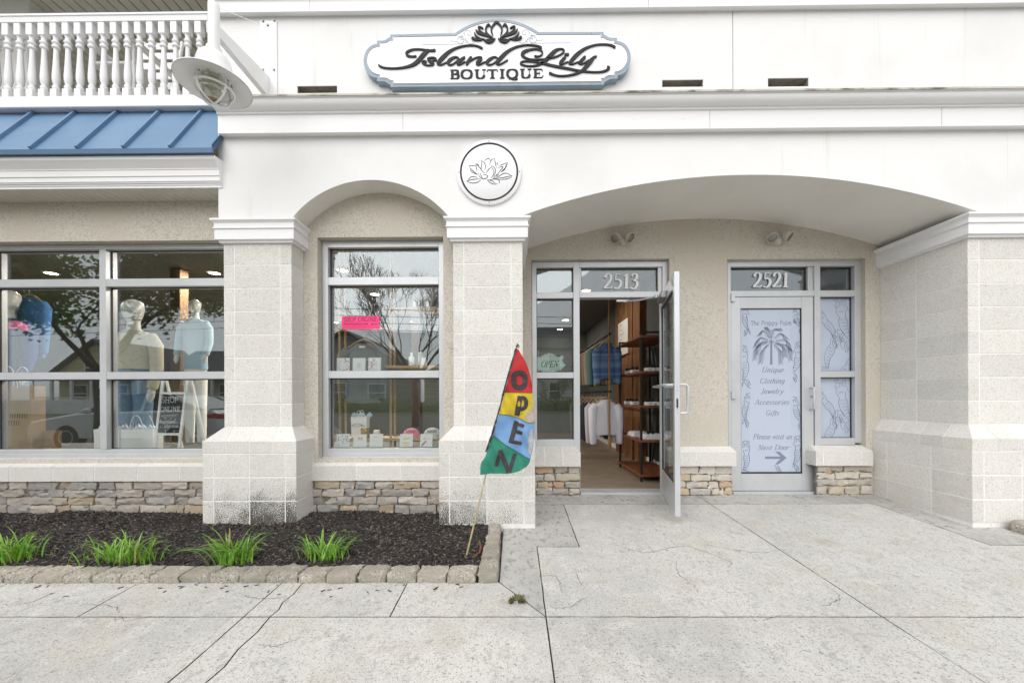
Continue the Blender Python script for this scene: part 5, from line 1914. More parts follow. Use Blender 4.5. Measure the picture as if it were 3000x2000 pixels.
def mz(x, y):
    return .072 + .062 * min(1, max(0, (y - 2.6) / .95)) + .012 * math.sin(x * 3.1 + y * 2) + .008 * math.sin(x * 7.3 - y * 9)


nx_, ny_ = 150, 32
gx, gy = np.linspace(-6.2, -.235, nx_), np.linspace(2.56, 3.64, ny_)
r = random.Random(5)
mb = MB()
mb.v = [(x, y, mz(x, y) + r.gauss(0, .005) - (.02 if j == 0 else 0)) for j, y in enumerate(gy) for x in gx]
for j in range(ny_ - 1):
    for i in range(nx_ - 1):
        a = j * nx_ + i
        mb.f.append((a, a + 1, a + nx_ + 1, a + nx_))
        mb.m.append(0)
struct('mulch_bed', mb, M['mulch'], smooth=60)
for nm, m_, cnt, lo_, hi_ in (('mulch', M['chipa'], 17000, .014, .062), ('grit', mat('white_grit', (.55, .54, .5), .8), 150, .003, .006)):
    mb = MB()
    rr = np.random.RandomState(4)
    V, Fc = [], []
    for i in range(cnt):
        x, y = rr.uniform(-5.2, -.24), rr.uniform(2.585, 3.62)
        L = rr.uniform(lo_, hi_)
        w = L * rr.uniform(.10, .30) if nm == 'mulch' else L * .8
        t_ = rr.uniform(.002, .006) if nm == 'mulch' else L * .6
        a, tl = rr.normal(0.25, .9), rr.normal(0, .34)
        c, s_ = math.cos(a), math.sin(a)
        z = mz(x, y) + rr.uniform(.001, .010) + (.004 if nm == 'grit' else 0)
        if i % (420 if nm == 'mulch' else 3) == 0:
            y = 2.437 - abs(rr.normal(0, .018 if nm == 'grit' else .06))
            x = rr.uniform(-4.2, -.15)
            z, tl = gz(y) + t_ * .5 + .001, 0
            L, w = min(L, .026), min(w, .006)
        o = len(V)
        for k in range(8):
            p, q_, h_ = (L if k & 1 else -L) / 2, (w if k & 2 else -w) / 2, (t_ if k & 4 else -t_) / 2
            if k & 1:
                q_ *= .45
            V.append((x + c * p - s_ * q_, y + s_ * p + c * q_, z + h_ + p * math.sin(tl)))
        Fc += [(o, o + 2, o + 3, o + 1), (o + 4, o + 5, o + 7, o + 6), (o, o + 1, o + 5, o + 4), (o + 1, o + 3, o + 7, o + 5), (o + 3, o + 2, o + 6, o + 7), (o + 2, o, o + 4, o + 6)]
    mb.v, mb.f, mb.m = V, Fc, [0] * len(Fc)
    struct(nm, mb, m_, 'stuff')

# daylilies: arching folded blades, eight blade shapes shared
blades = []
rb = random.Random(12)
for b in range(12):
    L, arch = rb.uniform(.26, .44), rb.uniform(.7, 1.9)
    n = 8
    q = MB()
    x = z = 0.0
    ang = math.radians(rb.uniform(4, 20))
    tw = rb.uniform(-.25, .25)
    pts = []
    for i in range(n + 1):
        pts.append((x, z, ang))
        x += math.sin(ang) * L / n
        z += math.cos(ang) * L / n
        ang += arch * 1.55 / n * (i / n * 1.5 + .3)
    for i, (x, z, a) in enumerate(pts):
        u = i / n
        w = .0074 * (1 - u ** 2.2) * (.75 + .25 * min(1, u * 4)) + .0004
        sd = tw * u * .08
        q.v += [(x, sd - w, z + w * .45 * math.cos(a)), (x - .0 , sd, z), (x, sd + w, z + w * .45 * math.cos(a))]
    for i in range(n):
        o = i * 3
        q.f += [(o, o + 1, o + 4, o + 3), (o + 1, o + 2, o + 5, o + 4)]
        q.m += [0, 0]
    blades.append(q.mesh('leaf', M['leaf'], smooth=80))
dry = []
for me_ in blades[:5]:
    d_ = me_.copy()
    d_.materials[0] = M['dryleaf']
    dry.append(d_)
for (px, py, sc_, cnt, lab, sd) in ((40, 1652, 1.0, 130, 'daylily clump at the left edge of the mulch bed', 1), (372, 1655, .92, 165, 'wide daylily clump, second along the bed from the left edge', 2), (682, 1662, 1.0, 160, 'fullest daylily clump, in front of the stained block pier', 3), (957, 1660, .95, 95, 'sparse daylily clump below the arched window', 4)):
    Y = 2.655 if sd < 4 else 2.69
    x = aX(px, Y, py)
    pz = mz(x, Y) - .004
    pl_ = thing('daylily', lab, 'plant', (x, Y, pz), group='daylilies along the front of the bed')
    rr = random.Random(sd)
    for k in range(cnt):
        a = rr.uniform(0, 6.283)
        rad = abs(rr.gauss(0, .5))
        ox, oy = rr.gauss(0, .06 if sd != 2 else .10), rr.gauss(0, .03)
        if rr.random() < .55:
            a = (0 if ox > 0 else math.pi) + rr.gauss(0, .9)
        s_ = sc_ * rr.uniform(.5, 1.1) * (.70, .72, .80, .74)[sd - 1]
        piece('leaf', rr.choice(dry if rr.random() < .06 else blades), pl_, (x + ox, Y + oy, pz), (rr.gauss(0, .12), rr.uniform(-.15, .2), a), (s_, s_ * 1.05, s_))
# weed in the pavement joint
wx, wy = aX(1515, 2.24, 1748), 2.245
wd = thing('weed', 'small brownish green weed in the diagonal pavement joint', 'weed', (wx, wy, gz(wy)))
wl = MB()
wl.add([(0, 0, 0), (.012, .006, .005), (.026, .007, .006), (.034, 0, .003), (.026, -.007, .006), (.012, -.006, .005)], [(0, 1, 2, 3), (0, 3, 4, 5)])
M['weed'] = mat('weed_leaf', (.15, .13, .055), .8, rand=.35, layers=[(60, (.10, .13, .04), .4, .65)])
wm = wl.mesh('leaf', M['weed'])
rr = random.Random(8)
for k in range(70):
    a = rr.uniform(0, 6.283)
    rd = rr.uniform(0, .035)
    piece('leaf', wm, wd, (wx + rd * math.cos(a), wy + rd * math.sin(a) * .7, gz(wy) + rr.uniform(0, .012)), (rr.gauss(0, .4), rr.uniform(-.7, .2), a), (rr.uniform(.5, 1),) * 3)
# bent rusty stick against the edging
q = MB()
sY = [2.93, 2.86, 2.80, 2.74]
q.tube([(aX(1403, 2.93, 1552), 2.93, mz(-.26, 2.93) + .03), (aX(1409, 2.86, 1575), 2.86, mz(-.25, 2.86) + .028), (aX(1405, 2.80, 1600), 2.80, mz(-.26, 2.80) + .02), (aX(1383, 2.745, 1625), 2.745, mz(-.3, 2.745) + .006)], [.009, .0085, .0075, .005], 8)
single('bent_stick', q, mat('rusty_bark', (.17, .065, .035), .7, layers=[(40, (.10, .04, .025), .4, .7)]), 'curved reddish brown stick lying beside the corner of the edging', 'stick', smooth=50)

# ------------------------------------------------------------------ OPEN feather flag
GY_ = 2.772
fbx, fbz = at(1367, 1613, 2.79)
ftx, ftz = at(1516, 1004, 2.84)
flag = thing('open_flag', 'tattered red, yellow, blue and green OPEN flag on a thin pole', 'flag', (fbx, 2.79, fbz))
q = MB()
q.tube([(fbx, 2.79, fbz - .03), (ftx, 2.845, ftz)], [.0065, .0045], 8)
part('pole', q, mat('bamboo_pole', (.46, .38, .21), .55, layers=[(40, (.32, .25, .13), .5, .7)]), flag, smooth=40)


def fg(x, y):
    return (1350 + x / 2.34, 980 + y / 2.34)


def fY(x, z):
    return GY_ + .015 * math.sin(x * 27 + z * 9) + .007 * math.sin(z * 26 - x * 21) + .004 * math.sin(x * 70 + z * 41)


def curve2(s, n):
    P = [fg(*p) for p in sk(s)]
    Q = catmull(P, 10) if len(P) > 2 else [np.array(P[0]) + (np.array(P[1]) - np.array(P[0])) * t_ for t_ in np.linspace(0, 1, 11)]
    Q = np.array(Q)
    d = np.r_[0, np.cumsum(np.hypot(*np.diff(Q, axis=0).T))]
    t_ = np.linspace(0, d[-1], n + 1)
    return np.c_[np.interp(t_, d, Q[:, 0]), np.interp(t_, d, Q[:, 1])]


def coons(top, bot, left, right, nu, nv):
    T, Bt, L, R = curve2(top, nu), curve2(bot, nu), curve2(left, nv), curve2(right, nv)
    q = MB()
    for j in range(nv + 1):
        v = j / nv
        for i in range(nu + 1):
            u = i / nu
            p = (1 - v) * T[i] + v * Bt[i] + (1 - u) * L[j] + u * R[j] - ((1 - u) * (1 - v) * T[0] + u * (1 - v) * T[-1] + (1 - u) * v * Bt[0] + u * v * Bt[-1])
            x, z = at(p[0], p[1], GY_)
            q.v.append((x, fY(x, z), z))
    w = nu + 1
    for j in range(nv):
        for i in range(nu):
            a = j * w + i
            q.f.append((a, a + w, a + w + 1, a + 1))
            q.m.append(0)
    o = len(q.v)
    q.v += [(x, y + .0012, z) for x, y, z in q.v]
    q.f += [tuple(reversed([k + o for k in f])) for f in q.f[:]]
    q.m += [0] * (len(q.f) - len(q.m))
    return q


def cloth(name, c, c2):
    m = mat(name, c, .75, layers=[(18, c2, .45, .75, 4)], bump=(300, .3, 2))
    translucent(m, .25)
    return m


cs = ['385,95 390,96 395,98', '300,393 400,396 492,398', '262,545 330,553 400,572 450,598 480,606 508,595', '220,688 290,740 350,782 420,825 476,852', '135,957 240,955 350,946 410,930 452,905']
ls = ['385,95 345,235 300,393', '300,393 282,470 262,545', '262,545 240,620 220,688', '220,688 190,770 165,840 138,882 135,957']
rs_ = ['395,98 455,210 484,315 492,398', '492,398 500,500 508,595', '508,595 496,760 476,852', '476,852 468,880 452,905']
FC = [('red_panel', cloth('red_cloth', (.60, .035, .04), (.46, .025, .03))), ('yellow_panel', cloth('yellow_cloth', (.72, .56, .035), (.60, .45, .03))), ('blue_panel', cloth('blue_cloth', (.21, .40, .68), (.27, .47, .74))), ('green_panel', cloth('green_cloth', (.035, .27, .185), (.045, .34, .24)))]
pans = []
for k, (nm, m_) in enumerate(FC):
    pans.append(part(nm, coons(cs[k], cs[k + 1], ls[k], rs_[k], 26, 22), m_, flag, smooth=60))


def on_flag(q, lift=.003):
    q.v = [(x, fY(x, z) - lift - (.001 if y < 0 else 0), z) for x, y, z in q.v]
    return q


LIN = mat('flag_black', (.035, .03, .035), .8, layers=[(25, (.07, .055, .06), .45, .7)])


def fstroke(q, pts, w, closed=False, n=10):
    Q = catmull([np.array(fg(*p)) for p in pts], n, closed) if len(pts) > 2 or closed else [np.array(fg(*pts[0])) + (np.array(fg(*pts[1])) - np.array(fg(*pts[0]))) * t_ for t_ in np.linspace(0, 1, 14)]
    q.ribbon([at(p[0], p[1], GY_) for p in Q], w / 2.34 / FPX * GY_ / 2, .0, -.001, cap=False)


q = MB()
fstroke(q, [(402, 262), (438, 282), (436, 345), (402, 362), (368, 345), (366, 282)], 36, True)
part('letter', on_flag(q), LIN, flag)
q = MB()
fstroke(q, [(408, 420), (384, 555)], 36)
fstroke(q, [(400, 436), (430, 434), (447, 455), (444, 492), (422, 508), (396, 508)], 27)
part('letter', on_flag(q, .0026), LIN, flag)
q = MB()
fstroke(q, [(382, 592), (343, 738)], 32)
for a, b in (((372, 606), (432, 626)), ((366, 660), (420, 675)), ((330, 728), (416, 747))):
    fstroke(q, [a, b], 24)
part('letter', on_flag(q, .003), LIN, flag)
q = MB()
fstroke(q, [(275, 785), (240, 902)], 24)
fstroke(q, [(268, 790), (330, 940)], 34)
fstroke(q, [(372, 816), (332, 938)], 26)
part('letter', on_flag(q, .0034), LIN, flag)
for k in (1, 2, 3):
    q = MB()
    T = curve2(cs[k], 40)
    q.ribbon([at(p[0], p[1], GY_) for p in T], .0016, 0, -.001, cap=False)
    part('seam', on_flag(q), LIN, flag)
q = MB()
L = []
for k in range(4):
    L += list(curve2(ls[k], 14))[:(-1 if k < 3 else -8)]
P = [at(p[0] - 3, p[1], GY_) for p in L]
rr = random.Random(2)
q.tube([(x, fY(x, z) - .002, z) for x, z in P], [.011 + rr.uniform(-.003, .002) for _ in P], 8, flat=.6)
part('sleeve', q, mat('flag_sleeve', (.045, .042, .05), .8, layers=[(60, (.19, .17, .18), .58, .66, 2)]), flag)
for nm, pn, poly, c in (('worn_patch', 1, '440,560 462,535 470,512 486,520 497,478 500,520 505,588 480,600 452,592', (.44, .375, .32)), ('worn_patch', 2, '492,640 478,650 470,690 458,735 470,772 462,800 480,815 488,770 497,700', (.50, .47, .45)),
                        ('worn_patch', 2, '396,598 412,606 418,622 404,616', (.62, .58, .52)), ('worn_patch', 1, '430,500 446,508 452,530 436,528', (.66, .55, .25))):
    pts = sk(poly)
    c0 = np.mean(np.array(pts), 0)
    Q = catmull(pts, 5, True)[:-1]
    Q = [p + np.array([rr.gauss(0, 3), rr.gauss(0, 3)]) for p in Q]
    q = MB()
    n = len(Q)
    for t_ in (1, .75, .5, .25):
        for p in Q:
            x, z = at(*fg(*(c0 + (p - c0) * t_)), GY_)
            q.v.append((x, 0, z))
    for i in range(3):
        for k in range(n):
            q.f.append((i * n + k, i * n + (k + 1) % n, (i + 1) * n + (k + 1) % n, (i + 1) * n + k))
            q.m.append(0)
    q.f.append(tuple(3 * n + k for k in range(n)))
    q.m.append(0)
    part(nm, on_flag(q, .0018), mat('worn_cloth', c, .9, layers=[(60, tuple(v * .75 for v in c), .45, .7)], bump=(300, .6, 2)), flag)
q = MB()
q.tube([(ftx - .012, 2.838, ftz - .03), (ftx + .004, 2.836, ftz - .012), (ftx + .014, 2.84, ftz - .028)], .005, 6)
q.tube([(ftx - .006, 2.838, ftz - .035), (ftx - .004, 2.836, ftz - .012), (ftx + .006, 2.835, ftz - .04)], .004, 6)
part('tie_string', q, M['moss'], flag)
q = MB()
tx, tz = at(1405, 1392, GY_)
for (ax, az) in ((1427, 1468), (1432, 1462)):
    x_, z_ = at(ax, az, GY_ - .01)
    q.tube([(tx, GY_, tz), ((tx + x_) / 2, GY_ - .01, (tz + z_) / 2 - .004), (x_, GY_ - .012, z_)], .0009, 5)
part('loose_thread', q, M['signw'], flag)

# ------------------------------------------------------------------ inside the shop
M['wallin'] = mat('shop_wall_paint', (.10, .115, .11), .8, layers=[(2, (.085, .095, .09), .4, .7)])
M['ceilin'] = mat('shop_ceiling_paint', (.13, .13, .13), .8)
M['tile'] = mat('floor_tile', (.27, .215, .165), .4, rand=.07, layers=[(7, (.225, .175, .13), .4, .7, 4), (40, (.31, .255, .20), .55, .75)])
M['grout'] = mat('grout', (.50, .45, .38), .9)
M['wood'] = mat('barn_wood', (.28, .125, .042), .7, layers=[(9, (.13, .055, .02), .4, .65, 5, (1, 1, .12)), (40, (.44, .24, .10), .55, .75, 4, (1, 1, .08))], bump=(40, .5, 4, (1, 1, .1)))
M['shelfwood'] = mat('red_brown_wood', (.20, .070, .030), .45, layers=[(12, (.11, .038, .018), .4, .65, 4, (1, .12, 1))])
M['palewood'] = mat('pale_wood', (.46, .33, .18), .6, layers=[(20, (.36, .25, .13), .45, .7, 4, (.1, 1, 1))])
M['iron'] = mat('black_iron', (.018, .017, .017), .5, .3)
M['rope'] = mat('manila_rope', (.47, .35, .19), .9, layers=[(90, (.33, .23, .11), .45, .65, 2)], bump=(160, .6))
M['brownrope'] = mat('brown_rope', (.34, .20, .08), .9, layers=[(90, (.22, .12, .045), .45, .65, 2)], bump=(160, .6))
M['paper'] = mat('white_paper', (.85, .86, .84), .7)
M['mann'] = mat('mannequin_white', (.66, .68, .64), .4)
ZFL = ZTH - .002
mb = MB()
mb.box(-9.5, PX2[1] - .05, 3.90, D + .2, ZFL - .1, ZFL - .004)
mb.box(-9.5, 4.3, D + .201, 11.2, ZFL - .1, ZFL - .004)
fl0 = struct('shop_floor', mb, M['grout'])
tm = MB().cbox(-.4405, .4405, -.2185, .2185, -.003, .006, .002).mesh('tile', M['tile'])
for j in range(16):
    for i in range(-6, 2):
        x = 1.60 + i * .9 - .45
        if x + .45 > 2.03:
            continue
        piece('tile', tm, fl0, (x, 4.60 + j * .447, ZFL - .0055))
mb = MB()
mb.box(1.155, 2.03, 4.38, 11, ZFL - .02, ZFL - .002)
mb2 = MB()
tm2 = MB().cbox(-.4335, .4335, -.2185, .2185, -.003, .006, .002).mesh('tile', M['tile'])
for j in range(15):
    piece('tile', tm2, fl0, (1.592, 4.60 + j * .447, ZFL - .0053))
mb = MB()
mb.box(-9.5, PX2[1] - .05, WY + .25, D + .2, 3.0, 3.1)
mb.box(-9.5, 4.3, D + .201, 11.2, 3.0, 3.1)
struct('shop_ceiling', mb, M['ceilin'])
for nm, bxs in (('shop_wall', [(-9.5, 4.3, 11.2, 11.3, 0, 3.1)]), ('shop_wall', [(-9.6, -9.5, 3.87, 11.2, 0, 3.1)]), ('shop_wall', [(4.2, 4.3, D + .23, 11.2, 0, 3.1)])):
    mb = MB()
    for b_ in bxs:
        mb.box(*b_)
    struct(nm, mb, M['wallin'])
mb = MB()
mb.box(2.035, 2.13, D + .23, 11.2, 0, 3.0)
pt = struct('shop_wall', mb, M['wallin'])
q = MB()
q.cbox(2.015, 2.036, 4.5, 11.1, ZFL, ZFL + .12, .004)
q.cbox(2.008, 2.016, 4.5, 11.1, ZFL, ZFL + .018, .003)
part('baseboard', q, M['trim'], pt)
mb = MB()
mb.box(2.13, 4.2, 7.5, 7.6, 0, 3.0)
struct('shop_wall', mb, M['wallin'])
mb = MB()
mb.box(2.13, 4.2, 4.425, 4.44, ZFL, fz(869))
struct('film_backing', mb, M['paper'])

# lit downlights: trim ring, glowing lens, and the lamp itself
def downlight(px, py, lab, power, h=3.0):
    Y = (h - CZ) * FPX / (HY - py)
    x = aX(px, Y, py)
    d = thing('ceiling_downlight', lab, 'lamp', (x, Y, h), group='lit downlights in the shop ceiling')
    part('trim_ring', MB().lathe([(.095, 0), (.095, -.006), (.07, -.008), (.07, -.001)], (x, Y, h), 24, cap=False), M['trim'], d)
    part('lens', MB().lathe([(.068, -.001), (.068, -.004)], (x, Y, h), 20), M['dl'], d)
    ld = bpy.data.lights.new('downlight_lamp', 'AREA')
    ld.shape, ld.size, ld.energy, ld.color = 'DISK', .13, power, (1.0, .90, .78)
    lo_ = bpy.data.objects.new('downlight_lamp', ld)
    COL.objects.link(lo_)
    lo_.location = (x, Y, h - .012)


M['dl'] = lamp_mat('downlight_glow', (1.0, .80, .52), 14)
for args in ((150, 790, 'unseen downlight added to brighten the large left window', 28), (262, 1000, 'small far downlight beside the mirrored trunk in the left window', 15), (628, 793, 'lit downlight beside the block pier in the large left window', 32), (1004, 788, 'lit downlight in the top pane of the arched window', 50), (1098, 859, 'lit downlight in the middle pane of the arched window', 30), (988, 941, 'lit downlight left of the pink notice', 7),  # the first is an unseen lamp, added to brighten the left display
             (1213, 940, 'lit downlight over the dark post in the arched window', 7), (1657, 938, 'upper lit downlight in the sidelight', 3), (1640, 965, 'lower lit downlight in the sidelight', 3), (1717, 852, 'lit downlight at the lower left of the 2513 pane', 4), (2415, 838, 'lit downlight in the small pane beside 2521', 4)):
    downlight(*args)


def rope(q, x, y, z0, z1, r=.018, turns=9.0):
    """three laid strands"""
    n = int((z1 - z0) * 55)
    for s_ in range(3):
        pts = []
        for i in range(n + 1):
            z = z0 + (z1 - z0) * i / n
            a = s_ * 2.0944 + z * turns * 2 * math.pi / .62
            pts.append((x + math.cos(a) * r * .5, y + math.sin(a) * r * .5, z))
        q.tube(pts, r * .56, 6)
    return q


# rope shelf in the arched window
RY0, RY1 = 4.0, 4.137
rshelf = thing('rope_shelf', 'pale plank shelves hung on thick ropes in the arched window', 'shelf', (aX(1070, RY0), RY0, .2))
for (px, Y) in ((995, RY0), (1012, RY1), (1144, RY0), (1156, RY1)):
    part('rope', rope(MB(), aX(px, Y), Y, aZ(1330, RY0, 1100), 2.98, .0135), M['rope'], rshelf, smooth=60)
def shelf_board(p0, p1, py, th=.028, y0=3.965, y1=4.185):
    z = at((p0 + p1) / 2, py, y0)[1]
    part('shelf', MB().cbox(aX(p0, y0), aX(p1, y0), y0, y1, z, z + th, .003), M['palewood'], rshelf)
    return z + th


zs_low = shelf_board(977, 1330, 1291)
zs_mid = shelf_board(1128, 1330, 1078)
shelf_board(977, 1154, 966, .02, 4.03, 4.10)
zs_top = shelf_board(1130, 1330, 906)
fw = lambda px, Y=4.03: aX(px, Y, 1100)


def garment(name, cx, cy, ztop, w, h, m, lab, cat, grp=None, sleeve=.5, hanger=True, rz=0, neck=.09, buttons=None, plat=M['palewood']):
    g = thing(name, lab, cat, (cx, cy, ztop), grp)
    q = MB()
    hw = w / 2
    q.loft([(ztop - h, cx, cy, hw * .93, .055), (ztop - h * .96, cx, cy, hw * .96, .06), (ztop - h * .6, cx, cy, hw * .95, .06), (ztop - h * .32, cx, cy, hw * .97, .058), (ztop - .10, cx, cy, hw * .92, .05), (ztop - .055, cx, cy, hw * .78, .044), (ztop - .02, cx, cy, hw * .45, .038), (ztop, cx, cy, neck, .034)])
    rr = random.Random(int(cx * 100))
    q.v = [(x + .006 * math.sin(z * 31 + y * 40), y + .010 * math.sin(x * 38 + z * 6) * min(1, (ztop - z) * 4), z + .006 * math.sin(x * 25)) for x, y, z in q.v]
    part('body', q, m, g, smooth=60)
    for s_ in (-1, 1):
        q = MB()
        q.tube([(cx + s_ * hw * .80, cy, ztop - .075), (cx + s_ * hw * 1.02, cy - .01, ztop - .13), (cx + s_ * hw * 1.06, cy - .02, ztop - .13 - sleeve * .45), (cx + s_ * hw * 1.03, cy - .03, ztop - .13 - sleeve), (cx + s_ * hw * 1.02, cy - .03, ztop - .15 - sleeve)], [.055, .068, .058, .05, .038], 12)
        part('sleeve', q, m, g, smooth=60)
    if hanger:
        q = MB()
        q.tube([(cx - hw * .82, cy, ztop - .045), (cx - hw * .4, cy, ztop + .012), (cx, cy, ztop + .045), (cx + hw * .4, cy, ztop + .012), (cx + hw * .82, cy, ztop - .045)], [.010, .014, .015, .014, .010], 8, flat=.8)
        hg = part('hanger', q, plat, g, smooth=50)
        q = MB()
        q.tube([(cx, cy, ztop + .05), (cx, cy, ztop + .085), (cx + .018, cy, ztop + .105), (cx + .014, cy, ztop + .13), (cx - .008, cy, ztop + .135)], .0025, 6)
        part('hook', q, M['bolt'], hg)
    return g


M['greyknit'] = mat('grey_knit', (.22, .25, .25), .9, bump=(200, .4))
gx_ = fw(1066, 4.08)
gm = garment('sweatshirt', gx_, 4.08, at(1066, 1006, 4.08)[1], .40, .62, M['greyknit'], 'grey sweatshirt on a wooden hanger in the arched window', 'sweatshirt', sleeve=.42, neck=.075)
part('neck_label', MB().box(gx_ - .03, gx_ + .03, 4.034, 4.036, at(1066, 1019, 4.04)[1], at(1066, 1013, 4.04)[1]), M['paper'], gm)

# pink notice stuck inside the pane
PY_ = YG - .003
x0_, z0_ = at(1001.6, 964, PY_)
x1_, z1_ = at(1111, 925.7, PY_)
pk = thing('pink_notice', 'bright pink handwritten notice reading SHOP ONLINE', 'notice', (x0_, PY_, z0_))
part('sheet', MB().box(x0_, x1_, PY_, PY_ + .0015, z0_, z1_), mat('pink_paper', (.90, .05, .22), .6), pk)
q = MB()
text(q, 'SHOP ONLINE', x0_ + .02, z1_ - .048, .040, PY_ - .0004, .0008, .085, .085, 0, width=x1_ - x0_ - .045, serif=False, nib=False, jit=.08)
text(q, 'shopislandlily.com', x0_ + .016, z1_ - .083, .024, PY_ - .0004, .0008, .09, .09, 0, width=.235, serif=False, nib=False, jit=.1)
q.ribbon([(x1_ - .075, z1_ - .078), (x1_ - .015, z1_ - .078)], .0018, PY_ - .0002, PY_ - .001)
q.ribbon([(x1_ - .062, z1_ - .069), (x1_ - .076, z1_ - .078), (x1_ - .062, z1_ - .087)], .0018, PY_ - .0004, PY_ - .0012)
rr = random.Random(6)
for k in range(14):
    xx = x0_ + .024 + k * .0155
    q.ribbon(catmull([(xx + j * .004, z1_ - .103 + rr.uniform(-.004, .004)) for j in range(4)], 3), .0009, PY_ - .0002, PY_ - .001)
part('lettering', q, mat('marker', (.10, .02, .05), .5), pk)

# greeting cards leaning on the glass
CI = {'rose': mat('card_rose', (.62, .16, .26), .7), 'blue': mat('card_blue', (.22, .32, .50), .7), 'gold': mat('card_gold', (.60, .42, .10), .7), 'grey': mat('card_grey', (.35, .38, .42), .7), 'pink': mat('card_pink', (.75, .42, .40), .7), 'yel': mat('card_yellow', (.80, .66, .18), .7), 'brown': mat('card_brown', (.30, .15, .10), .7)}
cards = [(982, 1020, 1048, 1083, 'confetti', 'card with scattered rose dots on the upper sash bar', 'rose'), (1029, 1066, 1048, 1083, 'lines', 'plain white card with faint grey lines on the upper sash bar', 'grey'), (1075, 1112, 1047, 1083, 'sprig', 'card with a rose coloured sprig on the upper sash bar', 'rose'),
         (981, 1020, 1271, 1311, 'dots', 'card with a blue shell pattern at the bottom left of the arched window', 'blue'), (1031, 1070, 1272, 1311, 'slippers', 'card with a pair of pink slippers in front of the gold candle', 'pink'), (1079, 1118, 1271, 1311, 'crab', 'card with a grey pen drawing in front of the white jar', 'grey'),
         (1168, 1206, 1271, 1311, 'beach', 'card with a yellow beach picture in front of the pink cap', 'yel'), (1228, 1264, 1271, 1311, 'bottle', 'card with a tilted bottle in front of the grey cap', 'brown')]
for ci, (a, b, ta, tb, kind, lab, ck) in enumerate(cards):
    Yb, Yt = YG + .055, YG + .022
    if ta < 1100:
        zb_c = wz_m1 + .0
    else:
        zb_c = wz_b1 + .0
    xa_, zt_c = at(a + 3, ta, Yt)
    xb_ = aX(b + 3, Yt, ta)
    w_ = xb_ - xa_
    lean = w_ * .09
    if ta < 1100:
        led = None
    c_ = thing('greeting_card', lab, 'card', (xa_, Yt, zb_c), group='greeting cards in the arched window')

    def cm(u, v, d=0.0):
        return (xa_ + u * w_ - lean * (1 - v), Yb + (Yt - Yb) * (1 - v) * 0 + (Yt - Yb) * v * .6 - d, zb_c + v * (zt_c - zb_c))
    q = MB()
    q.add([cm(0, 0), cm(1, 0), cm(1, 1), cm(0, 1), cm(0, 0, -.003), cm(1, 0, -.003), cm(1, 1, -.003), cm(0, 1, -.003)], [(0, 1, 2, 3), (7, 6, 5, 4), (0, 4, 5, 1), (1, 5, 6, 2), (2, 6, 7, 3), (3, 7, 4, 0)])
    part('sheet', q, M['paper'], c_)
    q = MB()
    rr = random.Random(ci)

    def blob(u, v, r_, e=1.0, n=7):
        q.add([cm(u + math.cos(6.283 * k / n) * r_ * rr.uniform(.7, 1.2), v + math.sin(6.283 * k / n) * r_ * e * rr.uniform(.7, 1.2), .0008) for k in range(n)], [tuple(range(n))])
    if kind in ('confetti', 'dots'):
        for k in range(26):
            u, v = rr.uniform(.1, .9), rr.uniform(.1, .92)
            if kind == 'dots' or abs(u - .5) + abs(v - .45) > .35:
                blob(u, v, rr.uniform(.03, .055))
    elif kind == 'lines':
        for k in range(6):
            blob(.5, .3 + k * .06, .2, .05)
    elif kind == 'sprig':
        for k in range(16):
            v = rr.uniform(.15, .9)
            blob(.15 + v * .3 + rr.uniform(-.12, .12), v, .05, .8)
    elif kind == 'slippers':
        blob(.42, .68, .09, 1.6, 12)
        blob(.62, .66, .09, 1.6, 12)
    elif kind == 'crab':
        for k in range(14):
            blob(rr.gauss(.42, .12), rr.gauss(.38, .1), .018)
        blob(.45, .75, .3, .04)
    elif kind == 'beach':
        for k in range(8):
            blob(.3 + .07 * k, .62 + .01 * k, .07, .7)
        blob(.5, .3, .28, .25)
        blob(.5, .12, .35, .1)
    else:
        for k in range(7):
            blob(.16 + .05 * k, .12 + .05 * k, .07, .8)
        for k in range(6):
            blob(rr.uniform(.3, .8), rr.uniform(.6, .9), .03)
    part('picture', q, CI[ck], c_)

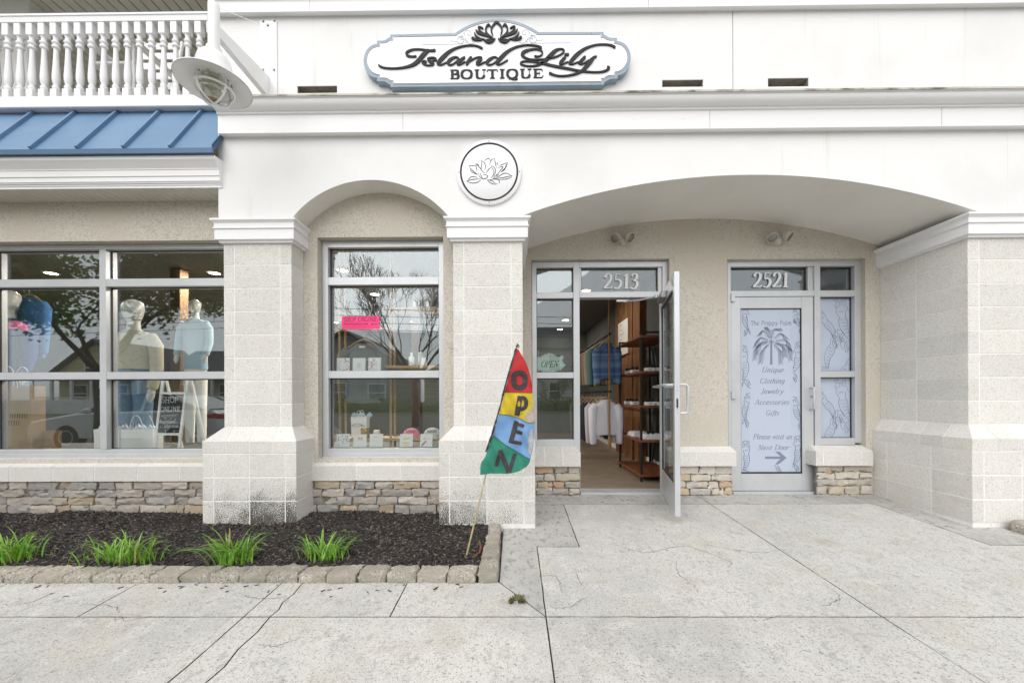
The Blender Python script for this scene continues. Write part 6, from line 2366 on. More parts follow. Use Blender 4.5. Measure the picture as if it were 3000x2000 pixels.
# things on the rope shelf
def bag(name, x0, x1, y, z0, z1, m, lab, cat='paper bag', handle=True, tissue=None, grp=None):
    g = thing(name, lab, cat, ((x0 + x1) / 2, y, z0), grp)
    d_ = min(.12, (x1 - x0) * .5)
    q = MB()
    q.add([(x0, y, z0), (x1, y, z0), (x1, y + d_, z0), (x0, y + d_, z0), (x0 - .003, y - .004, z1), (x1 + .003, y - .004, z1), (x1 + .003, y + d_, z1), (x0 - .003, y + d_, z1),
           (x0, y + .004, z1 - .02), (x1, y + .004, z1 - .02), (x1, y + d_ - .004, z1 - .02), (x0, y + d_ - .004, z1 - .02), (x1 + .001, y + d_ * .5, z0 + (z1 - z0) * .5), (x0 - .001, y + d_ * .5, z0 + (z1 - z0) * .5)],
          [(0, 3, 2, 1), (0, 1, 5, 4), (2, 3, 7, 6), (1, 2, 6, 5), (3, 0, 4, 7), (4, 5, 9, 8), (5, 6, 10, 9), (6, 7, 11, 10), (7, 4, 8, 11), (8, 9, 10, 11)])
    part('bag_body', q, m, g)
    if handle:
        w = x1 - x0
        for yy in (y - .003, y + d_):
            q = MB()
            q.tube([(x0 + w * .28 + w * .44 * t_, yy, z1 - .02 + (.02 + w * .42) * math.sin(math.pi * t_) ** .6) for t_ in np.linspace(0, 1, 15)], .003, 6)
            part('handle', q, M['paper'], g, smooth=60)
    if tissue:
        rr = random.Random(int(x0 * 1000))
        for k in range(7):
            q = MB()
            cx = x0 + (x1 - x0) * (k + .5) / 7
            a = rr.uniform(-.6, .6)
            q.add([(cx - .03, y + .03, z1 - .02), (cx + .03, y + d_ * .6, z1 - .02), (cx + .035 + a * .06, y + .02, z1 + rr.uniform(.015, .04)), (cx + a * .05, y + .05, z1 + rr.uniform(.035, .06)), (cx - .03 + a * .04, y + d_ * .7, z1 + rr.uniform(.015, .04))], [(0, 1, 2), (0, 2, 3), (0, 3, 4), (1, 4, 3), (1, 3, 2)])
            part('tissue', q, tissue, g)
    return g


bg_ = bag('gift_bag', fw(1025), fw(1070), 4.06, zs_low, at(1047, 1221, 4.06)[1], M['paper'], 'white gift bag with a leaf drawing and blue tissue on the rope shelf', tissue=mat('blue_tissue', (.42, .56, .66), .6))
q = MB()
bx_, bz_ = fw(1048, 4.055), at(1048, 1246, 4.055)[1]
for pts in (((-.06, 0), (-.01, .022), (.05, .004)), ((-.06, 0), (-.01, -.012), (.05, .004)), ((.02, .016), (.05, -.008), (.08, .0))):
    q.ribbon(catmull([(bx_ + a, bz_ + b) for a, b in pts], 6), .0012, 4.0535, 4.052)
part('drawing', q, M['ink'], bg_)


def jar(x, y, z, r_, h, m, lab, lid=None, cat='jar', band=None, prof=None):
    g = thing(cat.replace(' ', '_'), lab, cat, (x, y, z))
    part('jar_body', MB().lathe(prof or [(r_ * .92, 0), (r_, .006), (r_, h - .006), (r_ * .95, h)], (x, y, z), 20), m, g, smooth=50)
    if lid:
        part('lid', MB().lathe([(r_ * .8, h + .0005), (r_ * .82, h + .012), (r_ * .78, h + .016)], (x, y, z), 20), lid, g, smooth=50)
    if band:
        part('label_band', MB().lathe([(r_ * 1.006, h * .2), (r_ * 1.006, h * .75)], (x, y, z), 20), band, g, smooth=50)
    return g


jar(fw(1069, 4.0), 4.0, zs_low, .043, .10, mat('gold_tin', (.35, .22, .06), .35, .6, layers=[(70, (.62, .48, .20), .5, .6, 2)]), 'gold patterned candle tin in front of the white gift bag', cat='candle')
jar(fw(1103, 4.05), 4.05, zs_low, .037, .06, mat('cream_jar', (.66, .64, .56), .35), 'cream jar with a lid on the low rope shelf', M['paper'])
M['mint'] = mat('mint_bottle', (.74, .82, .79), .35)
jar(fw(1206, 4.05), 4.05, zs_mid, .029, .12, M['mint'], 'pale bottle with a narrow neck on the right rope shelf', cat='bottle', prof=[(.027, 0), (.029, .005), (.029, .085), (.022, .098), (.013, .103), (.013, .135), (.011, .14)])
single('carton', MB().cbox(fw(1224), fw(1236), 4.05, 4.09, zs_mid, zs_mid + .145, .002), M['mint'], 'tall slim white carton between the bottle and the jar', 'box')
jar(fw(1240, 4.0), 4.0, zs_mid, .035, .062, M['mint'], 'squat white jar beside the slim carton', M['paper'])
jar(fw(1218, 4.06), 4.06, zs_top, .022, .055, M['mint'], 'small pale green pot, left one on the top rope shelf', M['paper'], 'pot')
jar(fw(1251, 4.06), 4.06, zs_top, .022, .055, M['mint'], 'small pale green pot, right one on the top rope shelf', M['paper'], 'pot')


def capf(cx, cy, z, r_, m, lab, ink=None, side=0):
    g = thing('baseball_cap', lab, 'cap', (cx, cy, z), group=None)
    prof = [(r_, 0)] + [(r_ * math.cos(t_), r_ * .82 * math.sin(t_) + .012) for t_ in np.linspace(0, 1.45, 9)]
    part('crown_panel', MB().lathe(prof, (cx, cy, z), 24), m, g, smooth=60)
    q = MB()
    n = 12
    dirx, diry = math.sin(side), -math.cos(side)
    for lay in (0, -.006):
        for i in range(n + 1):
            a = -1.15 + 2.3 * i / n
            c, s_ = math.cos(a), math.sin(a)
            for (rr_, dz_) in ((r_ * .98, .012), (r_ * (1 + .75 * c), -.012 - .01 * abs(s_))):
                lx, ly = s_ * r_ * (.98 if rr_ < r_ else 1.02), -c * rr_
                q.v.append((cx + lx * math.cos(side) - ly * math.sin(side), cy + lx * math.sin(side) + ly * math.cos(side), z + dz_ + lay))
    w = 2 * (n + 1)
    for i in range(n):
        a = 2 * i
        q.f += [(a, a + 1, a + 3, a + 2), (w + a, w + a + 2, w + a + 3, w + a + 1), (a + 1, w + a + 1, w + a + 3, a + 3)]
        q.m += [0, 0, 0]
    part('brim', q, m, g, smooth=60)
    if ink:
        q = MB()
        for k in range(5):
            q.ribbon([(cx - .04 + k * .02, z + .045), (cx - .032 + k * .02, z + .07), (cx - .025 + k * .02, z + .045)], .0022, cy - r_ * .86, cy - r_ * .90)
        part('embroidery', q, ink, g)
    return g


M['pinkcap'] = mat('pink_cotton', (.66, .22, .34), .85, bump=(200, .3))
capf(fw(1202), 4.07, zs_low + .012, .085, M['pinkcap'], 'pink cap on the low rope shelf behind the beach card', mat('dark_rose', (.22, .06, .10), .8))
capf(fw(1264), 4.07, zs_low + .012, .09, mat('grey_cotton', (.46, .49, .50), .85, bump=(200, .3)), 'pale grey cap with dark letters at the right end of the rope shelf', M['ink'])

# OPEN plaque hung in the sidelight
OY = GY + .018
def op(x, y):
    return at(1540 + x / 3.92, 740 + y / 3.92, OY)


plq = thing('open_plaque', 'mint green scalloped plaque reading OPEN in the sidelight', 'sign', (op(280, 1370)[0], OY, op(280, 1370)[1]))
pol = [op(*p) for p in ((60, 1185), (100, 1182), (135, 1200), (180, 1190), (220, 1165), (268, 1153), (315, 1165), (360, 1190), (400, 1192), (412, 1178), (438, 1190), (428, 1215), (420, 1240), (440, 1275), (458, 1288), (440, 1310), (410, 1335), (405, 1345), (365, 1352), (330, 1370), (270, 1378), (200, 1370), (170, 1352), (130, 1348), (95, 1325), (75, 1290), (85, 1255), (72, 1215))]
part('board', MB().prism(pol, 'y', OY, OY + .008), mat('mint_enamel', (.50, .66, .60), .5), plq)
q = MB()
ins = [(sum(p[0] for p in pol) / len(pol) * .1 + p[0] * .9, sum(p[1] for p in pol) / len(pol) * .1 + p[1] * .9) for p in pol]
q.ribbon(ins + ins[:1], .0012, OY - .0002, OY - .001, cap=False)
part('border_line', q, M['ink'], plq)
q = MB()
x_, z_ = op(172, 1312)
text(q, 'OPEN', x_, z_, (op(0, 1245)[1] - z_), OY - .0002, .001, .13, .06, .28, width=op(378, 0)[0] - x_ - .01, serif=True)
part('lettering', q, M['ink'], plq)
q = MB()
for (a, b, y_) in ((200, 335, 1322), (175, 365, 1232)):
    q.ribbon([op(a, y_), op(b, y_ - 8)], .0012, OY - .0002, OY - .001)
q.ribbon(catmull([op(248, 1190), op(268, 1182), op(290, 1190), op(268, 1196)], 4), .003, OY - .0002, OY - .001)
part('gold_line', q, CI['gold'], plq)

# large left window: platform, mannequins, bags, chalkboard
ZPL = .655
single('display_platform', MB().cbox(-5.7, PX2[0] + .25, 3.835, 4.75, ZFL, ZPL, .01), mat('platform_grey', (.12, .13, .125), .8), 'grey display platform inside the shop windows', 'platform')
single('wood_post', MB().cbox(aX(497, 5.4, 900), aX(527, 5.4, 900), 5.4, 5.55, ZFL, 2.99, .006), mat('dark_post', (.10, .055, .025), .8, layers=[(10, (.16, .09, .035), .5, .7, 4, (1, 1, .1))]), 'dark wooden post behind the mannequins in the left window', 'post')
single('wood_post', MB().cbox(aX(1206, 6.2, 1000), aX(1231, 6.2, 1000), 6.2, 6.34, ZFL, 2.99, .006), mat('black_post', (.05, .035, .03), .8), 'dark wooden post seen through the arched window', 'post')


def mannequin(cx, cy, zh, hw, lab, top, bottom, zhem, grp='mannequins in the left window', zbase=ZPL):
    """zh: height of the top of the head"""
    g = thing('mannequin', lab, 'mannequin', (cx, cy, zbase), grp)
    k = hw / .085
    q = MB()
    q.loft([(zh - .235 * k, cx, cy, .045 * k, .05 * k), (zh - .20 * k, cx, cy - .01, .062 * k, .075 * k), (zh - .15 * k, cx, cy - .012, .078 * k, .09 * k), (zh - .09 * k, cx, cy - .01, .085 * k, .098 * k), (zh - .04 * k, cx, cy, .072 * k, .085 * k), (zh - .01 * k, cx, cy, .04 * k, .05 * k), (zh, cx, cy, .01, .012)])
    part('head', q, M['mann'], g, smooth=60)
    zs = zh - .32 * k
    q = MB()
    q.loft([(zs - .02, cx, cy, .075 * k, .06 * k), (zs + .03, cx, cy, .055 * k, .055 * k), (zh - .20 * k, cx, cy, .05 * k, .052 * k)])
    part('neck', q, M['mann'], g, smooth=60)
    q = MB()
    q.loft([(zhem, cx, cy, .19 * k, .12 * k), (zhem + (zs - zhem) * .35, cx, cy, .185 * k, .115 * k), (zs - .16 * k, cx, cy, .20 * k, .12 * k), (zs - .07 * k, cx, cy, .195 * k, .10 * k), (zs - .025 * k, cx, cy, .15 * k, .085 * k), (zs, cx, cy, .075 * k, .065 * k)])
    part('top_garment', q, top, g, smooth=60)
    for s_ in (-1, 1):
        q = MB()
        q.tube([(cx + s_ * .165 * k, cy, zs - .065 * k), (cx + s_ * .23 * k, cy - .005, zs - .16 * k), (cx + s_ * .255 * k, cy - .02, zs - .40 * k), (cx + s_ * .24 * k, cy - .06, zs - .60 * k)], [.06 * k, .065 * k, .055 * k, .045 * k], 12)
        part('sleeve', q, top, g, smooth=60)
        q = MB()
        q.tube([(cx + s_ * .24 * k, cy - .06, zs - .60 * k), (cx + s_ * .235 * k, cy - .075, zs - .68 * k), (cx + s_ * .23 * k, cy - .08, zs - .74 * k)], [.03 * k, .034 * k, .012 * k], 10)
        part('hand', q, M['mann'], g, smooth=60)
    if zhem > zbase + .1:
        q = MB()
        q.loft([(zhem - .12, cx, cy, .17 * k, .115 * k), (zhem + .02, cx, cy, .175 * k, .11 * k)])
        part('hip', q, bottom, g, smooth=60)
        for s_ in (-1, 1):
            q = MB()
            q.tube([(cx + s_ * .085 * k, cy, zhem - .06), (cx + s_ * .095 * k, cy, (zhem + zbase) / 2), (cx + s_ * .10 * k, cy, zbase + .002)], [.095 * k, .075 * k, .06 * k], 12)
            part('leg', q, bottom, g, smooth=60)
    return g


M['cream'] = mat('cream_knit', (.52, .50, .39), .9, layers=[(30, (.46, .44, .34), .45, .65)], bump=(120, .7))
M['denim'] = mat('denim', (.12, .21, .32), .85, layers=[(30, (.16, .26, .38), .4, .7)])
M['lblue'] = mat('pale_blue_jersey', (.34, .50, .62), .85)
M['navy'] = mat('navy_jersey', (.03, .07, .22), .85)
m1x = aX(392, 4.15, 907)
mannequin(m1x, 4.15, at(392, 877, 4.15)[1], .088, 'white mannequin in a cream knit top and jeans', M['cream'], M['denim'], at(392, 1082, 4.15)[1])
q = MB()
zz = at(385, 948, 4.02)[1]
for s_ in (-1, 1):
    q.lathe([(.024, 0), (.024, -.004), (.018, -.006)], (m1x - .03 + s_ * .027, 4.015, zz + s_ * .006), 16, 'y')
    q.tube([(m1x - .03 + s_ * .05, 4.02, zz + s_ * .01), (m1x - .03 + s_ * .12, 4.06, zz + .045), (m1x + s_ * .13, 4.14, zz + .06)], .0025, 6)
q.tube([(m1x - .036, 4.012, zz + .004), (m1x - .024, 4.012, zz + .006)], .002, 6)
single('sunglasses', q, mat('tortoise', (.09, .035, .015), .2), 'brown sunglasses hung at the neck of the cream top', 'sunglasses')
mannequin(aX(572, 4.7, 907), 4.7, at(572, 878, 4.7)[1], .062, 'slim white mannequin in a pale blue top beside the pier', M['lblue'], M['paper'], at(572, 1080, 4.6)[1])
mannequin(aX(12, 4.3, 900), 4.35, at(12, 850, 4.35)[1], .085, 'mannequin in a navy top at the left edge of the photo', M['navy'], M['denim'], at(12, 1100, 4.3)[1])
garment('sweatshirt', aX(85, 4.5, 950), 4.5, at(85, 872, 4.5)[1], .36, .70, mat('blue_jersey', (.06, .20, .48), .85), 'bright blue sweatshirt hanging behind the pink cap', 'sweatshirt', sleeve=.5)
capf(aX(45, 4.08, 945), 4.08, at(45, 962, 4.08)[1], .085, mat('rose_cotton', (.72, .20, .38), .85, bump=(200, .3)), 'pink cap in the upper left of the large window', side=1.1)
single('cap_stand', MB().tube([(aX(45, 4.08, 945), 4.09, ZPL - .002), (aX(45, 4.08, 945), 4.09, at(45, 960, 4.08)[1])], .009, 8), M['iron'], 'thin black stand under the pink cap', 'stand', smooth=40)
kr = bag('paper_bag', aX(-45, 3.95, 1200), aX(92, 3.95, 1200), 3.95, ZPL, at(40, 1130, 3.95)[1], mat('kraft_paper', (.44, .30, .15), .8, layers=[(5, (.36, .24, .115), .4, .7)]), 'large brown paper bag with dark print in the left window')
q = MB()
rr = random.Random(9)
for row, (py, n, x0p) in enumerate(((1217, 11, 8), (1238, 6, 20))):
    for k in range(n):
        x_, z_ = at(x0p + k * 7.2, py, 3.949)
        hh = .048
        q.ribbon([(x_, z_ - hh / 2), (x_ + rr.uniform(-.004, .004), z_ + hh / 2)], .0035, 3.9485, 3.947)
part('print', q, M['ink'], kr)
kr2 = bag('paper_bag', aX(88, 4.05, 1250), aX(146, 4.05, 1250), 4.05, ZPL, at(120, 1262, 4.05)[1], mat('kraft_dark', (.30, .19, .09), .8), 'smaller brown paper bag beside the large printed one', handle=False)
tis = mat('white_tissue', (.70, .77, .80), .6)
bag('gift_bag', aX(276, 4.0, 1290), aX(348, 4.0, 1290), 4.0, ZPL, at(310, 1257, 4.0)[1], M['paper'], 'white gift bag behind the window mullion', tissue=tis)
bag('gift_bag', aX(352, 4.02, 1290), aX(448, 4.02, 1290), 4.02, ZPL, at(400, 1257, 4.02)[1], M['paper'], 'wide white gift bag with tissue left of the chalkboard', tissue=tis)
# A-frame chalkboard
AY = 4.02
ab = thing('chalkboard_easel', 'white framed A board chalkboard reading SHOP ONLINE', 'chalkboard', (aX(497, AY, 1300), AY, ZPL))


def ap(x, y, Y=AY):
    return at(320 + x / 3.137, 850 + y / 3.137, Y)


def bar3(q, p0, p1, w, y0, y1):
    (x0_, z0_), (x1_, z1_) = ap(*p0), ap(*p1)
    d_ = w / 2
    q.add([(x0_ - d_, y0, z0_), (x0_ + d_, y0, z0_), (x0_ + d_, y0 + .018, z0_), (x0_ - d_, y0 + .018, z0_), (x1_ - d_, y1, z1_), (x1_ + d_, y1, z1_), (x1_ + d_, y1 + .018, z1_), (x1_ - d_, y1 + .018, z1_)],
          [(0, 3, 2, 1), (4, 5, 6, 7), (0, 1, 5, 4), (1, 2, 6, 5), (2, 3, 7, 6), (3, 0, 4, 7)])


q = MB()
bar3(q, (428, 1475), (462, 830), .024, AY - .02, AY + .03)
bar3(q, (648, 1475), (690, 830), .024, AY - .02, AY + .03)
part('leg', q, M['paper'], ab)
q = MB()
bar3(q, (545, 1475), (480, 830), .02, AY + .16, AY + .05)
bar3(q, (778, 1475), (712, 830), .02, AY + .16, AY + .05)
part('leg', q, M['paper'], ab)
q = MB()
x0_, z0_ = ap(446, 1308)
x1_, z1_ = ap(672, 960)
q.add([(x0_, AY - .002, z0_), (ap(645, 1308)[0], AY - .002, z0_), (x1_, AY + .02, z1_), (ap(474, 960)[0], AY + .02, z1_)], [(0, 1, 2, 3)])
q.add([(x0_, AY + .006, z0_), (ap(645, 1308)[0], AY + .006, z0_), (x1_, AY + .028, z1_), (ap(474, 960)[0], AY + .028, z1_)], [(3, 2, 1, 0)])
part('board', q, mat('slate', (.022, .024, .026), .7), ab)
q = MB()
for (a, b, y_) in ((440, 650, 1322), (468, 680, 945)):
    (xa_, za_), (xb_, zb2) = ap(a, y_), ap(b, y_)
    yy = AY - .008 if y_ > 1000 else AY + .015
    q.box(xa_ - .01, xb_ + .01, yy, yy + .012, za_ - .012, za_ + .012)
part('frame_rail', q, M['paper'], ab)
q = MB()
yc = AY - .010
text(q, 'SHOP', ap(484, 0)[0], ap(0, 1035)[1], .060, yc, .001, .07, .07, .05, width=ap(640, 0)[0] - ap(484, 0)[0], serif=False, nib=False, jit=.05)
text(q, 'ONLINE', ap(474, 0)[0], ap(0, 1115)[1], .050, yc, .001, .07, .07, .05, width=ap(655, 0)[0] - ap(474, 0)[0], serif=False, nib=False, jit=.05)
q.ribbon([ap(480, 1152), ap(632, 1142)], .0015, yc, yc - .001)
q.ribbon([ap(490, 1162), ap(620, 1156)], .0012, yc, yc - .001)
text(q, 'shopisland', ap(456, 0)[0], ap(0, 1222)[1], .036, yc, .001, .08, .08, .1, width=ap(608, 0)[0] - ap(456, 0)[0], serif=False, nib=False, jit=.06)
text(q, 'lily.com', ap(508, 0)[0], ap(0, 1262)[1], .036, yc, .001, .08, .08, .1, width=ap(640, 0)[0] - ap(508, 0)[0], serif=False, nib=False, jit=.06)
for (a, b, c, d) in ((516, 1168, 532, 1186), (580, 1168, 570, 1186), (622, 1190, 610, 1180), (470, 1262, 490, 1250), (525, 1300, 525, 1280), (602, 1282, 606, 1298), (640, 1210, 618, 1218)):
    q.ribbon([ap(a, b), ap(c, d)], .0016, yc, yc - .001)
part('chalk_lettering', q, M['paper'], ab)

# ------------------------------------------------------------------ seen through the open door
BZ = ZFL
SXL, SXR, SY0, SY1 = 1.545, 2.0, 4.83, 5.80
shu = thing('shelf_unit', 'black metal shelf unit with red brown boards inside the doorway', 'shelf', ((SXL + SXR) / 2, 5.3, BZ))
for (x, y) in ((SXL, SY0), (SXL, SY1), (SXR - .015, SY0), (SXR - .015, SY1)):
    part('post', MB().cbox(x - .013, x + .013, y - .013, y + .013, BZ, ZC + .787, .002), M['iron'], shu)
for y in (SY0, SY1):
    part('cross_bar', MB().cbox(SXL, SXR - .015, y - .012, y + .012, ZC + .765, ZC + .787, .002), M['iron'], shu)
SH = [.722, .285, -.137, -.5615, -.983]
for h_ in SH:
    part('shelf', MB().cbox(SXL - .018, SXR, SY0 - .02, SY1 + .02, ZC + h_ - .012, ZC + h_ + .016, .003), M['shelfwood'], shu)
for (ya, yb) in ((SY0 + .05, SY1 - .05), (SY1 - .05, SY0 + .05)):
    part('brace', MB().tube([(SXR - .004, ya, ZC - .95), (SXR - .004, yb, ZC + .70)], .009, 6), M['iron'], shu)
BXW = mat('box_white', (.70, .70, .72), .6)


def glasses(x, y, z, lab, grp):
    q = MB()
    for s_ in (-1, 1):
        q.lathe([(.021, 0), (.023, -.004), (.018, -.006)], (x + s_ * .026, y, z + .021), 14, 'y')
        q.tube([(x + s_ * .049, y, z + .026), (x + s_ * .052, y + .06, z + .024), (x + s_ * .048, y + .11, z + .006)], .0025, 6)
    q.tube([(x - .008, y - .003, z + .026), (x + .008, y - .003, z + .026)], .0025, 6)
    single('sunglasses', q, M['iron'], lab, 'sunglasses', grp)


for si, (h_, nm) in enumerate(((.285, 'upper'), (-.137, 'middle'))):
    for k, (x, y) in enumerate(((1.60, 5.55), (1.60, 5.28), (1.67, 4.90), (1.80, 4.90))):
        z = ZC + h_ + .016
        where = ('farthest back', 'second from the back', 'left of the front post', 'right of the front post')[k]
        b_ = thing('sunglasses_box', f'white sunglasses box {where} on the {nm} shelf', 'box', (x, y, z), group='sunglasses boxes on the shelf unit')
        part('box_body', MB().cbox(x - .05, x + .05, y - .05, y + .05, z, z + .042, .002), BXW, b_)
        part('label_print', MB().box(x - .02, x + .02, y - .0512, y - .0505, z + .016, z + .024), M['ink'], b_)
        glasses(x, y - .02, z + .042, f'dark sunglasses on the box {where} of the {nm} shelf', 'sunglasses on the shelf unit')
z = ZC - .5615 + .016
for k, (x, y, w, d_, h_) in enumerate(((1.66, 5.35, .2, .28, .02), (1.665, 5.36, .19, .27, .018), (1.67, 5.34, .18, .25, .018), (1.72, 4.98, .24, .2, .016), (1.72, 4.985, .22, .19, .016), (1.73, 4.99, .2, .18, .014))):
    zz = z + (.0205 * (k % 3))
    single('magazine', MB().cbox(x - w / 2, x + w / 2, y - d_ / 2, y + d_ / 2, zz, zz + .0195, .002), BXW, ('white magazine, %s of the %s stack on the lower shelf' % (('bottom', 'middle', 'top')[k % 3], ('rear', 'front')[k // 3])), 'magazine', 'magazines on the lower shelf')
glasses(1.70, 4.95, z + .062, 'dark sunglasses on the front magazine stack', None)
q = MB()
for k in range(4):
    q.cbox(1.955 - .012 * (k % 2), 2.03, 6.15 + k * .34, 6.15 + k * .34 + .332, BZ, 2.99, .006)
    part('board', q, M['wood'], pt) if False else None
bw = struct('plank_wall', MB().box(1.99, 2.034, 6.12, 7.6, BZ, 2.99), M['wood'])
for k in range(4):
    part('board', MB().cbox(1.945 - .014 * (k % 2), 1.989, 6.13 + k * .36, 6.13 + k * .36 + .352, BZ, 2.985, .005), M['wood'], bw)
cs_ = thing('canvas_sign', 'white canvas sign with grey script on the plank wall', 'sign', (1.92, 7.0, ZC + .65))
part('canvas', MB().cbox(1.915, 1.943, 6.68, 7.30, ZC + .72, ZC + 1.325, .003), M['paper'], cs_)
q = MB()
rr = random.Random(14)
for k in range(6):
    zz = ZC + 1.26 - k * .085
    q.tube([(1.9135, 7.18 - j * .05, zz + rr.uniform(-.022, .022)) for j in range(int(rr.uniform(4, 8)))], .004, 5)
part('script_marks', q, M['inkgrey'], cs_)
# clothes rails on ropes
rk = thing('clothes_rail', 'two level clothes rail hung on brown ropes inside the door', 'clothes rail', (1.32, 6.4, BZ))
part('rope', rope(MB(), 1.322, 5.52, ZC - .60, 2.98, .014), M['brownrope'], rk, smooth=60)
q = MB()
q.lathe([(.012, -.74), (.024, -.72), (.026, -.66), (.022, -.60), (.016, -.56)], (1.322, 5.52, ZC), 12)
part('rope_end', q, M['brownrope'], rk, smooth=60)
for zz in (ZC + .86, ZC + .06):
    part('rail', MB().tube([(1.322, 5.45, zz), (1.30, 8.2, zz)], .016, 10), M['iron'], rk, smooth=40)
part('rope', rope(MB(), 1.30, 8.0, ZC - .3, 2.98, .014), M['brownrope'], rk, smooth=60)
bstripe = mat('blue_stripe_knit', (.07, .13, .30), .9, layers=[(14, (.15, .25, .42), .42, .58, 1, (.02, .02, 1))], bump=(140, .6))
cl = [('blue striped sweater at the front of the upper rail', bstripe, 5.62), ('grey green blouse behind the striped sweater', mat('teal_cloth', (.10, .20, .20), .9), 5.78), ('beige cardigan with dark buttons on the upper rail', mat('beige_cloth', (.36, .29, .22), .9), 5.98), ('taupe jacket further back on the upper rail', mat('taupe_cloth', (.25, .20, .16), .9), 6.2), ('brown top midway along the upper rail', mat('brown_cloth', (.16, .12, .10), .9), 6.45), ('olive jacket, third from the far end of the upper rail', mat('olive_cloth', (.13, .12, .07), .9), 6.75), ('cream blouse, second from the far end of the upper rail', mat('cream_cloth', (.40, .36, .28), .9), 7.1), ('charcoal coat at the far end of the upper rail', mat('charcoal_cloth', (.06, .06, .06), .9), 7.5)]
for lab, m_, y in cl:
    garment('sweater', 1.31 - (.0 if y < 5.7 else .03), y, ZC + .74, .28 if y < 5.7 else .34, .50, m_, lab, 'sweater', 'clothes on the upper rail', sleeve=.42)
cl = [('white linen shirt at the front of the lower rail', mat('white_linen', (.70, .71, .78), .9, bump=(120, .4)), 5.66), ('second pale shirt behind the white linen one', mat('pale_linen', (.46, .47, .54), .9), 5.80), ('black jacket on the lower rail', mat('black_cloth', (.018, .018, .024), .9), 6.05), ('dark navy top on the lower rail', mat('navy_cloth', (.022, .03, .06), .9), 6.3), ('dusty pink top midway along the lower rail', mat('mauve_cloth', (.30, .17, .17), .9), 6.6), ('black dress near the far end of the lower rail', mat('dress_black', (.015, .015, .016), .9), 6.95), ('grey tunic at the far end of the lower rail', mat('tunic_grey', (.12, .12, .13), .9), 7.4)]
for lab, m_, y in cl:
    garment('shirt', 1.30 - (.0 if y < 5.7 else .03), y, ZC - .06, .36, .50, m_, lab, 'shirt', 'clothes on the lower rail', sleeve=.48)

# ------------------------------------------------------------------ across the street (mirrored in the panes)
def bough(q, p, d, L, r_, depth, rr, ends, spread=.55, minr=.006, upw=.12):
    n = 4
    pts, rs2 = [p], [r_]
    for i in range(n):
        d = (d + Vector((rr.gauss(0, .12), rr.gauss(0, .12), rr.gauss(upw * .4, .08)))).normalized()
        pts.append(pts[-1] + d * L / n)
        rs2.append(max(minr, r_ * (1 - .38 * (i + 1) / n)))
    q.tube(pts, rs2, 6 if r_ > .03 else 4, cap=False)
    ends.append((pts[-1], depth))
    ends.append((pts[2], depth))
    if depth == 0:
        return
    for k in range(3 if rr.random() < .6 else 2):
        a = rr.uniform(0, 6.283)
        u = d.orthogonal().normalized()
        w = d.cross(u)
        nd = (d + (u * math.cos(a) + w * math.sin(a)) * rr.uniform(spread * .6, spread * 1.3) + Vector((0, 0, upw))).normalized()
        bough(q, pts[-1] if k else pts[-2], nd, L * rr.uniform(.64, .84), rs2[-1] * rr.uniform(.60, .82), depth - 1, rr, ends, spread, minr, upw)


def tree(x, y, lab, seed, th, r_, depth, leaves=0, spread=.55, L=1.5, group=None, upw=.12, first=4):
    rr = random.Random(seed)
    t_ = thing('tree', lab, 'tree', (x, y, 0), group)
    q = MB()
    q.tube([(x, y, -.1), (x + .02, y, th * .5), (x - .03, y + .02, th)], [r_ * 1.25, r_, r_ * .85], 10)
    ends = []
    for k in range(first):
        a = k * 6.283 / first + rr.uniform(-.4, .4)
        bough(q, Vector((x, y, th * rr.uniform(.85, 1.0))), Vector((math.cos(a) * .75, math.sin(a) * .75, .8)).normalized(), L * rr.uniform(.8, 1.1), r_ * .5, depth, rr, ends, spread, upw=upw)
    part('trunk', q, M['bark'], t_, smooth=60)
    if leaves:
        nr = np.random.RandomState(seed)
        E = np.array([tuple(e[0]) for e in ends if e[1] <= depth - 1])
        c = E[nr.randint(0, len(E), leaves)] + nr.normal(0, .20, (leaves, 3))
        u = nr.normal(0, 1, (leaves, 3))
        u /= np.linalg.norm(u, axis=1)[:, None]
        v = np.cross(u, nr.normal(0, 1, (leaves, 3)))
        v /= np.linalg.norm(v, axis=1)[:, None]
        s_ = nr.uniform(.04, .085, (leaves, 1))
        V = np.stack([c - u * s_, c + v * s_ * .5, c + u * s_, c - v * s_ * .5], 1).reshape(-1, 3)
        cr = MB()
        cr.v = [tuple(p) for p in V]
        cr.f = [(4 * i, 4 * i + 1, 4 * i + 2, 4 * i + 3) for i in range(leaves)]
        cr.m = [0] * leaves
        part('crown', cr, M['crown'], t_)
    return t_


tree(-9.1, -1.0, 'leafy green street tree mirrored in the large left window', 3, 1.9, .12, 4, 30000, .55, 1.5)
tree(-4.3, -9.5 + 0.2, 'bare branched street tree mirrored in the arched window', 11, 1.9, .14, 6, 0, .5, 1.75, upw=.16, first=6)


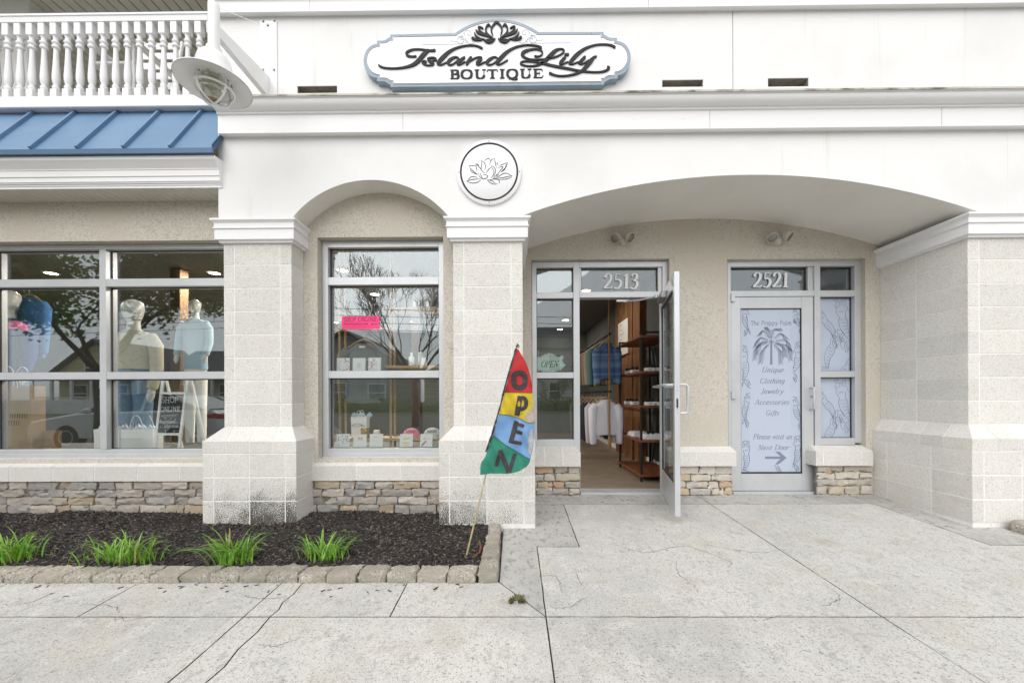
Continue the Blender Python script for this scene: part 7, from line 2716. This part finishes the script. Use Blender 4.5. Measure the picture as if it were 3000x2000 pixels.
def house(x0, x1, y, zt, zr, wall, roofm, lab, wins, porch=True, gable='front'):
    h = thing('house', lab, 'house', ((x0 + x1) / 2, y, 0), 'houses across the street')
    dpt = 9
    q = MB()
    if gable == 'front':
        q.prism([(x0, 0), (x1, 0), (x1, zt), ((x0 + x1) / 2, zr), (x0, zt)], 'y', y - dpt, y)
    else:
        q.box(x0, x1, y - dpt, y, 0, zt)
    part('wall', q, wall, h)
    q = MB()
    xm = (x0 + x1) / 2
    if gable == 'front':
        for s_, xe in ((-1, x0 - .4), (1, x1 + .4)):
            k = (zr - zt) / (xm - x0)
            q.prism([(xe, zt - .4 * k), (xm, zr + .02), (xm, zr + .22), (xe, zt - .4 * k + .2)], 'y', y - dpt, y + .5)
    else:
        q.prism([(y + .5, zt - .1), (y - dpt / 2, zr), (y - dpt - .5, zt - .1), (y - dpt / 2, zr + .25)][::-1], 'x', x0 - .4, x1 + .4)
    part('roof', q, roofm, h)
    for (wx, wz, ww, wh) in wins:
        q = MB()
        q.box(wx - ww / 2 - .1, wx + ww / 2 + .1, y, y + .06, wz - .1, wz + wh + .1)
        wn = part('window', q, M['trim'], h)
        part('pane', MB().box(wx - ww / 2, wx + ww / 2, y + .061, y + .075, wz, wz + wh), M['darkpane'], wn)
        part('sash_bar', MB().box(wx - ww / 2, wx + ww / 2, y + .076, y + .10, wz + wh / 2 - .04, wz + wh / 2 + .04), M['trim'], wn)
    if porch:
        q = MB()
        q.box(x0, x1, y + .01, y + 2.2, 2.75, 2.95)
        pr_ = part('porch', q, M['trim'], h)
        for k in range(5):
            x = x0 + .15 + (x1 - x0 - .3) * k / 4
            part('post', MB().box(x - .09, x + .09, y + 2.0, y + 2.18, .3, 2.75), M['trim'], pr_)
        part('deck', MB().box(x0, x1, y + .01, y + 2.2, 0, .45), M['soffit'], pr_)
        q = MB()
        q.box(x0, x1, y + 2.05, y + 2.12, 1.25, 1.32)
        q.box(x0, x1, y + 2.05, y + 2.12, .55, .6)
        n = int((x1 - x0) / .16)
        for k in range(n):
            x = x0 + (k + .5) * (x1 - x0) / n
            q.box(x - .02, x + .02, y + 2.07, y + 2.1, .6, 1.25)
        part('railing', q, M['trim'], pr_)
    return h


M['darkpane'] = mat('house_pane', (.04, .05, .06), .12)
sid = lambda n, c: mat(n, c, .7, layers=[(5, tuple(v * .8 for v in c), .48, .52, 0, (.001, .001, 1))])
R_ = mat('grey_shingle', (.13, .13, .13), .9, layers=[(8, (.09, .09, .09), .4, .7)])
HYY = -27
house(-40.5, -33.5, HYY, 3.6, 6.2, sid('yellow_siding', (.62, .55, .34)), R_, 'pale yellow gabled house mirrored behind the parked car', [(-37.7, 3.3, .8, 1.2), (-36.2, 3.3, .8, 1.2), (-38.6, .9, 1.2, 1.4), (-35.2, .9, 1.6, 1.4)])
house(-31.5, -23, HYY, 3.2, 5.6, sid('cream_siding', (.66, .62, .52)), R_, 'cream house mirrored at the right of the left window', [(-29, .9, 1.2, 1.4), (-25.5, .9, 1.2, 1.4)], True, 'side')
house(-19.5, -10.5, HYY, 4.2, 6.9, sid('grey_siding', (.33, .36, .35)), R_, 'grey sided house mirrored in the arched window', [(-18, .8, 1.3, 1.6), (-15.6, .8, 1.3, 1.6), (-17.4, 3.2, 1.0, 1.2), (-12.6, 3.2, 1.0, 1.2), (-12.2, .8, 1.4, 1.5)], False)
house(-8, 0, HYY, 3.0, 5.4, sid('tan_siding', (.55, .48, .38)), R_, 'tan low house mirrored at the right of the arched window', [(-6, .9, 1.2, 1.4), (-3, .9, 1.2, 1.4)], False)
house(2.2, 9.5, HYY, 5.6, 8.0, sid('white_siding', (.70, .70, .68)), R_, 'white two storey house mirrored in the sidelight', [(3.6, .9, .9, 1.5), (6.2, .9, .9, 1.5), (3.6, 3.5, 1.0, 1.4), (6.2, 3.5, 1.0, 1.4)], False, 'side')
house(12, 21, HYY, 4.0, 6.6, sid('blue_grey_siding', (.32, .37, .42)), R_, 'blue grey house far to the right across the street', [(14, .9, 1.2, 1.4), (18, .9, 1.2, 1.4)])
q = MB()
fence = thing('picket_fence', 'long white picket fence before the yellow house', 'fence', (-32, -21.5, 0))
pk_ = MB().prism([(-.05, 0), (.05, 0), (.05, 1.0), (0, 1.1), (-.05, 1.0)], 'y', 0, .03).mesh('picket', M['trim'])
for k in range(150):
    piece('picket', pk_, fence, (-41 + k * .125, -21.5, .02))
part('rail', MB().box(-41, -22.3, -21.53, -21.5, .3, .4), M['trim'], fence)
part('rail', MB().box(-41, -22.3, -21.53, -21.5, .75, .85), M['trim'], fence)
nr = np.random.RandomState(2)
hd = MB()
for i in range(9000):
    x, y, z = nr.uniform(-20, 11), -23.2 + nr.normal(0, .35), abs(nr.normal(.45, .3))
    if -9 < x < .8:
        z *= .6
    s_ = .08
    a = nr.uniform(0, 6.28)
    t_ = nr.uniform(-.8, .8)
    hd.add([(x - s_, y, z), (x, y + s_ * math.cos(a), z + s_ * .6), (x + s_, y, z + s_ * t_), (x, y - s_ * math.cos(a), z - s_ * .6)], [(0, 1, 2, 3)])
struct('hedge_row', hd, M['crown'], 'stuff')
tree(3.2, -22.6, 'thin bare shrub before the white house', 21, .4, .06, 4, 900, .6, .9, first=5)
# parked car
CXX, CYY = -9.9, -3.15
car = thing('parked_car', 'silver sedan parked at the kerb, mirrored in the large left window', 'car', (CXX, CYY, -.13))
cp = mat('silver_paint', (.80, .82, .83), .3, .1, coat=.6)
side = [(-2.42, .32), (-2.45, .55), (-2.36, .74), (-1.5, .90), (-1.15, .95), (.2, .99), (1.5, 1.02), (2.25, 1.0), (2.40, .88), (2.44, .55), (2.38, .32)]
q = MB()
for (yy, ins_) in ((-.89, .04), (-.86, 0), (.86, 0), (.89, .04)):
    pass
ys = [(-.90, .93), (-.84, 1.0), (.84, 1.0), (.90, .93)]
n = len(side)
for (yy, k) in ys:
    q.v += [(CXX + x * (1 if k == 1 else .99), CYY + yy, -.13 + .32 + (z - .32) * k) for x, z in side]
for i in range(3):
    for k in range(n):
        q.f.append((i * n + k, i * n + (k + 1) % n, (i + 1) * n + (k + 1) % n, (i + 1) * n + k))
        q.m.append(0)
q.f += [tuple(range(n - 1, -1, -1)), tuple(3 * n + k for k in range(n))]
q.m += [0, 0]
part('body', q, cp, car, smooth=30)
q = MB()
gh = [(-1.25, .93, .80), (-.35, 1.40, .58), (.35, 1.455, .56), (1.0, 1.42, .57), (1.95, 1.0, .78)]
for i in range(len(gh) - 2):
    (xa_, za_, wa), (xb_, zb2, wb) = gh[i], gh[i + 1]
    q.quad((CXX + xa_, CYY - wa, za_ - .13), (CXX + xb_, CYY - wb, zb2 - .13), (CXX + xb_, CYY + wb, zb2 - .13), (CXX + xa_, CYY + wa, za_ - .13))
part('roof', q, cp, car, smooth=30)
q = MB()
for s_ in (-1, 1):
    q.add([(CXX + x, CYY + s_ * w, z - .13 - .004) for x, z, w in gh] + [(CXX + 1.9, CYY + s_ * .82, .93 - .13), (CXX - 1.2, CYY + s_ * .82, .90 - .13)], [tuple(range(7))])
q.quad((CXX - 1.18, CYY - .72, .97 - .12), (CXX - .42, CYY - .55, 1.375 - .12), (CXX - .42, CYY + .55, 1.375 - .12), (CXX - 1.18, CYY + .72, .97 - .12))
q.quad((CXX + 1.02, CYY - .55, 1.40 - .13), (CXX + 1.90, CYY - .74, 1.03 - .13), (CXX + 1.90, CYY + .74, 1.03 - .13), (CXX + 1.02, CYY + .55, 1.40 - .13))
part('side_glass', q, M['darkpane'], car)
q = MB()
for s_ in (-1, 1):
    for (xa_, za_, xb_, zb2) in ((-1.25, .92, -.35, 1.40), (.42, .98, .38, 1.43), (1.15, 1.35, 1.95, 1.0)):
        q.tube([(CXX + xa_, CYY + s_ * .815, za_ - .13), (CXX + xb_, CYY + s_ * .60, zb2 - .13)], .035, 6)
part('pillar', q, cp, car)
for (wx_, wy_) in ((-1.42, -.80), (-1.42, .80), (1.42, -.80), (1.42, .80)):
    o_ = .09 if wy_ > 0 else -.09
    w_ = part('wheel', MB().lathe([(.16, -.11), (.31, -.11), (.33, -.08), (.33, .08), (.31, .11), (.16, .11)], (CXX + wx_, CYY + wy_, .20), 24, 'y'), M['iron'], car, smooth=40)
    part('rim', MB().lathe([(.20, 0), (.19, o_ * 1.25), (.03, o_ * 1.1)], (CXX + wx_, CYY + wy_, .20), 20, 'y'), M['alu'], w_, smooth=40)
for s_ in (-1, 1):
    part('mirror', MB().lathe([(.02, -.09), (.07, -.07), (.09, 0), (.07, .08), (.02, .10)], (CXX - .82, CYY + s_ * .98, .87), 12, 'x', .8), cp, car, smooth=60)
    part('tail_light', MB().cbox(CXX + 2.1, CXX + 2.45, CYY + s_ * .75 - .16, CYY + s_ * .75 + .16, .66, .80, .03), mat('tail_red', (.55, .02, .02), .25), car)
    part('headlight', MB().cbox(CXX - 2.44, CXX - 2.15, CYY + s_ * .7 - .17, CYY + s_ * .7 + .17, .50, .62, .03), M['flens'], car)
    part('door_handle', MB().cbox(CXX + .1, CXX + .3, CYY + s_ * .915 - .015, CYY + s_ * .915 + .015, .70, .73, .006), cp, car)
# street pole and wires mirrored in the left window
q = MB()
q.tube([(-19, -20.8, 0), (-19, -20.8, 8.5)], .13, 10)
up = thing('utility_pole', 'wooden utility pole with wires across the street', 'pole', (-19, -20.8, 0))
part('post', q, M['bark'], up)
for k in range(4):
    part('wire', MB().tube([(-60, -21, 7.6 - k * .5), (-40, -21, 7.2 - k * .5), (-19, -20.8, 7.8 - k * .5), (5, -21, 7.1 - k * .5), (40, -21, 7.6 - k * .5)], .02, 5), M['iron'], up)
